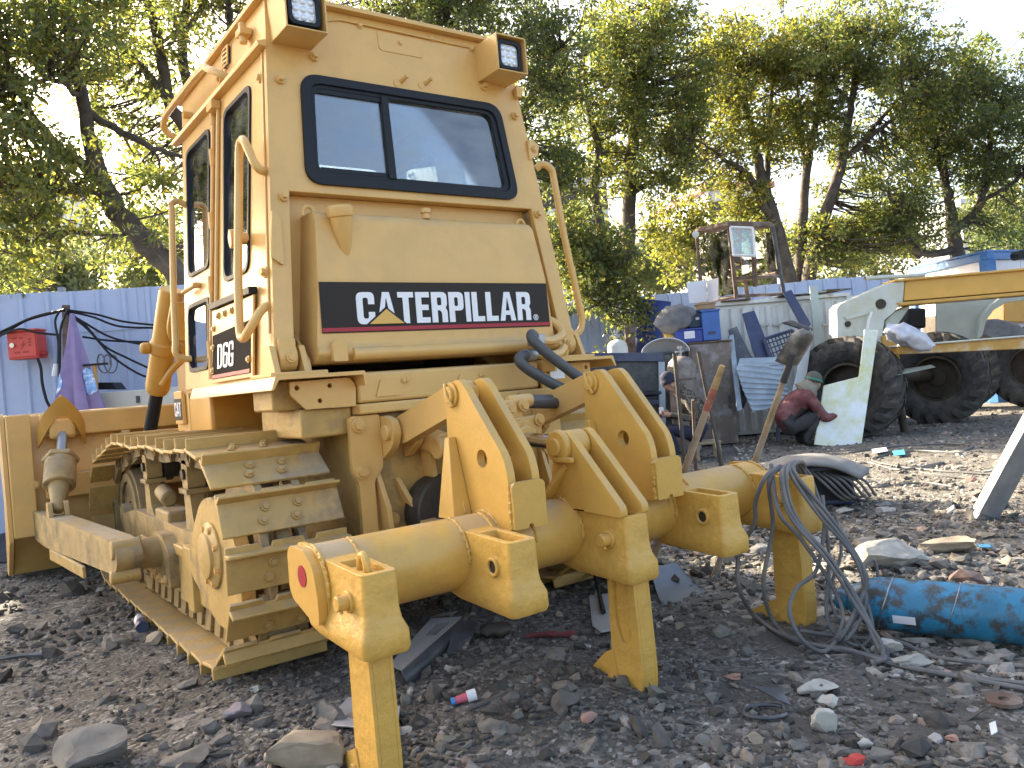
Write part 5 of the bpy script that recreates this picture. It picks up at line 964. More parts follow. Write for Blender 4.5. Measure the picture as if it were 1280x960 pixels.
for k in range(5):
    px = (930, 1000, 1025, 1048, 1062)[k]; q = lat(px, D0, 985); b = MB(); b.box(q-.25, q+.22, -.12+.03*k, .45, zt+.004+.012*k, zt+.022+.012*k); xf(b, fr_ @ Matrix.Translation((q, 0, 0)) @ Matrix.Rotation(R((-8, 12, -14, 9, 20)[k]), 4, 'Z') @ Matrix.Translation((-q, 0, 0)))
    o = b.build('scrap_board', (M_RUST, M_DKMET, M_PRIMG, M_WOOD, M_DKMET)[k]); tag(o, ('rusty flat sheet', 'dark metal sheet', 'green-grey board', 'weathered wooden board', 'dark bent plate')[k]+' lying on the roof edge of the white container', 'board')
for px in (963, 978, 1040): q = lat(px, D0, 985); b = MB(); b.box(q-.07, q+.07, -.03, -.012, zat(px, 405, D0), zat(px, 405, D0)+.03); xf(b, fr_); b.build('door_latch', M_STEEL, t)
# ---- wrecked cab standing on the container
t = empty('wrecked_cab', dp(920, 362, 13.6), 'rusted empty machine cab with an open hinged window, standing on a container', 'machine cab')
zc0 = zt+.03
def up(px, D, py): v = dp(px, py, D); return v
TA, TB, TC = up(871, 14.0, 291), up(911, 13.3, 283), up(966, 13.55, 284); TD = TA+(TC-TB)
def foot(v, dx=0): return Vector((v.x+RT.x*dx, v.y+RT.y*dx, zc0))
for v, dx in ((TA, .0), (TB, .03), (TC, .10), (TD, .06)):
    b = MB(); b.tube([foot(v, dx), v], .035, 8); b.build('cab_post', M_RUST if v is not TC else M_DKMET, t)
b = MB(); up_ = Vector((0, 0, .09)); e = [(v-(TA+TC)/2)*1.08+(TA+TC)/2 for v in (TA, TB, TC, TD)]; b.add(e+[v+up_+(((TA+TC)/2)-v)*.06 for v in e], [(3, 2, 1, 0), (4, 5, 6, 7), (0, 1, 5, 4), (1, 2, 6, 5), (2, 3, 7, 6), (3, 0, 4, 7)]); b.build('cab_roof', M_RUST, t, bevel=.02)
for u, v, f in ((TB, TC, .25), (TB, TC, .0), (TA, TB, .0), (TC, TD, .3), (TD, TA, .3)):
    z_ = zc0+(TB.z-zc0)*f+.04; b = MB(); b.tube([Vector((u.x, u.y, z_)), Vector((v.x+RT.x*.05, v.y+RT.y*.05, z_))], .028, 8); b.build('cab_rail', M_RUST, t)
b = MB(); pA, pB = Vector((TA.x, TA.y, zc0+.08)), Vector((TB.x, TB.y, zc0+.08)); n_ = (pB-pA).cross(Vector((0, 0, 1))).normalized()*.006; hh = Vector((0, 0, TB.z-zc0-.12)); b.add([pA, pB, pB+hh, pA+hh, pA+n_, pB+n_, pB+hh+n_, pA+hh+n_], [(0, 1, 2, 3), (7, 6, 5, 4), (0, 4, 5, 1), (2, 6, 7, 3), (1, 5, 6, 2), (0, 3, 7, 4)]); b.build('side_glass', M_GLASSD, t, smooth=False)
b = MB(); pA, pB = Vector((TC.x, TC.y, zc0+.4)), Vector((TD.x, TD.y, zc0+.4)); hh = Vector((0, 0, TB.z-zc0-.5)); b.add([pA, pB, pB+hh, pA+hh, pA+n_, pB+n_, pB+hh+n_, pA+hh+n_], [(0, 1, 2, 3), (7, 6, 5, 4), (0, 4, 5, 1), (2, 6, 7, 3), (1, 5, 6, 2), (0, 3, 7, 4)]); b.build('rear_glass', M_GLASSD, t, smooth=False)
c4 = [dp(913, 284, 13.15), dp(941, 285, 12.95), dp(944, 320, 12.85), dp(917, 319, 13.05)]; b = MB()
for i in range(4): b.tube([c4[i], c4[(i+1) % 4]], .022, 6)
b.build('hinged_window_frame', M_WHITEP, t)
b = MB(); o3 = FW*.008; b.add(c4+[v+o3 for v in c4], [(0, 1, 2, 3), (7, 6, 5, 4), (0, 4, 5, 1), (1, 5, 6, 2), (2, 6, 7, 3), (3, 7, 4, 0)]); b.build('hinged_window_pane', glass_mat('green_pane', (.45, .62, .55), .18, .5), t, smooth=False)
b = MB(); b.tube([dp(941, 300, 13.3), dp(944, 358, 13.25)], .04, 8); b.build('door_post', M_RUST, t)
b = MB(); b.tube([dp(922, 318, 13.2), dp(940, 334, 13.2)], .012, 6); b.build('stay', M_STEEL, t)
b = MB(); b.lathe(dp(870, 293, 13.9), dp(868, 293, 13.7), [(0, .05), (.05, .06), (.07, .055), (.075, .01)], 12); b.build('cab_lamp', M_WHITEP, t)
# ---- tarpaulin-covered boxes under the cab
def crumple(mb, amp, f):
    mb.v = [tuple(Vector(p)+amp*Vector(mnoise.noise_vector(Vector(p)*f))) for p in mb.v]; return mb
def gridplate(P, nu, nv, bulge=0.0, th=.01):  # bilinear sheet through 4 corners, slightly bulged, with thickness
    vs = []
    for j in range(nv+1):
        for i in range(nu+1):
            u, v = i/nu, j/nv; p = P[0]*(1-u)*(1-v)+P[1]*u*(1-v)+P[2]*u*v+P[3]*(1-u)*v
            vs.append(p - FW*bulge*math.sin(math.pi*u)*math.sin(math.pi*v))
    n = len(vs); q = lambda i, j: j*(nu+1)+i
    fs = [(q(i, j), q(i+1, j), q(i+1, j+1), q(i, j+1)) for j in range(nv) for i in range(nu)]
    fs += [tuple(n+k for k in f[::-1]) for f in fs]
    rim = [q(i, 0) for i in range(nu)]+[q(nu, j) for j in range(nv)]+[q(i, nv) for i in range(nu, 0, -1)]+[q(0, j) for j in range(nv, 0, -1)]
    fs += [(rim[k], n+rim[k], n+rim[(k+1) % len(rim)], rim[(k+1) % len(rim)]) for k in range(len(rim))]
    return vs+[p+FW*th for p in vs], fs
def sheet(name, pxs, D, mt, label, cat, nu=12, nv=12, bulge=0, th=.012, amp=0, f=3, group=None):
    Ds = D if hasattr(D, '__len__') else [D]*4; vs, fs = gridplate([dp(p[0], p[1], d) for p, d in zip(pxs, Ds)], nu, nv, bulge, th)
    b = MB(); b.add(vs, fs)
    if amp: crumple(b, amp, f)
    o = b.build(name, mt, ang=60); return tag(o, label, cat, group)
# ---- junk pile left of the container
sheet('tarpaulin', [(797, 372), (836, 376), (834, 470), (790, 470)], [13.9, 13.7, 13.5, 13.6], M_TARP, 'deep blue tarpaulin hanging at the fence beside the grey sack', 'tarpaulin', 14, 14, .15, .01, .07, 3)
b = MB(); pxplate(b, [(782, 407), (794, 405), (798, 512), (782, 512)], 13.2, .2); tag(b.build('rusty_plate', M_RUST, bevel=.01), 'rusty brown upright plate beside the blue tarpaulin', 'plate')
t = empty('rusty_cabinet', gpt(893, 12.3), 'rust-brown steel cabinet with peeling paint carrying blue boxes', 'cabinet')
b = MB(); M_ = frame(gpt(893, 12.2), -8); h_ = zat(893, 427, 12.2); b.box(-.31, .31, 0, .55, .02, h_); xf(b, M_); b.build('cabinet_body', mat('peeling_cabinet', (.19, .15, .13), .75, var=.2, scale=5, col2=(.40, .40, .42), thr=.62, scale2=4, bump=.2), t, bevel=.012)
b = MB(); b.box(-.33, .33, -.02, .57, h_, h_+.025); xf(b, M_); b.build('cabinet_top', M_RUST, t, bevel=.005)
b = MB(); b.box(-.29, -.28, -.008, 0, .06, h_-.04); b.box(.2, .24, -.02, 0, .55, .75); xf(b, M_); b.build('cabinet_trim', M_DKMET, t)
def crate(name, px0, px1, py0, py1, D, dep, mt, label, cat='box', lid=True, extra=None, turn=-6):
    b = MB(); cx = (px0+px1)/2; W_ = lat(px1, D, px0)/2; z0_, z1_ = zat(cx, py1, D), zat(cx, py0, D); q = dp(cx, 480, D); M_ = frame((q.x, q.y, 0), turn)
    t = empty(name, (q.x, q.y, z0_), label, cat); b.box(-W_, W_, 0, dep, z0_, z1_-.02); xf(b, M_); b.build('box_body', mt, t, bevel=.012)
    b = MB(); b.box(-W_-.012, W_+.012, -.012, dep+.012, z1_-.022, z1_+.01); xf(b, M_); b.build('lid', mt, t, bevel=.008)
    if extra:
        u0, u1, v0, v1, m2 = extra; b = MB(); b.box(-W_+2*W_*u0, -W_+2*W_*u1, -.006, -.001, z0_+(z1_-z0_)*v0, z0_+(z1_-z0_)*v1); xf(b, M_); b.build('sticker', m2, t)
    return t
crate('blue_box', 884, 906, 387, 425, 12.2, .3, M_BLUE, 'upright bright blue box on the rusty cabinet', extra=(.3, .7, .2, .3, M_NAVY))
crate('teal_box', 866, 884, 388, 409, 12.35, .3, M_TEAL, 'dark teal box with a small white tag above the royal blue crate', extra=(.55, .8, .45, .6, M_WHITEP))
crate('blue_crate', 848, 883, 411, 428, 12.25, .35, M_ROYAL, 'royal blue crate with a pale tilted sticker', extra=(.35, .72, .3, .85, M_PAPER))
crate('yellow_box', 836, 849, 409, 430, 12.4, .35, mat('mustard_box', (.45, .30, .06), .5, var=.15), 'mustard-yellow box beside the royal blue crate')
crate('crate_stack_base', 833, 868, 430, 520, 12.6, .5, M_DKMET, 'dark metal chest under the yellow box and the blue crate', 'chest')
b = MB(); q0 = dp(845, 397, 12.35); b.lathe(q0-RT*.30-Vector((0, 0, .12)), q0+RT*.30+Vector((0, 0, .1)), [(0, .05), (.03, .09), (.06, .13), (.12, .17), (.18, .19), (.26, .2), (.35, .205), (.43, .19), (.5, .16), (.54, .12), (.58, .08), (.64, .04)], 30); crumple(b, .07, 5); crumple(b, .03, 14); tag(b.build('grey_sack', M_SACK, ang=60), 'stuffed grey sack lying tilted on the boxes', 'sack')
t = empty('open_carton', dp(880, 380, 12.7), 'white open cardboard carton with its flaps spread under the wrecked cab', 'carton')
for pts, D in (([(858, 353), (883, 350), (884, 377), (862, 379)], [12.7, 12.75, 12.75, 12.7]), ([(884, 351), (898, 347), (898, 375), (885, 378)], [12.74, 12.5, 12.5, 12.74])):
    b = MB(); pxplate(b, pts, D, .012); b.build('carton_panel', M_PAPER, t)
crate('brown_carton', 880, 902, 378, 386, 12.5, .3, M_CARD, 'low brown carton between the blue box and the white carton', 'carton')
b = MB(); q = dp(832, 441, 12.0); r_ = .36; vs = []
for j in range(9):
    for i in range(25):
        th_ = math.pi*i/24; ph = math.pi/2*j/8; vs.append(q+RT*(-r_*math.cos(th_)*math.cos(ph*.6))+Vector((0, 0, r_*.62*math.sin(th_)*math.cos(ph)))+FW*(.35*j/8))
n_ = len(vs); fs = [(j*25+i, j*25+i+1, (j+1)*25+i+1, (j+1)*25+i) for j in range(8) for i in range(24)]; b.add(vs, fs); o = b.build('curved_fender', M_WHITEP, ang=60); o.modifiers.new('s', 'SOLIDIFY').thickness = .012; tag(o, 'white dome-shaped fender behind the blue frame', 'fender')
crate('fender_rest', 812, 852, 441, 540, 12.0, .4, M_DKMET, 'dark steel chest under the white dome-shaped fender', 'chest')
# ---- blue steel frame screen
t = empty('steel_frame_screen', gpt(780, 11.4), 'blue-black steel frame with a dark panel, white gas bottle behind it', 'steel frame')
for pts, mt, nm in (([(700, 441), (829, 441), (829, 452), (700, 452)], M_NAVY, 'top_rail'), ([(823, 452), (831, 452), (833, 566), (825, 566)], M_GREYP, 'frame_post'), ([(700, 452), (708, 452), (710, 572), (702, 572)], M_GREYP, 'frame_post'), ([(708, 500), (824, 500), (824, 506), (708, 506)], M_NAVY, 'mid_rail'), ([(708, 552), (824, 552), (824, 558), (708, 558)], M_NAVY, 'low_rail')):
    b = MB(); pxplate(b, pts, 11.4, .09); b.build(nm, mt, t, bevel=.008)
b = MB(); pxplate(b, [(708, 452), (824, 452), (824, 553), (708, 553)], 11.44, .02); b.build('dark_panel', mat('dark_mesh_panel', (.04, .045, .05), .5, var=.4, scale=30, col2=(.12, .125, .13), thr=.6, scale2=2.2), t)
b = MB(); q = dp(812, 492, 11.2); b.lathe(q-Vector((0, 0, .04)), q+Vector((0, 0, .05)), [(0, .10), (.03, .17), (.06, .16), (.08, .05)], 18); b.build('seat_pad', M_BLK, t)
# ---- gas bottles
def gas_bottle(px, D, r, pytop, mt, label, valve=True):
    g_ = gpt(px, D); zt_ = zat(px, pytop, D); t = empty('gas_bottle', g_, label, 'gas bottle'); b = MB(); h = zt_-g_.z-(.14 if valve else .04)
    b.lathe(g_, g_+Vector((0, 0, 1)), [(0, r*.8), (.03, r), (h-r*.75, r), (h-r*.4, r*.9), (h-r*.12, r*.6), (h, r*.25)], 24); b.build('bottle_shell', mt, t)
    b = MB(); b.cyl(g_+Vector((0, 0, h-.02)), g_+Vector((0, 0, h+.10)), .022, n=10); b.cyl(g_+Vector((0, 0, h+.06))-RT*.07, g_+Vector((0, 0, h+.06))+RT*.05, .018, n=10); b.cyl(g_+Vector((0, 0, h+.10)), g_+Vector((0, 0, h+.14)), .035, n=12); b.build('valve', M_STEEL, t)
    b = MB(); b.ring(g_+Vector((0, 0, h*.75)), g_+Vector((0, 0, h*.75+.02)), r+.006, r-.002, 24); b.build('band', M_RUST, t); return t
gas_bottle(777, 12.0, .150, 412, mat('white_bottle', (.62, .60, .56), .4, var=.12, col2=(.40, .33, .27), thr=.64), 'white gas bottle with a brass valve behind the blue-black frame')
gas_bottle(855, 11.6, .195, 441, mat('brown_bottle', (.16, .13, .115), .5, var=.2, col2=(.36, .33, .30), thr=.6), 'squat grey-brown gas tank in front of the rusty cabinet', False)
# ---- leaning boards and panels in front of the container
def board(name, pts, D, th, mt, label, cat='board', bevel=.004): b = MB(); pxplate(b, pts, D, th); return tag(b.build(name, mt, bevel=bevel), label, cat)
board('metal_plank', [(911, 412), (921, 408), (948, 462), (930, 510), (922, 510)], [12.5, 12.55, 12.3, 11.9, 11.9], .03, M_DKMET, 'scratched dark metal plank leaning left of the navy board', 'plank')
board('navy_board', [(928, 392), (943, 388), (976, 470), (972, 510), (960, 500)], [12.75, 12.75, 12.2, 11.95, 12.0], .04, M_NAVY, 'navy blue board leaning steeply against the white container')
board('navy_plank', [(979, 366), (989, 362), (1014, 405), (1006, 415)], [13.0, 13.0, 12.5, 12.5], .04, M_NAVY, 'short navy plank leaning at the container top', 'plank')
board('pale_strip', [(1012, 358), (1022, 357), (1036, 520), (1026, 520)], [13.05, 13.05, 12.4, 12.4], .03, M_PRIMG, 'pale grey-green metal strip leaning upright on the container', 'strip')
board('pale_post', [(911, 420), (917, 418), (928, 512), (922, 514)], [12.3, 12.3, 11.7, 11.7], .05, M_GREYP, 'pale blue-grey post leaning at the cabinet', 'post')
t = empty('metal_grille', gpt(985, 12.2), 'navy metal grille panel leaning on the container', 'grille')
G4 = [dp(955, 424, 12.45), dp(990, 413, 12.5), dp(1003, 440, 12.25), dp(966, 456, 12.2)]
def bl(u, v): return G4[0]*(1-u)*(1-v)+G4[1]*u*(1-v)+G4[2]*u*v+G4[3]*(1-u)*v
for i in range(4): b = MB(); b.tube([G4[i], G4[(i+1) % 4]], .028, 6); b.build('grille_frame', M_NAVY, t)
for k in range(1, 8): b = MB(); b.tube([bl(k/8, .0), bl(k/8, 1)], .011, 5); b.build('grille_bar', M_NAVY, t)
for k in range(1, 5): b = MB(); b.tube([bl(0, k/5), bl(1, k/5)], .011, 5); b.build('grille_bar', M_NAVY, t)
b = MB(); b.tube([dp(975, 447, 12.25), gpt(968, 12.0)], .03, 6); b.build('grille_leg', M_NAVY, t)
t = empty('corrugated_sheet', gpt(955, 11.7), 'pale grey-blue crumpled corrugated sheet leaning on the boards', 'metal sheet'); vs, fs = gridplate([dp(919, 460, 11.9), dp(978, 450, 12.0), dp(988, 506, 11.6), dp(940, 515, 11.5)], 20, 80, 0, .006)
b = MB(); b.add(vs, fs); b.v = [tuple(Vector(p)+FW*.016*math.sin(Vector(p).z*80+Vector(p).dot(RT)*12)+.03*Vector(mnoise.noise_vector(Vector(p)*3))) for p in b.v]; b.build('sheet_face', M_GREYP, t, ang=60)
b = MB(); pxplate(b, [(925, 448), (975, 446), (978, 455), (921, 461)], [12.1, 12.1, 11.95, 11.9], .02); b.build('sheet_top', M_GREYP, t)
board('black_bracket', [(978, 403), (990, 400), (1017, 411), (1015, 415)], [12.3, 12.3, 12.0, 12.0], .10, M_DKMET, 'thin black bracket plate jutting out above the grille', 'bracket')
board('dull_steel_plate', [(1003, 412), (1016, 414), (1007, 480), (1000, 512), (985, 508), (996, 465)], [12.1, 12.0, 11.8, 11.6, 11.6, 11.8], .02, M_STEEL, 'dull bare steel plate propped beside the big tyre', 'plate')

# ---- big tyres
def tyre(px, D, cy_px, rad, wid, turn, label, face=1):
    c = dp(px, cy_px, D); c.z = rad+.01+ghs(c.x, c.y)-.02
    ax = (AX @ Matrix.Rotation(R(turn), 4, 'Z')).to_3x3() @ Vector((0, -1, 0)); ax.normalize()
    t = empty('tyre', (c.x, c.y, 0), label, 'tyre', None)
    b = MB(); w = wid/2; pr = [(-w*.62, rad*.50), (-w*.80, rad*.54), (-w, rad*.70), (-w*1.02, rad*.80), (-w*.9, rad*.90), (-w*.5, rad*.925), (w*.5, rad*.925), (w*.9, rad*.90), (w*1.02, rad*.80), (w, rad*.70), (w*.80, rad*.54), (w*.62, rad*.50)]
    N_ = 44; u = ax.orthogonal().normalized(); v = ax.cross(u); vs = [c+ax*t_+(u*math.cos(2*math.pi*k/N_)+v*math.sin(2*math.pi*k/N_))*r_ for t_, r_ in pr for k in range(N_)]; m_ = len(pr)
    b.add(vs, [(i*N_+k, i*N_+(k+1) % N_, ((i+1) % m_)*N_+(k+1) % N_, ((i+1) % m_)*N_+k) for i in range(m_) for k in range(N_)]); b.build('tyre_carcass', M_TYRE, t, ang=50)
    NL = 19; lug = None
    for s in (-1, 1):
        for k in range(NL):
            a0 = 2*math.pi*(k+(.5 if s > 0 else 0))/NL; b = MB(); vs = []
            for (tt, da, rr) in ((.04, 0, .915), (.04, .62, .915), (.75, -.30, .90), (1.04, -.42, .80)):
                pass
            secs = [(.03, .26, .90, 1.03), (.45, .08, .90, 1.03), (.90, -.12, .87, 1.0), (1.07, -.20, .74, .84)]
            for tt, da, ri, ro in secs:
                for rr, d2 in ((ri, -.085), (ro, -.062), (ro, .062), (ri, .085)):
                    a = a0+da*s*0+da+d2; vs.append(c+ax*(s*tt*w)+(u*math.cos(a)+v*math.sin(a))*rad*rr)
            fs = [(4*i+j, 4*i+(j+1) % 4, 4*(i+1)+(j+1) % 4, 4*(i+1)+j) for i in range(3) for j in range(4)]+[(3, 2, 1, 0), (12, 13, 14, 15)]
            b.add(vs, fs); b.build('lug', M_LUG, t)
    b = MB(); b.ring(c-ax*w*.62, c+ax*w*.62, rad*.505, rad*.45, 36); b.build('rim', M_GREASE, t); b = MB(); b.ring(c-ax*.02-ax*w*.3, c+ax*.02-ax*w*.3, rad*.46, rad*.16, 36); b.cyl(c-ax*w*.5, c-ax*w*.05, rad*.17, n=20); b.build('wheel_disc', M_GREASE, t)
    for f_ in (w*.55, w*.78):
        b = MB(); b.ring(c+ax*f_, c+ax*(f_+.015), rad*(.53 if f_ < w*.7 else .60), rad*(.47 if f_ < w*.7 else .565), 40); b.build('rim_flange', M_GREASE, t)
    return t
tyre(1062, 11.9, 480, .735, .55, -38, 'big lugged tyre right behind the white panel')
tyre(1172, 13.2, 470, .735, .55, -38, 'big lugged tyre under the yellow frame rail')
tyre(1195, 15.6, 440, .735, .55, -38, 'big dusty tyre on the far side of the yellow frame')
tyre(1290, 15.0, 450, .735, .55, -38, 'big dusty tyre beside the site office corner')
# ---- stripped motor grader
t = empty('grader_frame', gpt(1200, 12.4), 'stripped grader frame, yellow beam with bare pale primer on its gooseneck', 'grader')
def gpart(name, pts, D, th, mt, bevel=.01, parent=None): b = MB(); pxplate(b, pts, D, th); return b.build(name, mt, parent or t, bevel=bevel)
MBm = gpart('main_beam', [(1132, 350), (1420, 326), (1420, 352), (1130, 376)], [12.0, 11.5, 11.5, 12.0], .34, mat('grader_yellow', (.66, .36, .07), .4, var=.08, scale=3))
gpart('beam_flange', [(1122, 378), (1420, 353), (1420, 357), (1126, 382)], [11.96, 11.46, 11.46, 11.96], .42, M_RIP, parent=MBm); gpart('beam_flange', [(1119, 349), (1420, 322.5), (1420, 325.5), (1119, 352)], [11.96, 11.46, 11.46, 11.96], .42, M_RIP, parent=MBm)
GN = gpart('gooseneck', [(1046, 386), (1050, 380), (1112, 353.5), (1131, 351), (1129, 377), (1117, 391), (1106, 400), (1103, 420), (1110, 452), (1052, 452), (1047, 420)], 12.0, .34, M_PRIMER)
gpart('neck_plate', [(1056, 396), (1092, 386), (1094, 390), (1058, 400)], 11.97, .03, M_PRIMER, parent=GN); b = MB(); b.cyl(dp(1101, 380, 11.97), dp(1101, 380, 12.03), .075, n=16); b.build('pivot_bore', M_GREASE, GN); b = MB(); b.cyl(dp(1060, 405, 11.97), dp(1060, 405, 12.03), .045, n=14); b.build('pivot_bore', M_GREASE, GN)
gpart('neck_inner', [(1118, 390), (1140, 380), (1128, 398), (1118, 412), (1110, 420), (1106, 402)], 12.1, .2, M_PRIMG, parent=GN)
gpart('drop_leg', [(1103, 420), (1113, 418), (1122, 430), (1125, 448), (1122, 466), (1106, 463), (1105, 440)], 11.95, .25, M_ORG)
LR = gpart('lower_rail', [(1123, 444), (1420, 420), (1420, 432), (1123, 443.5)] if False else [(1122, 433), (1420, 410), (1420, 430), (1122, 443)], [11.5, 11.0, 11.0, 11.5], .22, mat('grader_yellow_worn', (.58, .32, .07), .45, var=.15, scale=5, col2=(.62, .64, .62), thr=.6, scale2=2.5))
gpart('rail_top', [(1122, 431.5), (1420, 408), (1420, 410.5), (1122, 434)], [11.46, 10.96, 10.96, 11.46], .3, M_PRIMER, parent=LR)
gpart('side_plate', [(1170, 378), (1252, 371), (1238, 382), (1226, 398), (1221, 425), (1170, 430)], 13.2, .03, M_PRIMG)
gpart('rear_arch', [(1252, 371), (1290, 368), (1290, 374), (1258, 378), (1242, 388), (1232, 402), (1228, 420), (1221, 425), (1226, 398), (1238, 382)], 13.1, .2, M_PRIMG)
gpart('step_plate', [(1114, 464), (1165, 456), (1170, 459), (1118, 470)], [11.6, 11.8, 11.5, 11.3], .05, M_PRIMG)
b = MB(); b.ring(dp(1081, 348, 12.6), dp(1155, 344, 13.0), .032, .024, 14); b.build('frame_pipe', M_PRIMER, t)
b = MB(); b.cyl(dp(1108, 470, 12.3), dp(1160, 470, 13.2), .10, n=14); b.cyl(dp(1115, 455, 11.9), gpt(1128, 12.0), .06, n=12); b.build('axle', M_GREASE, t)
b = MB(); b.tube([dp(1090, 390, 11.9), dp(1086, 400, 11.9), dp(1084, 412, 11.9)], .02, 6); b.build('bolt_stub', M_WHITEP, t)
b = MB(); b.lathe(dp(1108, 410, 11.4), dp(1160, 432, 11.3), [(0, .06), (.05, .1), (.1, .12), (.17, .14), (.24, .15), (.3, .15), (.38, .145), (.48, .13), (.55, .1), (.62, .05)], 28); crumple(b, .06, 7); crumple(b, .035, 16); tag(b.build('wrapped_part', M_LAV, ang=60), 'lump wrapped in crumpled pale sheet beside the yellow leg', 'wrapped part')
b = MB(); pxplate(b, [(1135, 385), (1158, 385), (1158, 410), (1135, 410)], 13.4, .5); tag(b.build('black_box', M_BLK, bevel=.03), 'black box under the grader beam', 'box')
b = MB(); pxplate(b, [(1255, 376), (1420, 366), (1420, 402), (1255, 402)], 15.3, .6); tag(b.build('yellow_panel_machine', M_ORG, bevel=.02), 'orange-yellow machine panel below the site office corner', 'machine panel')
b = MB(); pxplate(b, [(1232, 400), (1250, 397), (1275, 405), (1290, 420), (1240, 424), (1228, 420)], 14.2, .5); crumple(b, .05, 4); tag(b.build('grey_cover', M_SACK, bevel=.04), 'crumpled grey cover over the far wheel', 'cover')
# ---- site office
t = empty('site_office', dp(1248, 520, 16.2), 'white site office cabin with bright blue frame posts', 'cabin'); OFB = mat('office_blue', (.035, .16, .42), .4, var=.06)
cN = gpt(1248, 16.2); cL = gpt(1148, 18.6); cR = cN+(Vector((RT.x, RT.y, 0))*.9+Vector((FW.x, FW.y, 0))*.45).normalized()*5.5; hz = zat(1248, 314, 16.2)
cN.z = cL.z = cR.z = 0
for A_, B_ in ((cN, cL), (cN, cR)):
    d_ = (B_-A_); L_ = d_.length; d_.normalize(); nn = Vector((d_.y, -d_.x, 0)); nn = nn if nn.dot(FW) < 0 else -nn
    M_ = Matrix(((d_.x, -nn.x, 0, A_.x), (d_.y, -nn.y, 0, A_.y), (0, 0, 1, 0), (0, 0, 0, 1)))
    npan = int(L_/.95)
    for k in range(npan): b = MB(); b.box(.08+k*(L_-.16)/npan, .08+(k+1)*(L_-.16)/npan-.012, .05, .11, .15, hz-.14); xf(b, M_); b.build('wall_panel', M_OFFW, t)
    b = MB(); b.box(.0, L_, 0, .16, hz-.15, hz); xf(b, M_); b.build('roof_beam', OFB, t, bevel=.01); b = MB(); b.box(.0, L_, 0, .16, .0, .16); xf(b, M_); b.build('floor_beam', OFB, t, bevel=.01)
    for x_ in (0, L_-.16): b = MB(); b.box(x_-.01, x_+.17, -.012, .18, 0, hz-.151); xf(b, M_); b.build('corner_post', OFB, t, bevel=.01)
    b = MB(); b.box(1.2, 2.1, -.0, .06, .9, 1.9); xf(b, M_); b.build('office_window', M_GREASE, t)
b = MB(); b.add([cN+Vector((0, 0, hz+.01)), cL+Vector((0, 0, hz+.01)), cL+(cR-cN)+Vector((0, 0, hz+.01)), cR+Vector((0, 0, hz+.01)), cN+Vector((0, 0, hz+.05)), cL+Vector((0, 0, hz+.05)), cL+(cR-cN)+Vector((0, 0, hz+.05)), cR+Vector((0, 0, hz+.05))], [(0, 1, 2, 3), (4, 7, 6, 5), (0, 4, 5, 1), (1, 5, 6, 2), (2, 6, 7, 3), (3, 7, 4, 0)]); b.build('cabin_roof', OFB, t)
b = MB(); q = dp(1278, 318, 15.9); b.cyl(q, q+FW*.25, .09, n=14); b.build('wall_lamp', M_BLK, t)
# ---- far buildings
def building(px0, px1, pytop, D, dep, floors, cols, mt, label, roofm):
    W_ = lat(px1, D, px0)/2; q = dp((px0+px1)/2, 480, D); M_ = frame((q.x, q.y, 0), 12); H_ = zat((px0+px1)/2, pytop, D); t = empty('apartment_building', (q.x, q.y, 0), label, 'building')
    b = MB(); b.box(-W_, W_, 0, dep, 0, H_); xf(b, M_); b.build('wall', mt, t)
    b = MB(); b.box(-W_-.3, W_+.3, -.3, dep+.3, H_, H_+.5); xf(b, M_); b.build('roof', roofm, t)
    for i in range(floors):
        for j in range(cols):
            x_ = -W_+(j+.5)*2*W_/cols; z_ = H_-1.6-i*3.0; b = MB(); b.box(x_-.65, x_+.65, -.05, .02, z_-.8, z_+.7); xf(b, M_); b.build('window', M_GREASE, t)
M_BLDG = mat('pale_render', (.62, .62, .66), .8, var=.05, scale=.5); M_PINK = mat('pink_roof', (.52, .20, .22), .8, var=.1, scale=.5)
building(-60, 75, 215, 55, 10, 6, 6, M_BLDG, 'pale apartment block glimpsed through the leaning tree', M_BLDG)
building(690, 780, 218, 60, 10, 6, 4, M_BLDG, 'pale block with a pink roof behind the round-crowned tree', M_PINK)
building(900, 985, 235, 62, 10, 5, 4, M_BLDG, 'pale block with a pink roof behind the yellowing tree', M_PINK)
building(1210, 1330, 255, 58, 10, 5, 5, M_BLDG, 'pale grey block behind the site office', M_BLDG)
# ============================================================ LEFT SIDE: red box, umbrella, wires, cabinet
t = empty('electrical_box', dp(28, 448, 8.25), 'red electrical enclosure with a warning sign, hung on the fence', 'electrical box')
q = dp(28, 431, 8.25); MQ = frame((q.x, q.y, 0), -3); zc_ = q.z; W_ = .155
b = MB(); b.box(-W_, W_, 0, .16, zc_-.145, zc_+.135); xf(b, MQ); b.build('box_body', M_REDBOX, t, bevel=.008); b = MB(); b.box(-W_-.012, W_+.012, -.02, .15, zc_+.135, zc_+.155); xf(b, MQ); b.build('rain_hood', M_REDBOX, t, bevel=.004)
b = MB(); b.box(-W_+.008, W_-.008, -.014, -.001, zc_-.125, zc_+.12); xf(b, MQ); b.build('door', M_REDBOX, t, bevel=.004)
b = MB(); b.cyl(MQ @ Vector((-.09, -.014, zc_+.0)), MQ @ Vector((-.09, -.035, zc_)), .025, n=14); b.build('lock', M_CHROME, t)
for nm, P in (('lightning_bolt', [(.02, .04), (-.02, -.005), (.005, -.005), (-.012, -.045), (.035, .01), (.008, .01)]), ):
    b = MB(); b.plate([(p[0]+.01, p[1]+zc_) for p in P], [], lambda u, v, w: MQ @ Vector((u, -.0145-w, v)), .002); b.build(nm, M_REDDK, t, smooth=False)
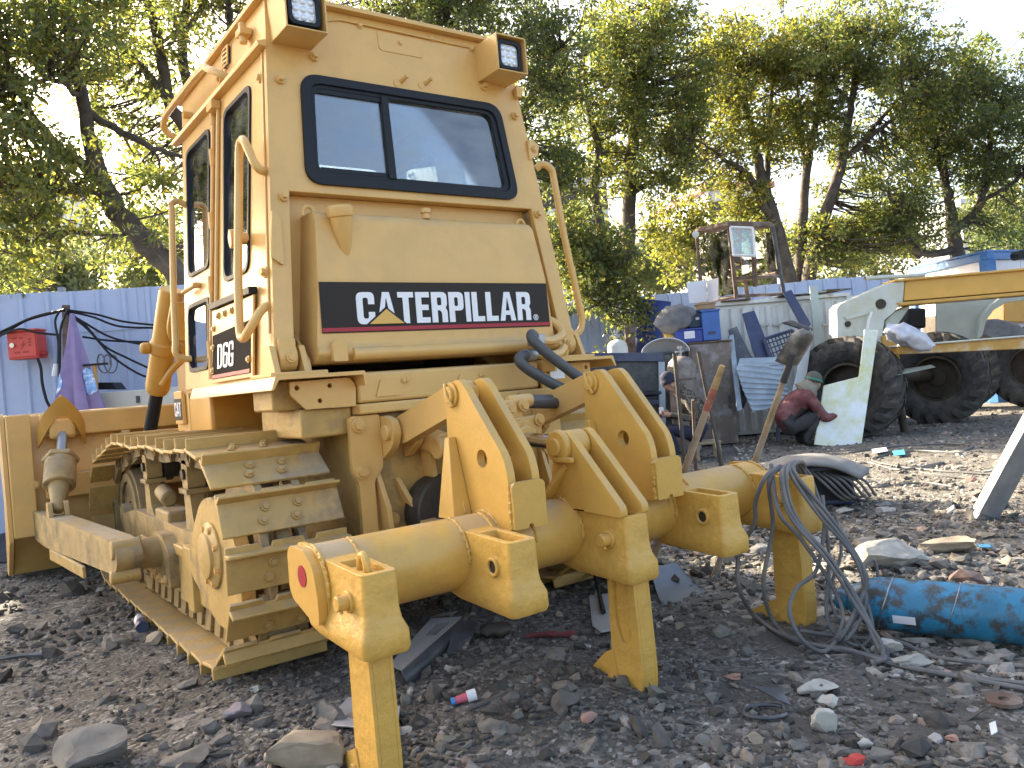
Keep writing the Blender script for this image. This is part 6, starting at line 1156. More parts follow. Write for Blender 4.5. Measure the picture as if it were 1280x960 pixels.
for k, (u, v, wd) in enumerate(((-.07, .07, .05), (.0, .07, .04), (.085, .05, .03), (.085, .02, .03), (.085, -.01, .03), (-.05, -.075, .06), (.04, -.075, .06))):
    b = MB(); b.box(u-wd/2, u+wd/2, -.0165, -.0145, zc_+v-.008, zc_+v+.008); xf(b, MQ); b.build('warning_print', M_REDDK, t)
b = MB(); b.cyl(MQ @ Vector((W_, .06, zc_-.10)), MQ @ Vector((W_+.05, .06, zc_-.10)), .028, n=12); b.build('socket', M_REDDK, t)
def cable(pts, r, mt, label, cat='cable', name='cable', group=None):
    b = MB(); b.tube(smooth_path(pts, 8), r, 6); return tag(b.build(name, mt), label, cat, group)
cable([dp(47, 448, 8.2), dp(51, 460, 8.2), dp(53, 480, 8.2), dp(58, 500, 8.2), dp(63, 512, 8.2), dp(66, 540, 8.1)], .014, M_BLK, 'black cable dropping from the red electrical box')
b = MB(); pxplate(b, [(77, 381), (84, 381), (85, 560), (79, 560)], 8.15, .06); tag(b.build('rusty_post', M_RUST, bevel=.006), 'rusty square post carrying a bundle of black cables', 'post')
for k, (pts, lab) in enumerate((([(-60, 440, 8.3), (0, 415, 8.2), (40, 397, 8.1), (80, 387, 8.0)], 'thick black cable from the rusty post to the fence end'), ([(-60, 425, 8.3), (0, 417, 8.2), (35, 400, 8.15), (80, 388, 8.05)], 'second black cable bundled along from the rusty post'),
    ([(80, 387, 8.0), (120, 393, 8.1), (155, 402, 8.2), (200, 407, 8.4)], 'black cable running from the rusty post behind the lift cylinder'), ([(80, 388, 8.05), (115, 396, 8.1), (150, 408, 8.2), (200, 410, 8.4)], 'lower black cable running from the rusty post behind the lift cylinder'),
    ([(82, 389, 8.0), (105, 403, 8.1), (140, 422, 8.2), (185, 432, 8.4)], 'black cable sagging midway down the fence'), ([(82, 389, 8.0), (105, 405, 8.05), (130, 432, 8.1), (160, 448, 8.2), (190, 462, 8.3)], 'black cable sagging low across the fence'), ([(82, 390, 8.0), (110, 412, 8.05), (140, 445, 8.1), (175, 468, 8.2), (200, 474, 8.3)], 'lowest black cable sagging across the fence'),
    ([(75, 388, 8.0), (69, 402, 8.0), (73, 430, 8.0), (72, 470, 8.0)], 'black cable hanging close along the rusty post'), ([(84, 388, 7.98), (76, 410, 7.95), (75, 440, 7.95), (74, 500, 7.95)], 'black cable hanging in front of the rusty post'),
    ([(-20, 430, 8.25), (20, 412, 8.1), (47, 416, 8.1), (75, 419, 8.1)], 'thin black cable above the red electrical box'), ([(103, 421, 8.4), (140, 426, 8.5), (200, 428, 8.6)], 'straight black cable clipped along the fence'))):
    cable([dp(*p) for p in pts], .011, M_BLK, lab, group='cables strung along the fence')
b = MB(); b.cyl(dp(70, 455, 7.95), dp(69, 466, 7.95), .022, .03, 10); b.cyl(dp(69, 466, 7.95), dp(68.5, 470, 7.95), .03, n=10); tag(b.build('plug', [M_WHITEP]), 'white cable plug hanging by the rusty post', 'plug')
t = empty('folded_umbrella', gpt(98, 7.7), 'closed purple parasol with pale blue round print, leaning on the rusty post', 'umbrella')
top, bot = dp(90, 392, 7.9), dp(99, 518, 7.75); ax = (bot-top); Ln = ax.length; axn = ax.normalized(); NN = 40; b = MB(); vs = []; su = (RT-axn*RT.dot(axn)).normalized(); sv = axn.cross(su)
for j in range(15):
    f_ = j/14; r_ = .02+.19*f_**1.1
    for i in range(NN):
        a = 2*math.pi*i/NN; rr = r_*(1+.26*math.sin(a*6+f_*1.6)*min(1, f_*2)+.08*math.sin(a*13-f_*3)); vs.append(top+axn*Ln*f_+su*math.cos(a)*rr+sv*math.sin(a)*rr*.7)
b.add(vs, [(j*NN+i, j*NN+(i+1) % NN, (j+1)*NN+(i+1) % NN, (j+1)*NN+i) for j in range(14) for i in range(NN)]+[tuple(range(NN))]); b.build('canopy', M_PURPLE, t, ang=70)
b = MB(); b.cyl(bot-axn*.3, bot+axn*.42, .016, n=8); b.build('pole', M_STEEL, t)
for ang_, h0, h1, w_ in ((2.55, .56, .86, .50), (.42, .56, .84, .34)):
    b = MB(); vs = []; K = 9
    for j in range(K):
        for i in range(K):
            u_ = -1+2*i/(K-1); v_ = -1+2*j/(K-1); s_ = math.sqrt(max(0, 1-v_*v_)); f_ = (h0+h1)/2+(h1-h0)/2*v_; a = ang_+w_*u_*s_
            r_ = (.02+.19*f_**1.1); rr = r_*(1+.26*math.sin(a*6+f_*1.6)*min(1, f_*2)+.08*math.sin(a*13-f_*3))+.006; vs.append(top+axn*Ln*f_+su*math.cos(a)*rr+sv*math.sin(a)*rr*.7)
    b.add(vs, [(j*K+i, j*K+i+1, (j+1)*K+i+1, (j+1)*K+i) for j in range(K-1) for i in range(K-1)]); o = b.build('round_print', M_UBLUE, t, ang=70)
b = MB(); b.tube([gpt(119, 7.85), dp(118, 455, 7.8)], .02, 8); tag(b.build('wooden_stick', mat('bamboo', (.45, .27, .09), .6, var=.15)), 'thin tan wooden stick standing beside the closed parasol', 'stick')
b = MB(); b.box(-.10, .12, -.02, .03, 0, .02); xf(b, Matrix.Translation(dp(118, 457, 7.8)) @ AX); tag(b.build('stick_bracket', M_BLK), 'small black bracket on the tip of the tan stick', 'bracket')
cable([dp(124, 448, 7.9)+RT*.05*math.cos(a)+Vector((0, 0, .09*math.sin(a)-.05))+FW*.02*a for a in np.linspace(0, 16, 40)], .007, M_CABLE, 'small coil of grey wire hung above the tan stick', 'wire coil', 'wire_coil')
t = empty('white_cabinet', gpt(175, 8.0), 'low off-white metal cabinet behind the blade', 'cabinet'); q = gpt(175, 8.0); MQ = frame(q, 2); h_ = zat(175, 487, 8.0)-q.z
b = MB(); b.box(-.40, .50, 0, .4, 0, h_); xf(b, MQ); b.build('cabinet_body', mat('offwhite_cabinet', (.55, .58, .55), .5, var=.06), t, bevel=.008); b = MB(); b.box(-.03, .0, -.02, 0, h_-.13, h_-.06); xf(b, MQ); b.build('handle', M_DKMET, t)
b = MB(); pxplate(b, [(122, 478), (140, 478), (147, 487), (121, 487)], 8.0, .2); tag(b.build('black_tray', M_BLK, bevel=.008), 'small black tray on the white cabinet', 'tray')
# ============================================================ PEOPLE
def camo_mat():
    m, n, b = nodes_of('camouflage_cloth'); L = n.links.new; N = n.nodes.new; tc = N('ShaderNodeTexCoord')
    nz = N('ShaderNodeTexNoise'); nz.inputs['Scale'].default_value = 13; nz.inputs['Detail'].default_value = 3; L(tc.outputs['Object'], nz.inputs['Vector']); q = N('ShaderNodeValToRGB'); q.color_ramp.interpolation = 'CONSTANT'; e = q.color_ramp.elements
    st = [(0, (.025, .022, .02)), (.42, (.11, .095, .075)), (.5, (.05, .045, .035)), (.56, (.23, .205, .17)), (.62, (.075, .06, .045))]
    while len(e) < len(st): e.new(.5)
    for k, (p, c) in enumerate(st): e[k].position = p; e[k].color = (*c, 1)
    L(nz.outputs[0], q.inputs[0]); L(q.outputs[0], b.inputs['Base Color']); b.inputs['Roughness'].default_value = .9; return m
M_CAMO = camo_mat(); M_SKIN = mat('skin', (.42, .24, .17), .55, var=.08, scale=12); M_NAVYC = mat('navy_cloth', (.018, .022, .045), .9, var=.2, scale=20, bump=.2)
M_MAROON = mat('maroon_jacket', (.135, .036, .042), .8, var=.3, scale=9, bump=.8, bscale=14, col2=(.24, .11, .105), thr=.58, scale2=7); M_DKCL = mat('dark_trousers', (.045, .042, .045), .9, var=.2, bump=.2); M_BOOT = mat('work_boot', (.03, .026, .022), .7, var=.2)
M_CAPC = mat('olive_knit_cap', (.10, .10, .085), .9, var=.2, scale=30, bump=.3); M_SCARF = mat('grey_hood', (.23, .21, .17), .9, var=.2, scale=10, bump=.3); M_HAIR = mat('black_hair', (.012, .011, .011), .6, var=.2)
def person(loc, J, E, mats, label, turn=0):
    """J: name -> (x,y,z,radius,material index); E: bones. One continuous skinned body."""
    root = empty('person', loc, label, 'person'); names = list(J); me = bpy.data.meshes.new('body')
    MF = frame((0, 0, 0), turn); me.from_pydata([MF @ Vector(J[n][:3]) for n in names], [(names.index(a), names.index(c)) for a, c in E], [])
    bm = bmesh.new(); bm.from_mesh(me); lay = bm.verts.layers.skin.verify()
    for v in bm.verts:
        r = J[names[v.index]][3]; v[lay].radius = r if isinstance(r, tuple) else (r, r); v[lay].use_root = names[v.index] == 'pelvis'
    bm.to_mesh(me); bm.free(); tmp = bpy.data.objects.new('body_tmp', me); COL.objects.link(tmp)
    tmp.modifiers.new('sk', 'SKIN'); s = tmp.modifiers.new('ss', 'SUBSURF'); s.levels = 2; s.render_levels = 2
    dg = bpy.context.evaluated_depsgraph_get(); m2 = bpy.data.meshes.new_from_object(tmp.evaluated_get(dg)); bpy.data.objects.remove(tmp)
    for v in m2.vertices: v.co += .014*Vector(mnoise.noise_vector(v.co*9))*(0.35 if v.co.z > .8 else 1)+.006*Vector(mnoise.noise_vector(v.co*24))*(0.2 if v.co.z > .8 else 1)
    m2.materials.clear()
    for q in mats: m2.materials.append(q)
    P = [MF @ Vector(J[n][:3]) for n in names]
    segs = [(P[names.index(a)], P[names.index(c)], J[a][4], J[c][4]) for a, c in E]
    for f in m2.polygons:
        c = f.center; best = 9; bi = 0
        for a, b_, ma, mb_ in segs:
            d = b_-a; t = max(0, min(1, (c-a).dot(d)/max(d.length_squared, 1e-9))); q = (a+d*t-c).length
            if q < best: best = q; bi = ma if t < .5 else mb_
        f.material_index = bi; f.use_smooth = True
    o = bpy.data.objects.new('body', m2); COL.objects.link(o); o.parent = root; o.name = 'body'; return root, (lambda p: Vector(loc)+MF @ Vector(p))
def hand(root, at, wrist, fwd, side, mt, curl=.5, s=1.0):
    w = at(wrist); f = (at(Vector(wrist)+Vector(fwd))-w).normalized(); sd = (at(Vector(wrist)+Vector(side))-w); sd = (sd-f*sd.dot(f)).normalized(); up = f.cross(sd); b = MB()
    b.lathe(w-f*.03, w+f*.09, [(0, .026*s), (.05, .034*s), (.09, .038*s), (.115, .03*s)], 10)
    for k in range(4):
        p0 = w+f*.075*s+sd*(.027-.018*k)*s; L_ = (.065, .075, .07, .055)[k]*s; d1 = (f*(1-curl*.5)-up*curl*.6).normalized(); p1 = p0+d1*L_*.5; d2 = (f*(.6-curl*.6)-up*(curl+.2)).normalized(); b.tube([p0, p1, p1+d2*L_*.5], [.011*s, .010*s, .008*s], 6)
    p0 = w+f*.02+sd*.03*s; b.tube([p0, p0+(f*.6+sd*.6).normalized()*.035*s, p0+(f*.9+sd*.3-up*curl*.5).normalized()*.065*s], [.013*s, .011*s, .009*s], 6); return b.build('hand', mt, root, ang=70)
# -- seated man in camouflage, facing left
g0 = gpt(857, 10.6)
J = {'pelvis': (.20, .05, .36, (.16, .15), 0), 'waist': (.19, .05, .52, (.155, .145), 0), 'chest': (.11, .05, .73, (.17, .165), 0), 'uchest': (.02, .05, .86, (.135, .16), 0), 'neck': (-.09, .05, .945, .06, 2), 'skull': (-.185, .05, 1.01, (.085, .092), 2), 'crown': (-.225, .05, 1.07, (.085, .088), 3), 'chin': (-.255, .05, .955, .045, 2), 'nose': (-.295, .05, 1.0, .016, 2),
     'shL': (.03, -.13, .82, .085, 0), 'elL': (.06, -.20, .55, .066, 0), 'wrL': (-.20, -.10, .615, .040, 0), 'haL': (-.24, -.09, .625, .028, 2), 'shR': (.03, .23, .82, .085, 0), 'elR': (.02, .29, .56, .066, 0), 'wrR': (-.20, .17, .60, .040, 0), 'haR': (-.24, .16, .61, .028, 2),
     'hipL': (.12, -.07, .33, .105, 1), 'knL': (-.28, -.13, .44, .078, 1), 'anL': (-.20, -.12, .12, .055, 1), 'ftL': (-.24, -.12, .05, .05, 4), 'toL': (-.40, -.13, .035, .038, 4), 'hipR': (.12, .17, .33, .105, 1), 'knR': (-.30, .25, .43, .078, 1), 'anR': (-.26, .25, .12, .055, 1), 'ftR': (-.30, .25, .05, .05, 4), 'toR': (-.46, .26, .035, .038, 4)}
E_ = [('pelvis', 'waist'), ('waist', 'chest'), ('chest', 'uchest'), ('uchest', 'neck'), ('neck', 'skull'), ('skull', 'crown'), ('skull', 'chin'), ('skull', 'nose'), ('uchest', 'shL'), ('shL', 'elL'), ('elL', 'wrL'), ('wrL', 'haL'), ('uchest', 'shR'), ('shR', 'elR'), ('elR', 'wrR'), ('wrR', 'haR'), ('pelvis', 'hipL'), ('hipL', 'knL'), ('knL', 'anL'), ('anL', 'ftL'), ('ftL', 'toL'), ('pelvis', 'hipR'), ('hipR', 'knR'), ('knR', 'anR'), ('anR', 'ftR'), ('ftR', 'toR')]
pr, at = person(g0, J, E_, [M_CAMO, M_NAVYC, M_SKIN, M_HAIR, M_BOOT], 'person in camouflage jacket and navy beanie, seated and bent over a white phone')
b = MB(); a_, c_ = at((-.185, .05, 1.03)), at((-.235, .05, 1.185)); b.lathe(a_, c_, [(0, .108), (.035, .114), (.04, .108), (.09, .102), (.13, .078), (.155, .045), (.163, .012)], 22); b.build('beanie', M_NAVYC, pr, ang=60)
b = MB(); b.lathe(at((-.10, .05, .90)), at((.0, .05, .96)), [(0, .10), (.03, .125), (.07, .135), (.12, .11), (.14, .07)], 18); crumple(b, .02, 14); b.build('hood', M_CAMO, pr, ang=70)
for y in (-.045, .145): b = MB(); b.lathe(at((-.165, y, 1.0)), at((-.165, y+(-.02 if y < 0 else .02), 1.0)), [(0, .026), (.012, .024), (.02, .012)], 10); b.build('ear', M_SKIN, pr)
hand(pr, at, (-.235, -.09, .625), (-1, 0, .1), (0, .3, 1), M_SKIN, .6); hand(pr, at, (-.235, .16, .61), (-1, -.2, .1), (0, -.3, 1), M_SKIN, .6)
b = MB(); b.box(-.34, -.30, -.04, .10, .63, .72); b.v = [tuple(at(p)) for p in b.v]; tag(b.build('phone', M_WHITEP, bevel=.006), 'white phone in the hands of the seated person', 'phone')
t = empty('low_stool', at((.22, .05, 0)), 'low wooden stool under the seated person', 'stool'); b = MB(); b.box(.06, .40, -.10, .22, .20, .24); b.v = [tuple(at(p)) for p in b.v]; b.build('stool_seat', M_WOOD, t, bevel=.008)
for x in (.09, .37):
    for y in (-.07, .19): b = MB(); b.box(x-.02, x+.02, y-.02, y+.02, 0, .20); b.v = [tuple(at(p)) for p in b.v]; b.build('stool_leg', M_WOOD, t)
# -- squatting man in maroon jacket, back turned, spraying the white panel
g1 = gpt(992, 11.3)
J = {'pelvis': (-.19, -.02, .27, (.175, .17), 0), 'waist': (-.17, -.02, .40, (.185, .17), 0), 'chest': (-.02, .0, .57, (.20, .18), 0), 'uchest': (.12, .0, .69, (.155, .15), 0), 'neck': (.22, .0, .775, .07, 3), 'skull': (.30, .0, .85, (.095, .10), 3), 'crown': (.325, .0, .92, (.09, .09), 5), 'chin': (.37, .03, .80, .045, 2),
     'shR': (.16, -.20, .64, .09, 0), 'elR': (.34, -.24, .36, .07, 0), 'wrR': (.53, -.165, .38, .046, 0), 'haR': (.60, -.155, .388, .034, 5), 'shL': (.16, .20, .64, .09, 0), 'elL': (.36, .25, .40, .068, 0), 'wrL': (.48, .12, .36, .045, 0), 'haL': (.53, .10, .36, .03, 5),
     'hipR': (-.10, -.13, .25, .115, 1), 'knR': (.27, -.19, .43, .085, 1), 'anR': (.08, -.16, .11, .06, 1), 'ftR': (.07, -.16, .05, .05, 4), 'toR': (.25, -.18, .035, .04, 4), 'hipL': (-.10, .10, .25, .115, 1), 'knL': (.28, .18, .42, .085, 1), 'anL': (.09, .16, .11, .06, 1), 'ftL': (.08, .16, .05, .05, 4), 'toL': (.26, .18, .035, .04, 4)}
E2 = [e for e in E_ if 'nose' not in e]
pr, at = person(g1, J, E2, [M_MAROON, M_DKCL, M_SKIN, M_SCARF, M_BOOT, M_DKCL], 'person in dusty maroon jacket squatting and spraying the white panel')
b = MB(); b.lathe(at((.29, .0, .875)), at((.335, .0, 1.015)), [(0, .112), (.03, .12), (.035, .115), (.08, .108), (.12, .075), (.14, .03), (.143, .01)], 22); b.build('knit_cap', M_CAPC, pr, ang=60)
b = MB(); b.ring(at((.297, .0, .885)), at((.306, .0, .91)), .123, .112, 24); b.build('goggle_strap', mat('teal_strap', (.03, .22, .17), .5), pr)
b = MB(); b.lathe(at((.13, 0, .70)), at((.30, 0, .86)), [(0, .10), (.05, .165), (.11, .15), (.17, .115), (.22, .10)], 20); crumple(b, .025, 12); b.build('hood', M_SCARF, pr, ang=70)
hand(pr, at, (.585, -.157, .386), (1, .1, .1), (0, .2, 1), M_BLK, .7, 1.3); hand(pr, at, (.50, .11, .36), (1, -.1, .05), (0, -.2, 1), M_DKCL, .7)
t = empty('spray_gun', at((.70, -.14, .36)), 'small dark spray gun in the squatting person\'s glove', 'spray gun'); b = MB(); b.cyl(at((.63, -.15, .42)), at((.80, -.12, .43)), .018, n=10); b.build('barrel', M_DKMET, t)
b = MB(); b.cyl(at((.67, -.145, .41)), at((.655, -.15, .32)), .016, n=8); b.build('grip', M_DKMET, t); b = MB(); b.lathe(at((.71, -.14, .435)), at((.71, -.14, .52)), [(0, .015), (.02, .04), (.08, .045), (.085, .02)], 12); b.build('cup', M_STEEL, t)
# white panel being painted
b = MB(); pxplate(b, [(1018, 556), (1030, 482), (1074, 471), (1081, 412), (1098, 412.5), (1076, 562)], [11.0, 11.25, 11.2, 11.4, 11.4, 10.85], .03)
tag(b.build('painted_panel', mat('half_painted_panel', (.72, .77, .79), .35, var=.04, col2=(.56, .57, .24), thr=.51, scale2=2.6, soft=.12), bevel=.006), 'L-shaped metal panel, white with yellow-green patches, leaning on the big tyre', 'panel')
# ============================================================ FOREGROUND THINGS
def beamdepth(px, py, yy=-1.49): d = ray(px, py); return (yy-CAM[1])/d[1]
def pole_on_beam(pt, pc, name, r, label, cat, mt, dlead=.42):
    Dc = beamdepth(*pc); c = dp(pc[0], pc[1], Dc); tp = dp(pt[0], pt[1], Dc-dlead*.55); d = (c-tp).normalized(); k = (c.z)/-d.z; base = c+d*k; t = empty(name, (base.x, base.y, 0), label, cat); return t, tp, base
t, tp, base = pole_on_beam((903, 457), (856, 588), 'tool_handle', .018, 'bare wooden tool handle with a red band and yellow tip, leaning on the ripper beam', 'tool handle', M_WOOD)
ax = base-tp; b = MB(); b.tube([tp+ax*f for f in (.17, .5, 1.0)], [.0165, .018, .018], 10); b.build('handle', mat('grimy_wood', (.36, .29, .21), .8, var=.3, scale=12, col2=(.40, .22, .15), thr=.58, bump=.3), t)
b = MB(); b.tube([tp+ax*.085, tp+ax*.17], [.0172, .0170], 10); b.build('red_band', mat('red_orange_band', (.36, .12, .08), .7, var=.3, scale=20, col2=(.34, .24, .17), thr=.58, scale2=9), t); b = MB(); b.tube([tp, tp+ax*.085], [.013, .0165], 10); b.build('yellow_tip', mat('tan_tip', (.42, .28, .12), .75, var=.3, scale=20, col2=(.28, .21, .14), thr=.55, scale2=12), t)
t, tp, base = pole_on_beam((987, 455), (944, 576), 'shovel', .018, 'upturned shovel with a worn steel blade, leaning on the ripper beam', 'shovel', M_WOOD)
ax = base-tp; b = MB(); b.tube([tp, tp+ax*.5, base], [.014, .018, .018], 10); b.build('handle', mat('worn_shovel_handle', (.36, .27, .16), .8, var=.3, scale=14, col2=(.33, .33, .33), thr=.6), t)
d = -ax.normalized(); s = (RT-d*RT.dot(d)).normalized(); nn = d.cross(s); b = MB(); vs = []
for j in range(9):
    f = j/8; w_ = .062*(1 if f < .65 else math.sqrt(max(0.02, 1-((f-.65)/.37)**2)))
    for i in range(7): u = -1+2*i/6; vs.append(tp-d*.03+d*.02+d*f*.20+s*(u*w_+.03*f)+nn*(.035*(u*u)-.02*f))
b.add(vs, [(j*7+i, j*7+i+1, (j+1)*7+i+1, (j+1)*7+i) for j in range(8) for i in range(6)]); o = b.build('shovel_blade', mat('worn_shovel_steel', (.13, .125, .12), .5, .5, var=.3, scale=14, col2=(.35, .34, .32), thr=.56, scale2=12), t, ang=60); o.modifiers.new('s', 'SOLIDIFY').thickness = .004
b = MB(); b.cyl(tp-d*.10, tp+d*.05, .02, .016, 12); b.build('socket', M_DKMET, t)
# iron A-frame stand in front of the seated person
t = empty('iron_stand', gpt(868, 8.6), 'thin black iron bar stand in front of the seated person', 'stand')
for p, q in (((843, 442), (858, 600)), ((873, 440), (905, 598))):
    b = MB(); b.tube([dp(p[0], p[1], 8.7), dp(q[0], q[1], 8.5)], .022 if q[1] > 500 else .014, 8); b.build('iron_bar', M_GREASE, t)
b = MB(); b.tube([dp(866, 500, 8.65), dp(870, 592, 9.0)], .018, 8); b.build('iron_leg', M_RUST, t)
# grey sheet over a welding set
t = empty('welding_set', gpt(1022, 6.6), 'dark blue welding set with cable ends under the grey rubber sheet', 'welding set'); M_ = frame(gpt(1022, 6.6), -10)
b = MB(); b.box(-.20, .20, -.15, .25, .02, .34); xf(b, M_); b.build('case', M_NAVY, t, bevel=.02); b = MB(); b.box(-.17, .17, -.157, -.150, .06, .30); xf(b, M_); b.build('front_panel', M_BLK, t)
for k in range(7): b = MB(); b.tube(smooth_path([M_ @ Vector((-.12+k*.045, -.16, .30-.01*k)), M_ @ Vector((-.05+k*.05, -.24, .22)), M_ @ Vector((.06+k*.045, -.22, .10)), M_ @ Vector((.16+k*.03, -.12, .04+.01*k))]), .012, 6); b.build('lead', M_CABLE, t)
b = MB(); vs = []; NU, NV = 26, 12
for j in range(NV+1):
    for i in range(NU+1):
        u, v = i/NU*2-1, j/NV*2-1; w_ = math.sqrt(max(0, 1-.55*v*v)); q = M_ @ Vector((u*.42*w_-.07, v*.27, .42-.10*u*u-.05*v*v-.03*u)); vs.append(q)
b.add(vs, [(j*(NU+1)+i, j*(NU+1)+i+1, (j+1)*(NU+1)+i+1, (j+1)*(NU+1)+i) for j in range(NV) for i in range(NU)]); crumple(b, .015, 7); o = b.build('rubber_sheet', mat('grey_rubber_sheet', (.19, .187, .183), .8, var=.2, scale=5, bump=.2), ang=60); o.modifiers.new('s', 'SOLIDIFY').thickness = .02; tag(o, 'domed grey rubber sheet laid over the welding set', 'rubber sheet')
# blue gas cylinder lying on the ground
A_, B_ = gp(1097, 784, .0), gp(1292, 806, .0); dg_ = (B_-A_); dg_.z = 0; dg_.normalize(); c0 = Vector((A_.x, A_.y, .125+ghs(A_.x, A_.y)))
t = empty('gas_cylinder', A_, 'scuffed bright blue gas cylinder lying on the gravel', 'gas cylinder')
M_CYL = mat('scuffed_blue_paint', (.014, .19, .34), .42, var=.3, scale=6, col2=(.045, .05, .05), thr=.515, scale2=13, soft=.06, bump=.08, bscale=30)
p0 = c0-dg_*.11; b = MB(); b.lathe(p0, p0+dg_, [(0, .045), (.03, .075), (.07, .100), (.12, .1105), (.16, .1125), (1.30, .1125), (1.34, .10), (1.35, .05)], 36); b.build('cylinder_shell', M_CYL, t, ang=50)
b = MB(); b.cyl(p0-dg_*.055, p0+dg_*.01, .042, .046, 20); b.build('neck_ring', M_CYL, t, bevel=.006); b = MB(); b.cyl(p0-dg_*.10, p0-dg_*.05, .018, n=12); b.build('valve_stem', M_STEEL, t)
for f_, rr in ((.16, .006), (.42, .004)):
    q = p0+dg_*f_; sdv = Vector((dg_.y, -dg_.x, 0)); b = MB(); b.tube([q+(sdv*math.cos(a)+Vector((0, 0, math.sin(a))))*(.1135)+dg_*.03*math.sin(a*1.3) for a in np.linspace(-.9, 2.6, 26)], rr*.6, 6); b.build('wire_tie', M_STEEL, t)
q = p0+dg_*.17-FW*.0; sdv = Vector((dg_.y, -dg_.x, 0)); sdv = sdv if sdv.dot(FW) < 0 else -sdv; b = MB(); vs = []
for i in range(5):
    for j in range(4): a = -.45+.11*j; vs.append(p0+dg_*(.20+.022*i)+(sdv*math.cos(a)+Vector((0, 0, math.sin(a))))*.1138)
b.add(vs, [(i*4+j, i*4+j+1, (i+1)*4+j+1, (i+1)*4+j) for i in range(4) for j in range(3)]); b.build('paper_tag', M_PAPER, t)
# cables thrown over the ripper and trailing on the ground
t = empty('cable_bundle', gpt(1040, 3.6), 'bundle of grey rubber cables slung over the ripper end and trailing on the ground', 'cable bundle')
def gq(px, py, z=.015): p = gp(px, py); p.z = ghs(p.x, p.y)+z; return p
def strand(pts, r, jit=.008):
    P = []
    for p in pts:
        v = gq(p[0], p[1]) if len(p) == 2 else dp(*p)
        P.append(v+Vector(np.clip(RNG.normal(0, jit, 3), -.016, .016)))
        if len(p) == 2: P[-1].z = max(P[-1].z, v.z)
    b = MB(); b.tube(smooth_path(P, 8), r, 8); b.build('cable_strand', M_CABLE, t)
TOPD = 3.72
for k in range(3): strand([(1010+3*k, 640, 4.05), (1004+4*k, 600, 3.95), (990+3*k, 581-k, 3.80), (974+4*k, 584, 3.60), (978+4*k, 620, 3.52), (994+4*k, 655, 3.48), (1034+3*k, 703, 3.42), (1072+3*k, 757, 3.36), (1096+2*k, 805, 3.28), (1102+3*k, 826), (1086, 822), (1050, 808)], .0085+.001*(k % 2))
for k in range(3): strand([(1025, 660, 4.0), (1012, 605, 3.92), (996+3*k, 580, 3.80), (986+4*k, 586, 3.62), (1004+4*k, 615, 3.56), (1028+4*k, 645, 3.52), (1062+3*k, 690, 3.48), (1080, 725, 3.44), (1078-3*k, 762, 3.40), (1060-6*k, 792, 3.34), (1046-8*k, 806)], .0085)
strand([(965, 583, 3.66), (972, 640, 3.50), (1000, 675, 3.46), (1040, 735, 3.42), (1053, 779, 3.38), (1032, 811), (1003, 800, 3.32), (988, 766, 3.36), (998, 735, 3.44), (1019, 708, 3.48), (1032, 660, 3.55), (1030, 620, 3.62)], .009)
strand([(975, 582, 3.64), (956, 596, 3.60), (944, 625, 3.62), (937, 655, 3.66), (926, 691, 3.7), (925, 735, 3.68), (945, 775), (994, 803), (1087, 819), (1165, 838), (1230, 850), (1330, 866)], .010)
strand([(980, 581, 3.64), (962, 600, 3.60), (964, 660, 3.64), (958, 735, 3.62), (970, 783), (1003, 803), (1060, 815), (1120, 832), (1200, 846), (1330, 872)], .0095)
strand([(1000, 790), (1060, 796), (1119, 800), (1160, 815), (1197, 825), (1240, 830), (1330, 836)], .009)
strand([(1015, 600, 3.7), (1030, 650, 3.62), (1036, 700, 3.56), (1030, 760, 3.48), (1046, 790, 3.40), (1075, 806), (1094, 790, 3.36), (1088, 760, 3.40)], .008)
strand([(1076, 715, 3.6), (1092, 700, 3.62), (1097, 718, 3.62), (1094, 735, 3.62)], .007, .002)
strand([(1045, 640, 3.7), (1048, 690, 3.62), (1040, 740, 3.55), (1044, 775, 3.45), (1060, 800), (1090, 818)], .0075)
for k, pts in enumerate(([(1060, 568), (1120, 560), (1190, 556), (1215, 560), (1190, 568), (1140, 565), (1090, 575), (1120, 584), (1160, 590), (1215, 594), (1330, 600)], [(1050, 585), (1085, 578), (1125, 590), (1180, 580), (1150, 592), (1210, 600), (1330, 612)], [(1060, 600), (1090, 610), (1150, 606), (1190, 610)])):
    b = MB(); b.tube(smooth_path([gq(*p, z=.012) for p in pts], 8), .010, 6); tag(b.build('ground_cable', M_CABLE), ('long grey cable looped on the ground beyond the gas cylinder', 'grey cable crossing the looped cable on the ground', 'short grey cable near the welding set')[k], 'cable')
# galvanised bar on the right
t = empty('galvanised_bar', gp(1228, 652), 'pale galvanised box bar propped at a slant with one crushed end', 'metal bar')
p0, p1 = gp(1232, 648), dp(1330, 462, 5.3); p0.z += .03; d = (p1-p0).normalized(); s = (RT-d*RT.dot(d)).normalized(); n_ = d.cross(s); b = MB(); w_, h_ = .075, .045
vs = [p+s*a*w_+n_*c*h_ for p in (p0, p1) for a, c in ((-1, -1), (1, -1), (1, 1), (-1, 1))]; b.add(vs, [(3, 2, 1, 0), (4, 5, 6, 7), (0, 1, 5, 4), (1, 2, 6, 5), (2, 3, 7, 6), (3, 0, 4, 7)]); b.build('bar_tube', M_GALV, t, bevel=.006)
b = MB(); vs = [p0+s*a*w_*.85+n_*c*h_*.8-d*e for e in (-.01, .045) for a, c in ((-1, -1), (1, -1), (1, 1), (-1, 1))]; b.add(vs, [(3, 2, 1, 0), (4, 5, 6, 7), (0, 1, 5, 4), (1, 2, 6, 5), (2, 3, 7, 6), (3, 0, 4, 7)]); crumple(b, .012, 30); b.build('crushed_end', M_GALV, t, bevel=.006)
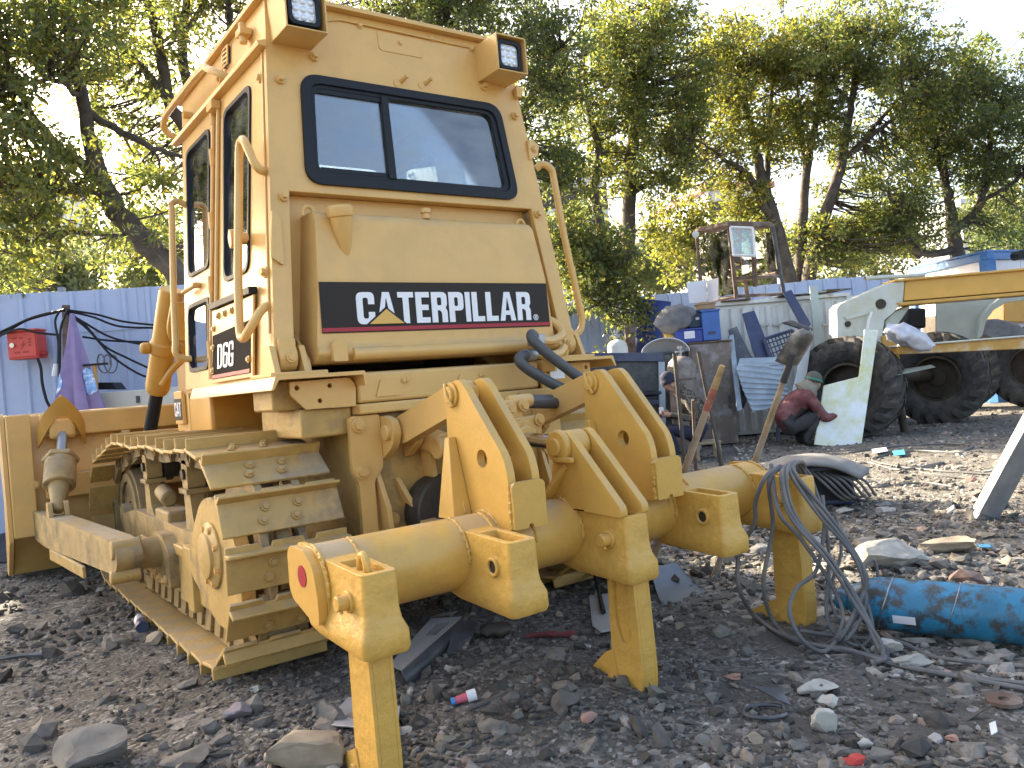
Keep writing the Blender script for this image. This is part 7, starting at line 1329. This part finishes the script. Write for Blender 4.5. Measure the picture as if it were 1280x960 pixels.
# scrap panels under the ripper
t = empty('vented_panel', gq(530, 835), 'grey sheet-metal panel with vent slots lying between ripper shanks', 'metal panel')
C4 = [gq(489, 858, .05), gq(541, 803, .07), gq(580, 806, .09), gq(505, 873, .07)]
def c4(u, v, w=0): return C4[0]*(1-u)*(1-v)+C4[1]*u*(1-v)+C4[2]*u*v+C4[3]*(1-u)*v+Vector((0, 0, w))
b = MB(); b.plate([(0, 0), (1, 0), (1, 1), (0, 1)], [[(.60, .42+.11*k), (.88, .42+.11*k), (.88, .47+.11*k), (.60, .47+.11*k)] for k in range(4)], lambda u, v, w: c4(u, v, w), .005); b.build('panel_face', mat('grey_panel_paint', (.30, .305, .31), .5, .2, var=.15, col2=(.25, .25, .25), thr=.6), t)
b = MB(); e0, e1 = c4(0, 1), c4(1, 1); b.add([e0, e1, e1+Vector((.02, -.02, -.085)), e0+Vector((.02, -.02, -.075))], [(0, 1, 2, 3)]); o = b.build('panel_fold', M_DKMET, t); o.modifiers.new('s', 'SOLIDIFY').thickness = .004
b = MB(); vs, fs = gridplate([gq(575, 806, .09), gq(600, 800, .06), gq(585, 822, .0), gq(556, 838, .01)], 6, 6, 0, .004); b.add(vs, fs); crumple(b, .02, 9); b.build('curled_flap', M_DKMET, t, ang=70)
def flat(name, pxs, zs, mt, label, cat, th=.006): 
    P = [gq(p[0], p[1], z) for p, z in zip(pxs, zs)]; n = len(P); b = MB(); b.add(P+[p+Vector((0, 0, th)) for p in P], [tuple(range(n))[::-1], tuple(range(n, 2*n))]+[(i, (i+1) % n, n+(i+1) % n, n+i) for i in range(n)]); return tag(b.build(name, mt, bevel=.001), label, cat)
flat('pale_plate', [(404, 919), (437, 889), (502, 906), (497, 938), (440, 925)], [.02, .03, .03, .02, .02], mat('pale_scratched_plate', (.33, .34, .36), .45, .3, var=.15), 'pale grey plate on the ground behind the nearest ripper shank', 'plate')
flat('thin_plate', [(737, 752), (772, 750), (776, 795), (752, 801), (741, 790)], [.03, .03, .02, .02, .02], mat('thin_white_plate', (.40, .40, .39), .5, .2, var=.12), 'thin light grey plate lying ahead of the middle ripper shank', 'plate')
b = MB(); b.tube([gq(742, 722, .06), gq(748, 745, .06), gq(755, 777, .045)], [.012, .012, .014], 6); tag(b.build('black_strap', M_BLK), 'short black strap lying across the thin light plate', 'strap')
t0 = dp(818, 702, 4.35); P4 = [dp(816, 706, 4.45), dp(849, 697, 4.6), gq(882, 740, .01), gq(834, 772, .005)]; vs, fs = gridplate(P4, 12, 14, 0, .006); b = MB(); b.add(vs, fs)
def curve_(p): 
    q = Vector(p); f = max(0, min(1, q.z/.20)); return q+FW*(.10*math.sin(f*math.pi))-Vector((0, 0, .05*math.sin(f*math.pi)))
warp(b, curve_); tag(b.build('curved_blue_plate', mat('blue_grey_plate', (.085, .11, .145), .35, .35, var=.12, col2=(.14, .16, .18), thr=.6), ang=70), 'curved dark blue-grey steel plate standing behind the middle ripper shank', 'plate')
b = MB(); p = gq(690, 803, .015); b.tube(smooth_path([p-RT*.12, p-RT*.05+Vector((0, 0, .01)), p+RT*.03, p+RT*.10]), [.012]*6+[.018]*6+[.015]*6+[.01], 8); crumple(b, .015, 20); tag(b.build('red_rag', mat('dull_red_rag', (.16, .035, .04), .9, var=.3)), 'dirty dark red rag twisted on the gravel', 'rag')
b = MB(); p = gq(618, 803, .03); b.lathe(p-RT*.06, p+RT*.08, [(0, .02), (.03, .035), (.07, .03), (.1, .04), (.14, .02)], 12); crumple(b, .015, 16); tag(b.build('oily_fitting', M_GREASE), 'oily black pipe fitting beside the vented panel', 'fitting')
t = empty('cosmetic_tube', gq(580, 893), 'small pink and white plastic tube with a round white cap', 'plastic tube'); p = gq(571, 896, .018); q = gq(590, 893, .024); d = (q-p).normalized()
b = MB(); b.cyl(p, p+d*.045, .013, .016, 14); b.build('tube_body', mat('pink_plastic', (.62, .12, .18), .35, var=.15), t); b = MB(); b.ring(p+d*.044, p+d*.078, .021, .017, 20); b.cyl(p+d*.046, p+d*.052, .0165, n=16); b.build('cap', M_WHITEP, t); b = MB(); b.cyl(p-d*.016, p-d*.001, .014, .0125, 12); b.build('tube_base', mat('blue_plastic', (.05, .25, .6), .35), t)
t = empty('drink_bottle', gq(178, 803), 'crushed clear and navy drink bottle beside the track', 'bottle'); p = gq(175, 782, .03); q = gq(181, 800, .025); d = (q-p).normalized()
b = MB(); b.lathe(p, p+d, [(0, .02), (.015, .03), (.08, .032), (.10, .028)], 14); crumple(b, .008, 25); b.build('bottle_shoulder', M_LAV, t); b = MB(); b.lathe(p+d*.10, p+d*.2, [(0, .03), (.05, .034), (.09, .032)], 14); crumple(b, .008, 25); b.build('bottle_label', M_NAVY, t)
vs, fs = gridplate([gq(-60, 672, .06), gq(75, 668, .05), gq(62, 698, .03), gq(-70, 705, .03)], 18, 8, 0, .01); b = MB(); b.add(vs, fs); crumple(b, .05, 3.5); tag(b.build('black_sheet', mat('black_plastic_sheet', (.025, .025, .027), .6, var=.3, bump=.4, bscale=8), ang=70), 'crumpled black plastic sheet on the ground below the blade', 'plastic sheet')
b = MB(); b.tube([gq(-5, 830, .012), gq(30, 826, .018), gq(60, 823, .016)], [.010, .012, .016], 6); tag(b.build('dark_stick', M_DKMET), 'flat dark stick lying on the gravel left of the track', 'stick')
b = MB(); p = gq(958, 897, .012); b.tube([p+RT*.075*math.cos(a)+FW*.055*math.sin(a) for a in np.linspace(.6, 5.6, 26)], .007, 8); tag(b.build('broken_ring', M_DKMET), 'broken dark metal ring on the gravel', 'ring')
flat('black_shard', [(942, 878), (978, 882), (990, 893), (975, 894)], [.05, .05, .02, .04], M_DKMET, 'thin black shard leaning on the broken ring', 'shard')
b = MB(); p = gq(1255, 878, .008); b.ring(p, p+Vector((0, 0, .012)), .055, .018, 28); tag(b.build('washer', M_RUST), 'large flat washer half buried in the soil', 'washer')
flat('small_card', [(1237, 914), (1245, 910), (1248, 925), (1240, 930)], [.02]*4, M_WHITEP, 'scrap of white plastic on the soil beside the washer', 'plastic scrap', .003)
for pxs, mt, lab in (([(1090, 566), (1108, 564), (1110, 568), (1092, 571)], M_WHITEP, 'white plastic scrap on the cables beyond the welding set'), ([(1116, 568), (1130, 566), (1132, 571), (1118, 573)], mat('cyan_scrap', (.05, .38, .5), .5), 'cyan plastic scrap on the cables')): flat('plastic_scrap', pxs, [.03]*4, mt, lab, 'plastic scrap')
flat('blue_tape', [(1222, 688), (1238, 686), (1240, 692), (1226, 694)], [.025]*4, mat('blue_tape', (.03, .25, .45), .5), 'scrap of bright blue tape on the rubble', 'tape')

# ============================================================ ROCKS
IV2, IF2 = ico(3)
M_ROCKG = stone_mat('grey_rock', [(0, (.13, .122, .11)), (1, (.19, .178, .162))], bs=26, island=False, bump=.6); M_ROCKL = stone_mat('pale_concrete', [(0, (.36, .34, .30)), (1, (.47, .45, .41))], bs=30, island=False); M_ROCKT = stone_mat('tan_rock', [(0, (.26, .215, .16)), (1, (.33, .275, .205))], bs=24, island=False); M_ROCKP = stone_mat('pink_brick', [(0, (.36, .19, .15)), (1, (.42, .24, .19))], bs=30, island=False); M_ROCKD = stone_mat('dark_slate', [(0, (.085, .08, .075)), (1, (.12, .112, .105))], bs=22, island=False); M_ROCKR = stone_mat('red_lump', [(0, (.50, .06, .05)), (1, (.55, .08, .06))], bs=24, island=False)
def rock(px, py, wpx, hpx, mt, label=None, seed=0, flatb=.8, group=None, cuts=9, deep=.8, name='rock'):
    """px,py: middle of its foot in the picture; wpx,hpx: its size there"""
    rs = np.random.default_rng(500+seed); g_ = gp(px, py); g_.z = ghs(g_.x, g_.y); D = (g_-Vector(CAM)).dot(Vector(_f)); W_ = wpx*D/FPX/2; H_ = max(hpx*D/FPX*.72, .012); v = IV2.copy()
    for c in range(cuts):
        d = rs.normal(size=3); d /= np.linalg.norm(d); h = rs.uniform(.30, .72); t_ = v@d; v = v-np.outer(np.maximum(t_-h, 0), d)
    v += .09*np.array([mnoise.noise_vector(Vector(p*2.3+seed*3.1))[:] for p in v])+.05*np.array([mnoise.noise_vector(Vector(p*5.5+seed*1.7))[:] for p in v])
    v = v/np.abs(v).max(0); a = rs.uniform(-.5, .5); ca, sa = math.cos(a), math.sin(a); v = v@np.array([[ca, sa, 0], [-sa, ca, 0], [0, 0, 1]]); v = v/np.abs(v[:, :2]).max()
    P = [g_+RT*(p[0]*W_)+FW*(p[1]*W_*deep+W_*deep*.6)+Vector((0, 0, (p[2]*.5+.5-.22)*H_*1.25)) for p in v]
    o = np_mesh(name, np.array([p[:] for p in P]), IF2, mt, loc=tuple(g_)); o.data.polygons.foreach_set('use_smooth', [True]*len(IF2)); o.data.set_sharp_from_angle(angle=R(16)); return tag(o, label, 'rock', group)
RK = [(115, 962, 130, 62, M_ROCKG, 'broad flat grey slab half sunk left of the brown rock', .7), (368, 975, 128, 70, M_ROCKT, 'large tan rock at the foot of the nearest ripper shank', .7), (412, 916, 54, 44, M_ROCKG, 'grey angular rock touching the pale grey plate', .8), (256, 924, 38, 34, M_ROCKG, 'wedge-shaped grey rock behind the tan rock', .8), (295, 907, 36, 28, mat('mauve', (.23, .20, .22), .9, var=.2), 'mauve-grey chunk behind the wedge-shaped rock', .8), (274, 935, 30, 22, M_ROCKG, 'small grey rock in front of the wedge-shaped rock', .8), (232, 958, 80, 26, M_ROCKG, 'flat grey stone between slab and tan rock', .7),
      (708, 900, 42, 40, M_ROCKD, 'dark slate-like rock in the rubble mound', .8), (740, 914, 26, 18, M_ROCKP, 'pinkish stone beside the dark slate-like rock', .8), (822, 880, 28, 32, M_ROCKG, 'upright grey stone at the middle shank heel', .8), (1026, 872, 56, 22, M_ROCKL, 'pale three-cornered concrete chunk', .6), (1038, 889, 30, 24, M_ROCKL, 'small pale concrete chunk between the triangle and the block', .8), (1032, 922, 38, 44, M_ROCKL, 'pale squared concrete block standing on the soil', .7), (892, 881, 26, 20, M_ROCKG, 'knobbly grey stone right of the middle shank', .8), (918, 850, 26, 12, M_ROCKP, 'pink brick chip in front of the curved blue plate', .8), (934, 818, 18, 18, M_ROCKG, 'grey stone left of the cables', .8),
      (1135, 720, 130, 46, M_ROCKL, 'broad buff slab of broken concrete beyond the gas cylinder', .55), (1190, 700, 110, 36, M_ROCKT, 'tan broken slab behind the buff slab', .55), (1090, 690, 40, 22, M_ROCKG, 'rounded grey stone left of the buff slab', .8), (1105, 672, 30, 16, M_ROCKG, 'grey stone beyond the rounded stone', .8), (1150, 832, 62, 28, M_ROCKL, 'white flat stone under the blue cylinder', .7), (1110, 812, 46, 26, M_ROCKL, 'white stone below the cable loops', .7), (1190, 838, 20, 10, M_ROCKP, 'red-brown chip beside the trailing cables', .8), (1000, 945, 32, 16, M_ROCKG, 'oval grey stone left of the pebble heap', .8), (1052, 950, 30, 18, M_ROCKG, 'grey stone in the pebble heap', .8), (1072, 960, 34, 18, M_ROCKR, 'red painted lump at the edge of the pebble heap', .8), (1082, 938, 22, 16, M_ROCKL, 'pale stone in the pebble heap', .8), (1105, 955, 32, 22, M_ROCKG, 'largest grey stone of the pebble heap', .8), (1195, 932, 22, 12, M_ROCKP, 'lone red brick chip on bare soil', .8),
      (192, 806, 34, 20, M_ROCKT, 'brownish rock beside the drink bottle', .8), (556, 938, 30, 20, M_ROCKT, 'tan stone in front of the plastic tube', .8), (505, 925, 22, 14, M_ROCKL, 'pale stone by the pale grey plate', .8), (950, 690, 34, 18, M_ROCKL, 'pale stone beyond the middle shank', .8), (1000, 708, 40, 22, M_ROCKL, 'pale flat stone left of the cables', .7), (970, 720, 26, 14, M_ROCKT, 'tan stone next to the pale flat stone', .8), (800, 662, 20, 12, M_ROCKL, 'pale stone under the ripper beam', .8), (1060, 640, 30, 10, M_ROCKL, 'pale chip behind the cables', .8), (1150, 645, 46, 10, M_ROCKG, 'thin grey flake beyond the buff slab', .8), (1110, 637, 30, 9, M_ROCKL, 'pale flake near the looped cable', .8), (1240, 672, 30, 12, M_ROCKT, 'tan stone at the foot of the galvanised bar', .8)]
for k, (px, py, w_, h_, mt, lab, dep) in enumerate(RK): rock(px, py, w_, h_, mt, lab, seed=k+(11 if k == 1 else 0), deep=dep)
for k in range(56):
    inv = RNG.uniform(1/7.5, 1/2.3); px = RNG.uniform(-20, 1300); D = 1/inv; py = 477+.0797*(640-px)+1.2*FPX/D
    if py > 985: continue
    s_ = RNG.uniform(.018, .036)*FPX/D; rock(px, py, s_*2, s_*1.2, [M_ROCKG, M_ROCKG, M_ROCKL, M_ROCKT][k % 4], ['loose grey stone lying on the gravel', 'loose grey stone lying on the gravel', 'loose pale concrete chip lying on the gravel', 'loose tan stone lying on the gravel'][k % 4], seed=100+k, group=['loose grey stones on the gravel', 'loose grey stones on the gravel', 'loose pale chips on the gravel', 'loose tan stones on the gravel'][k % 4], name='stone')
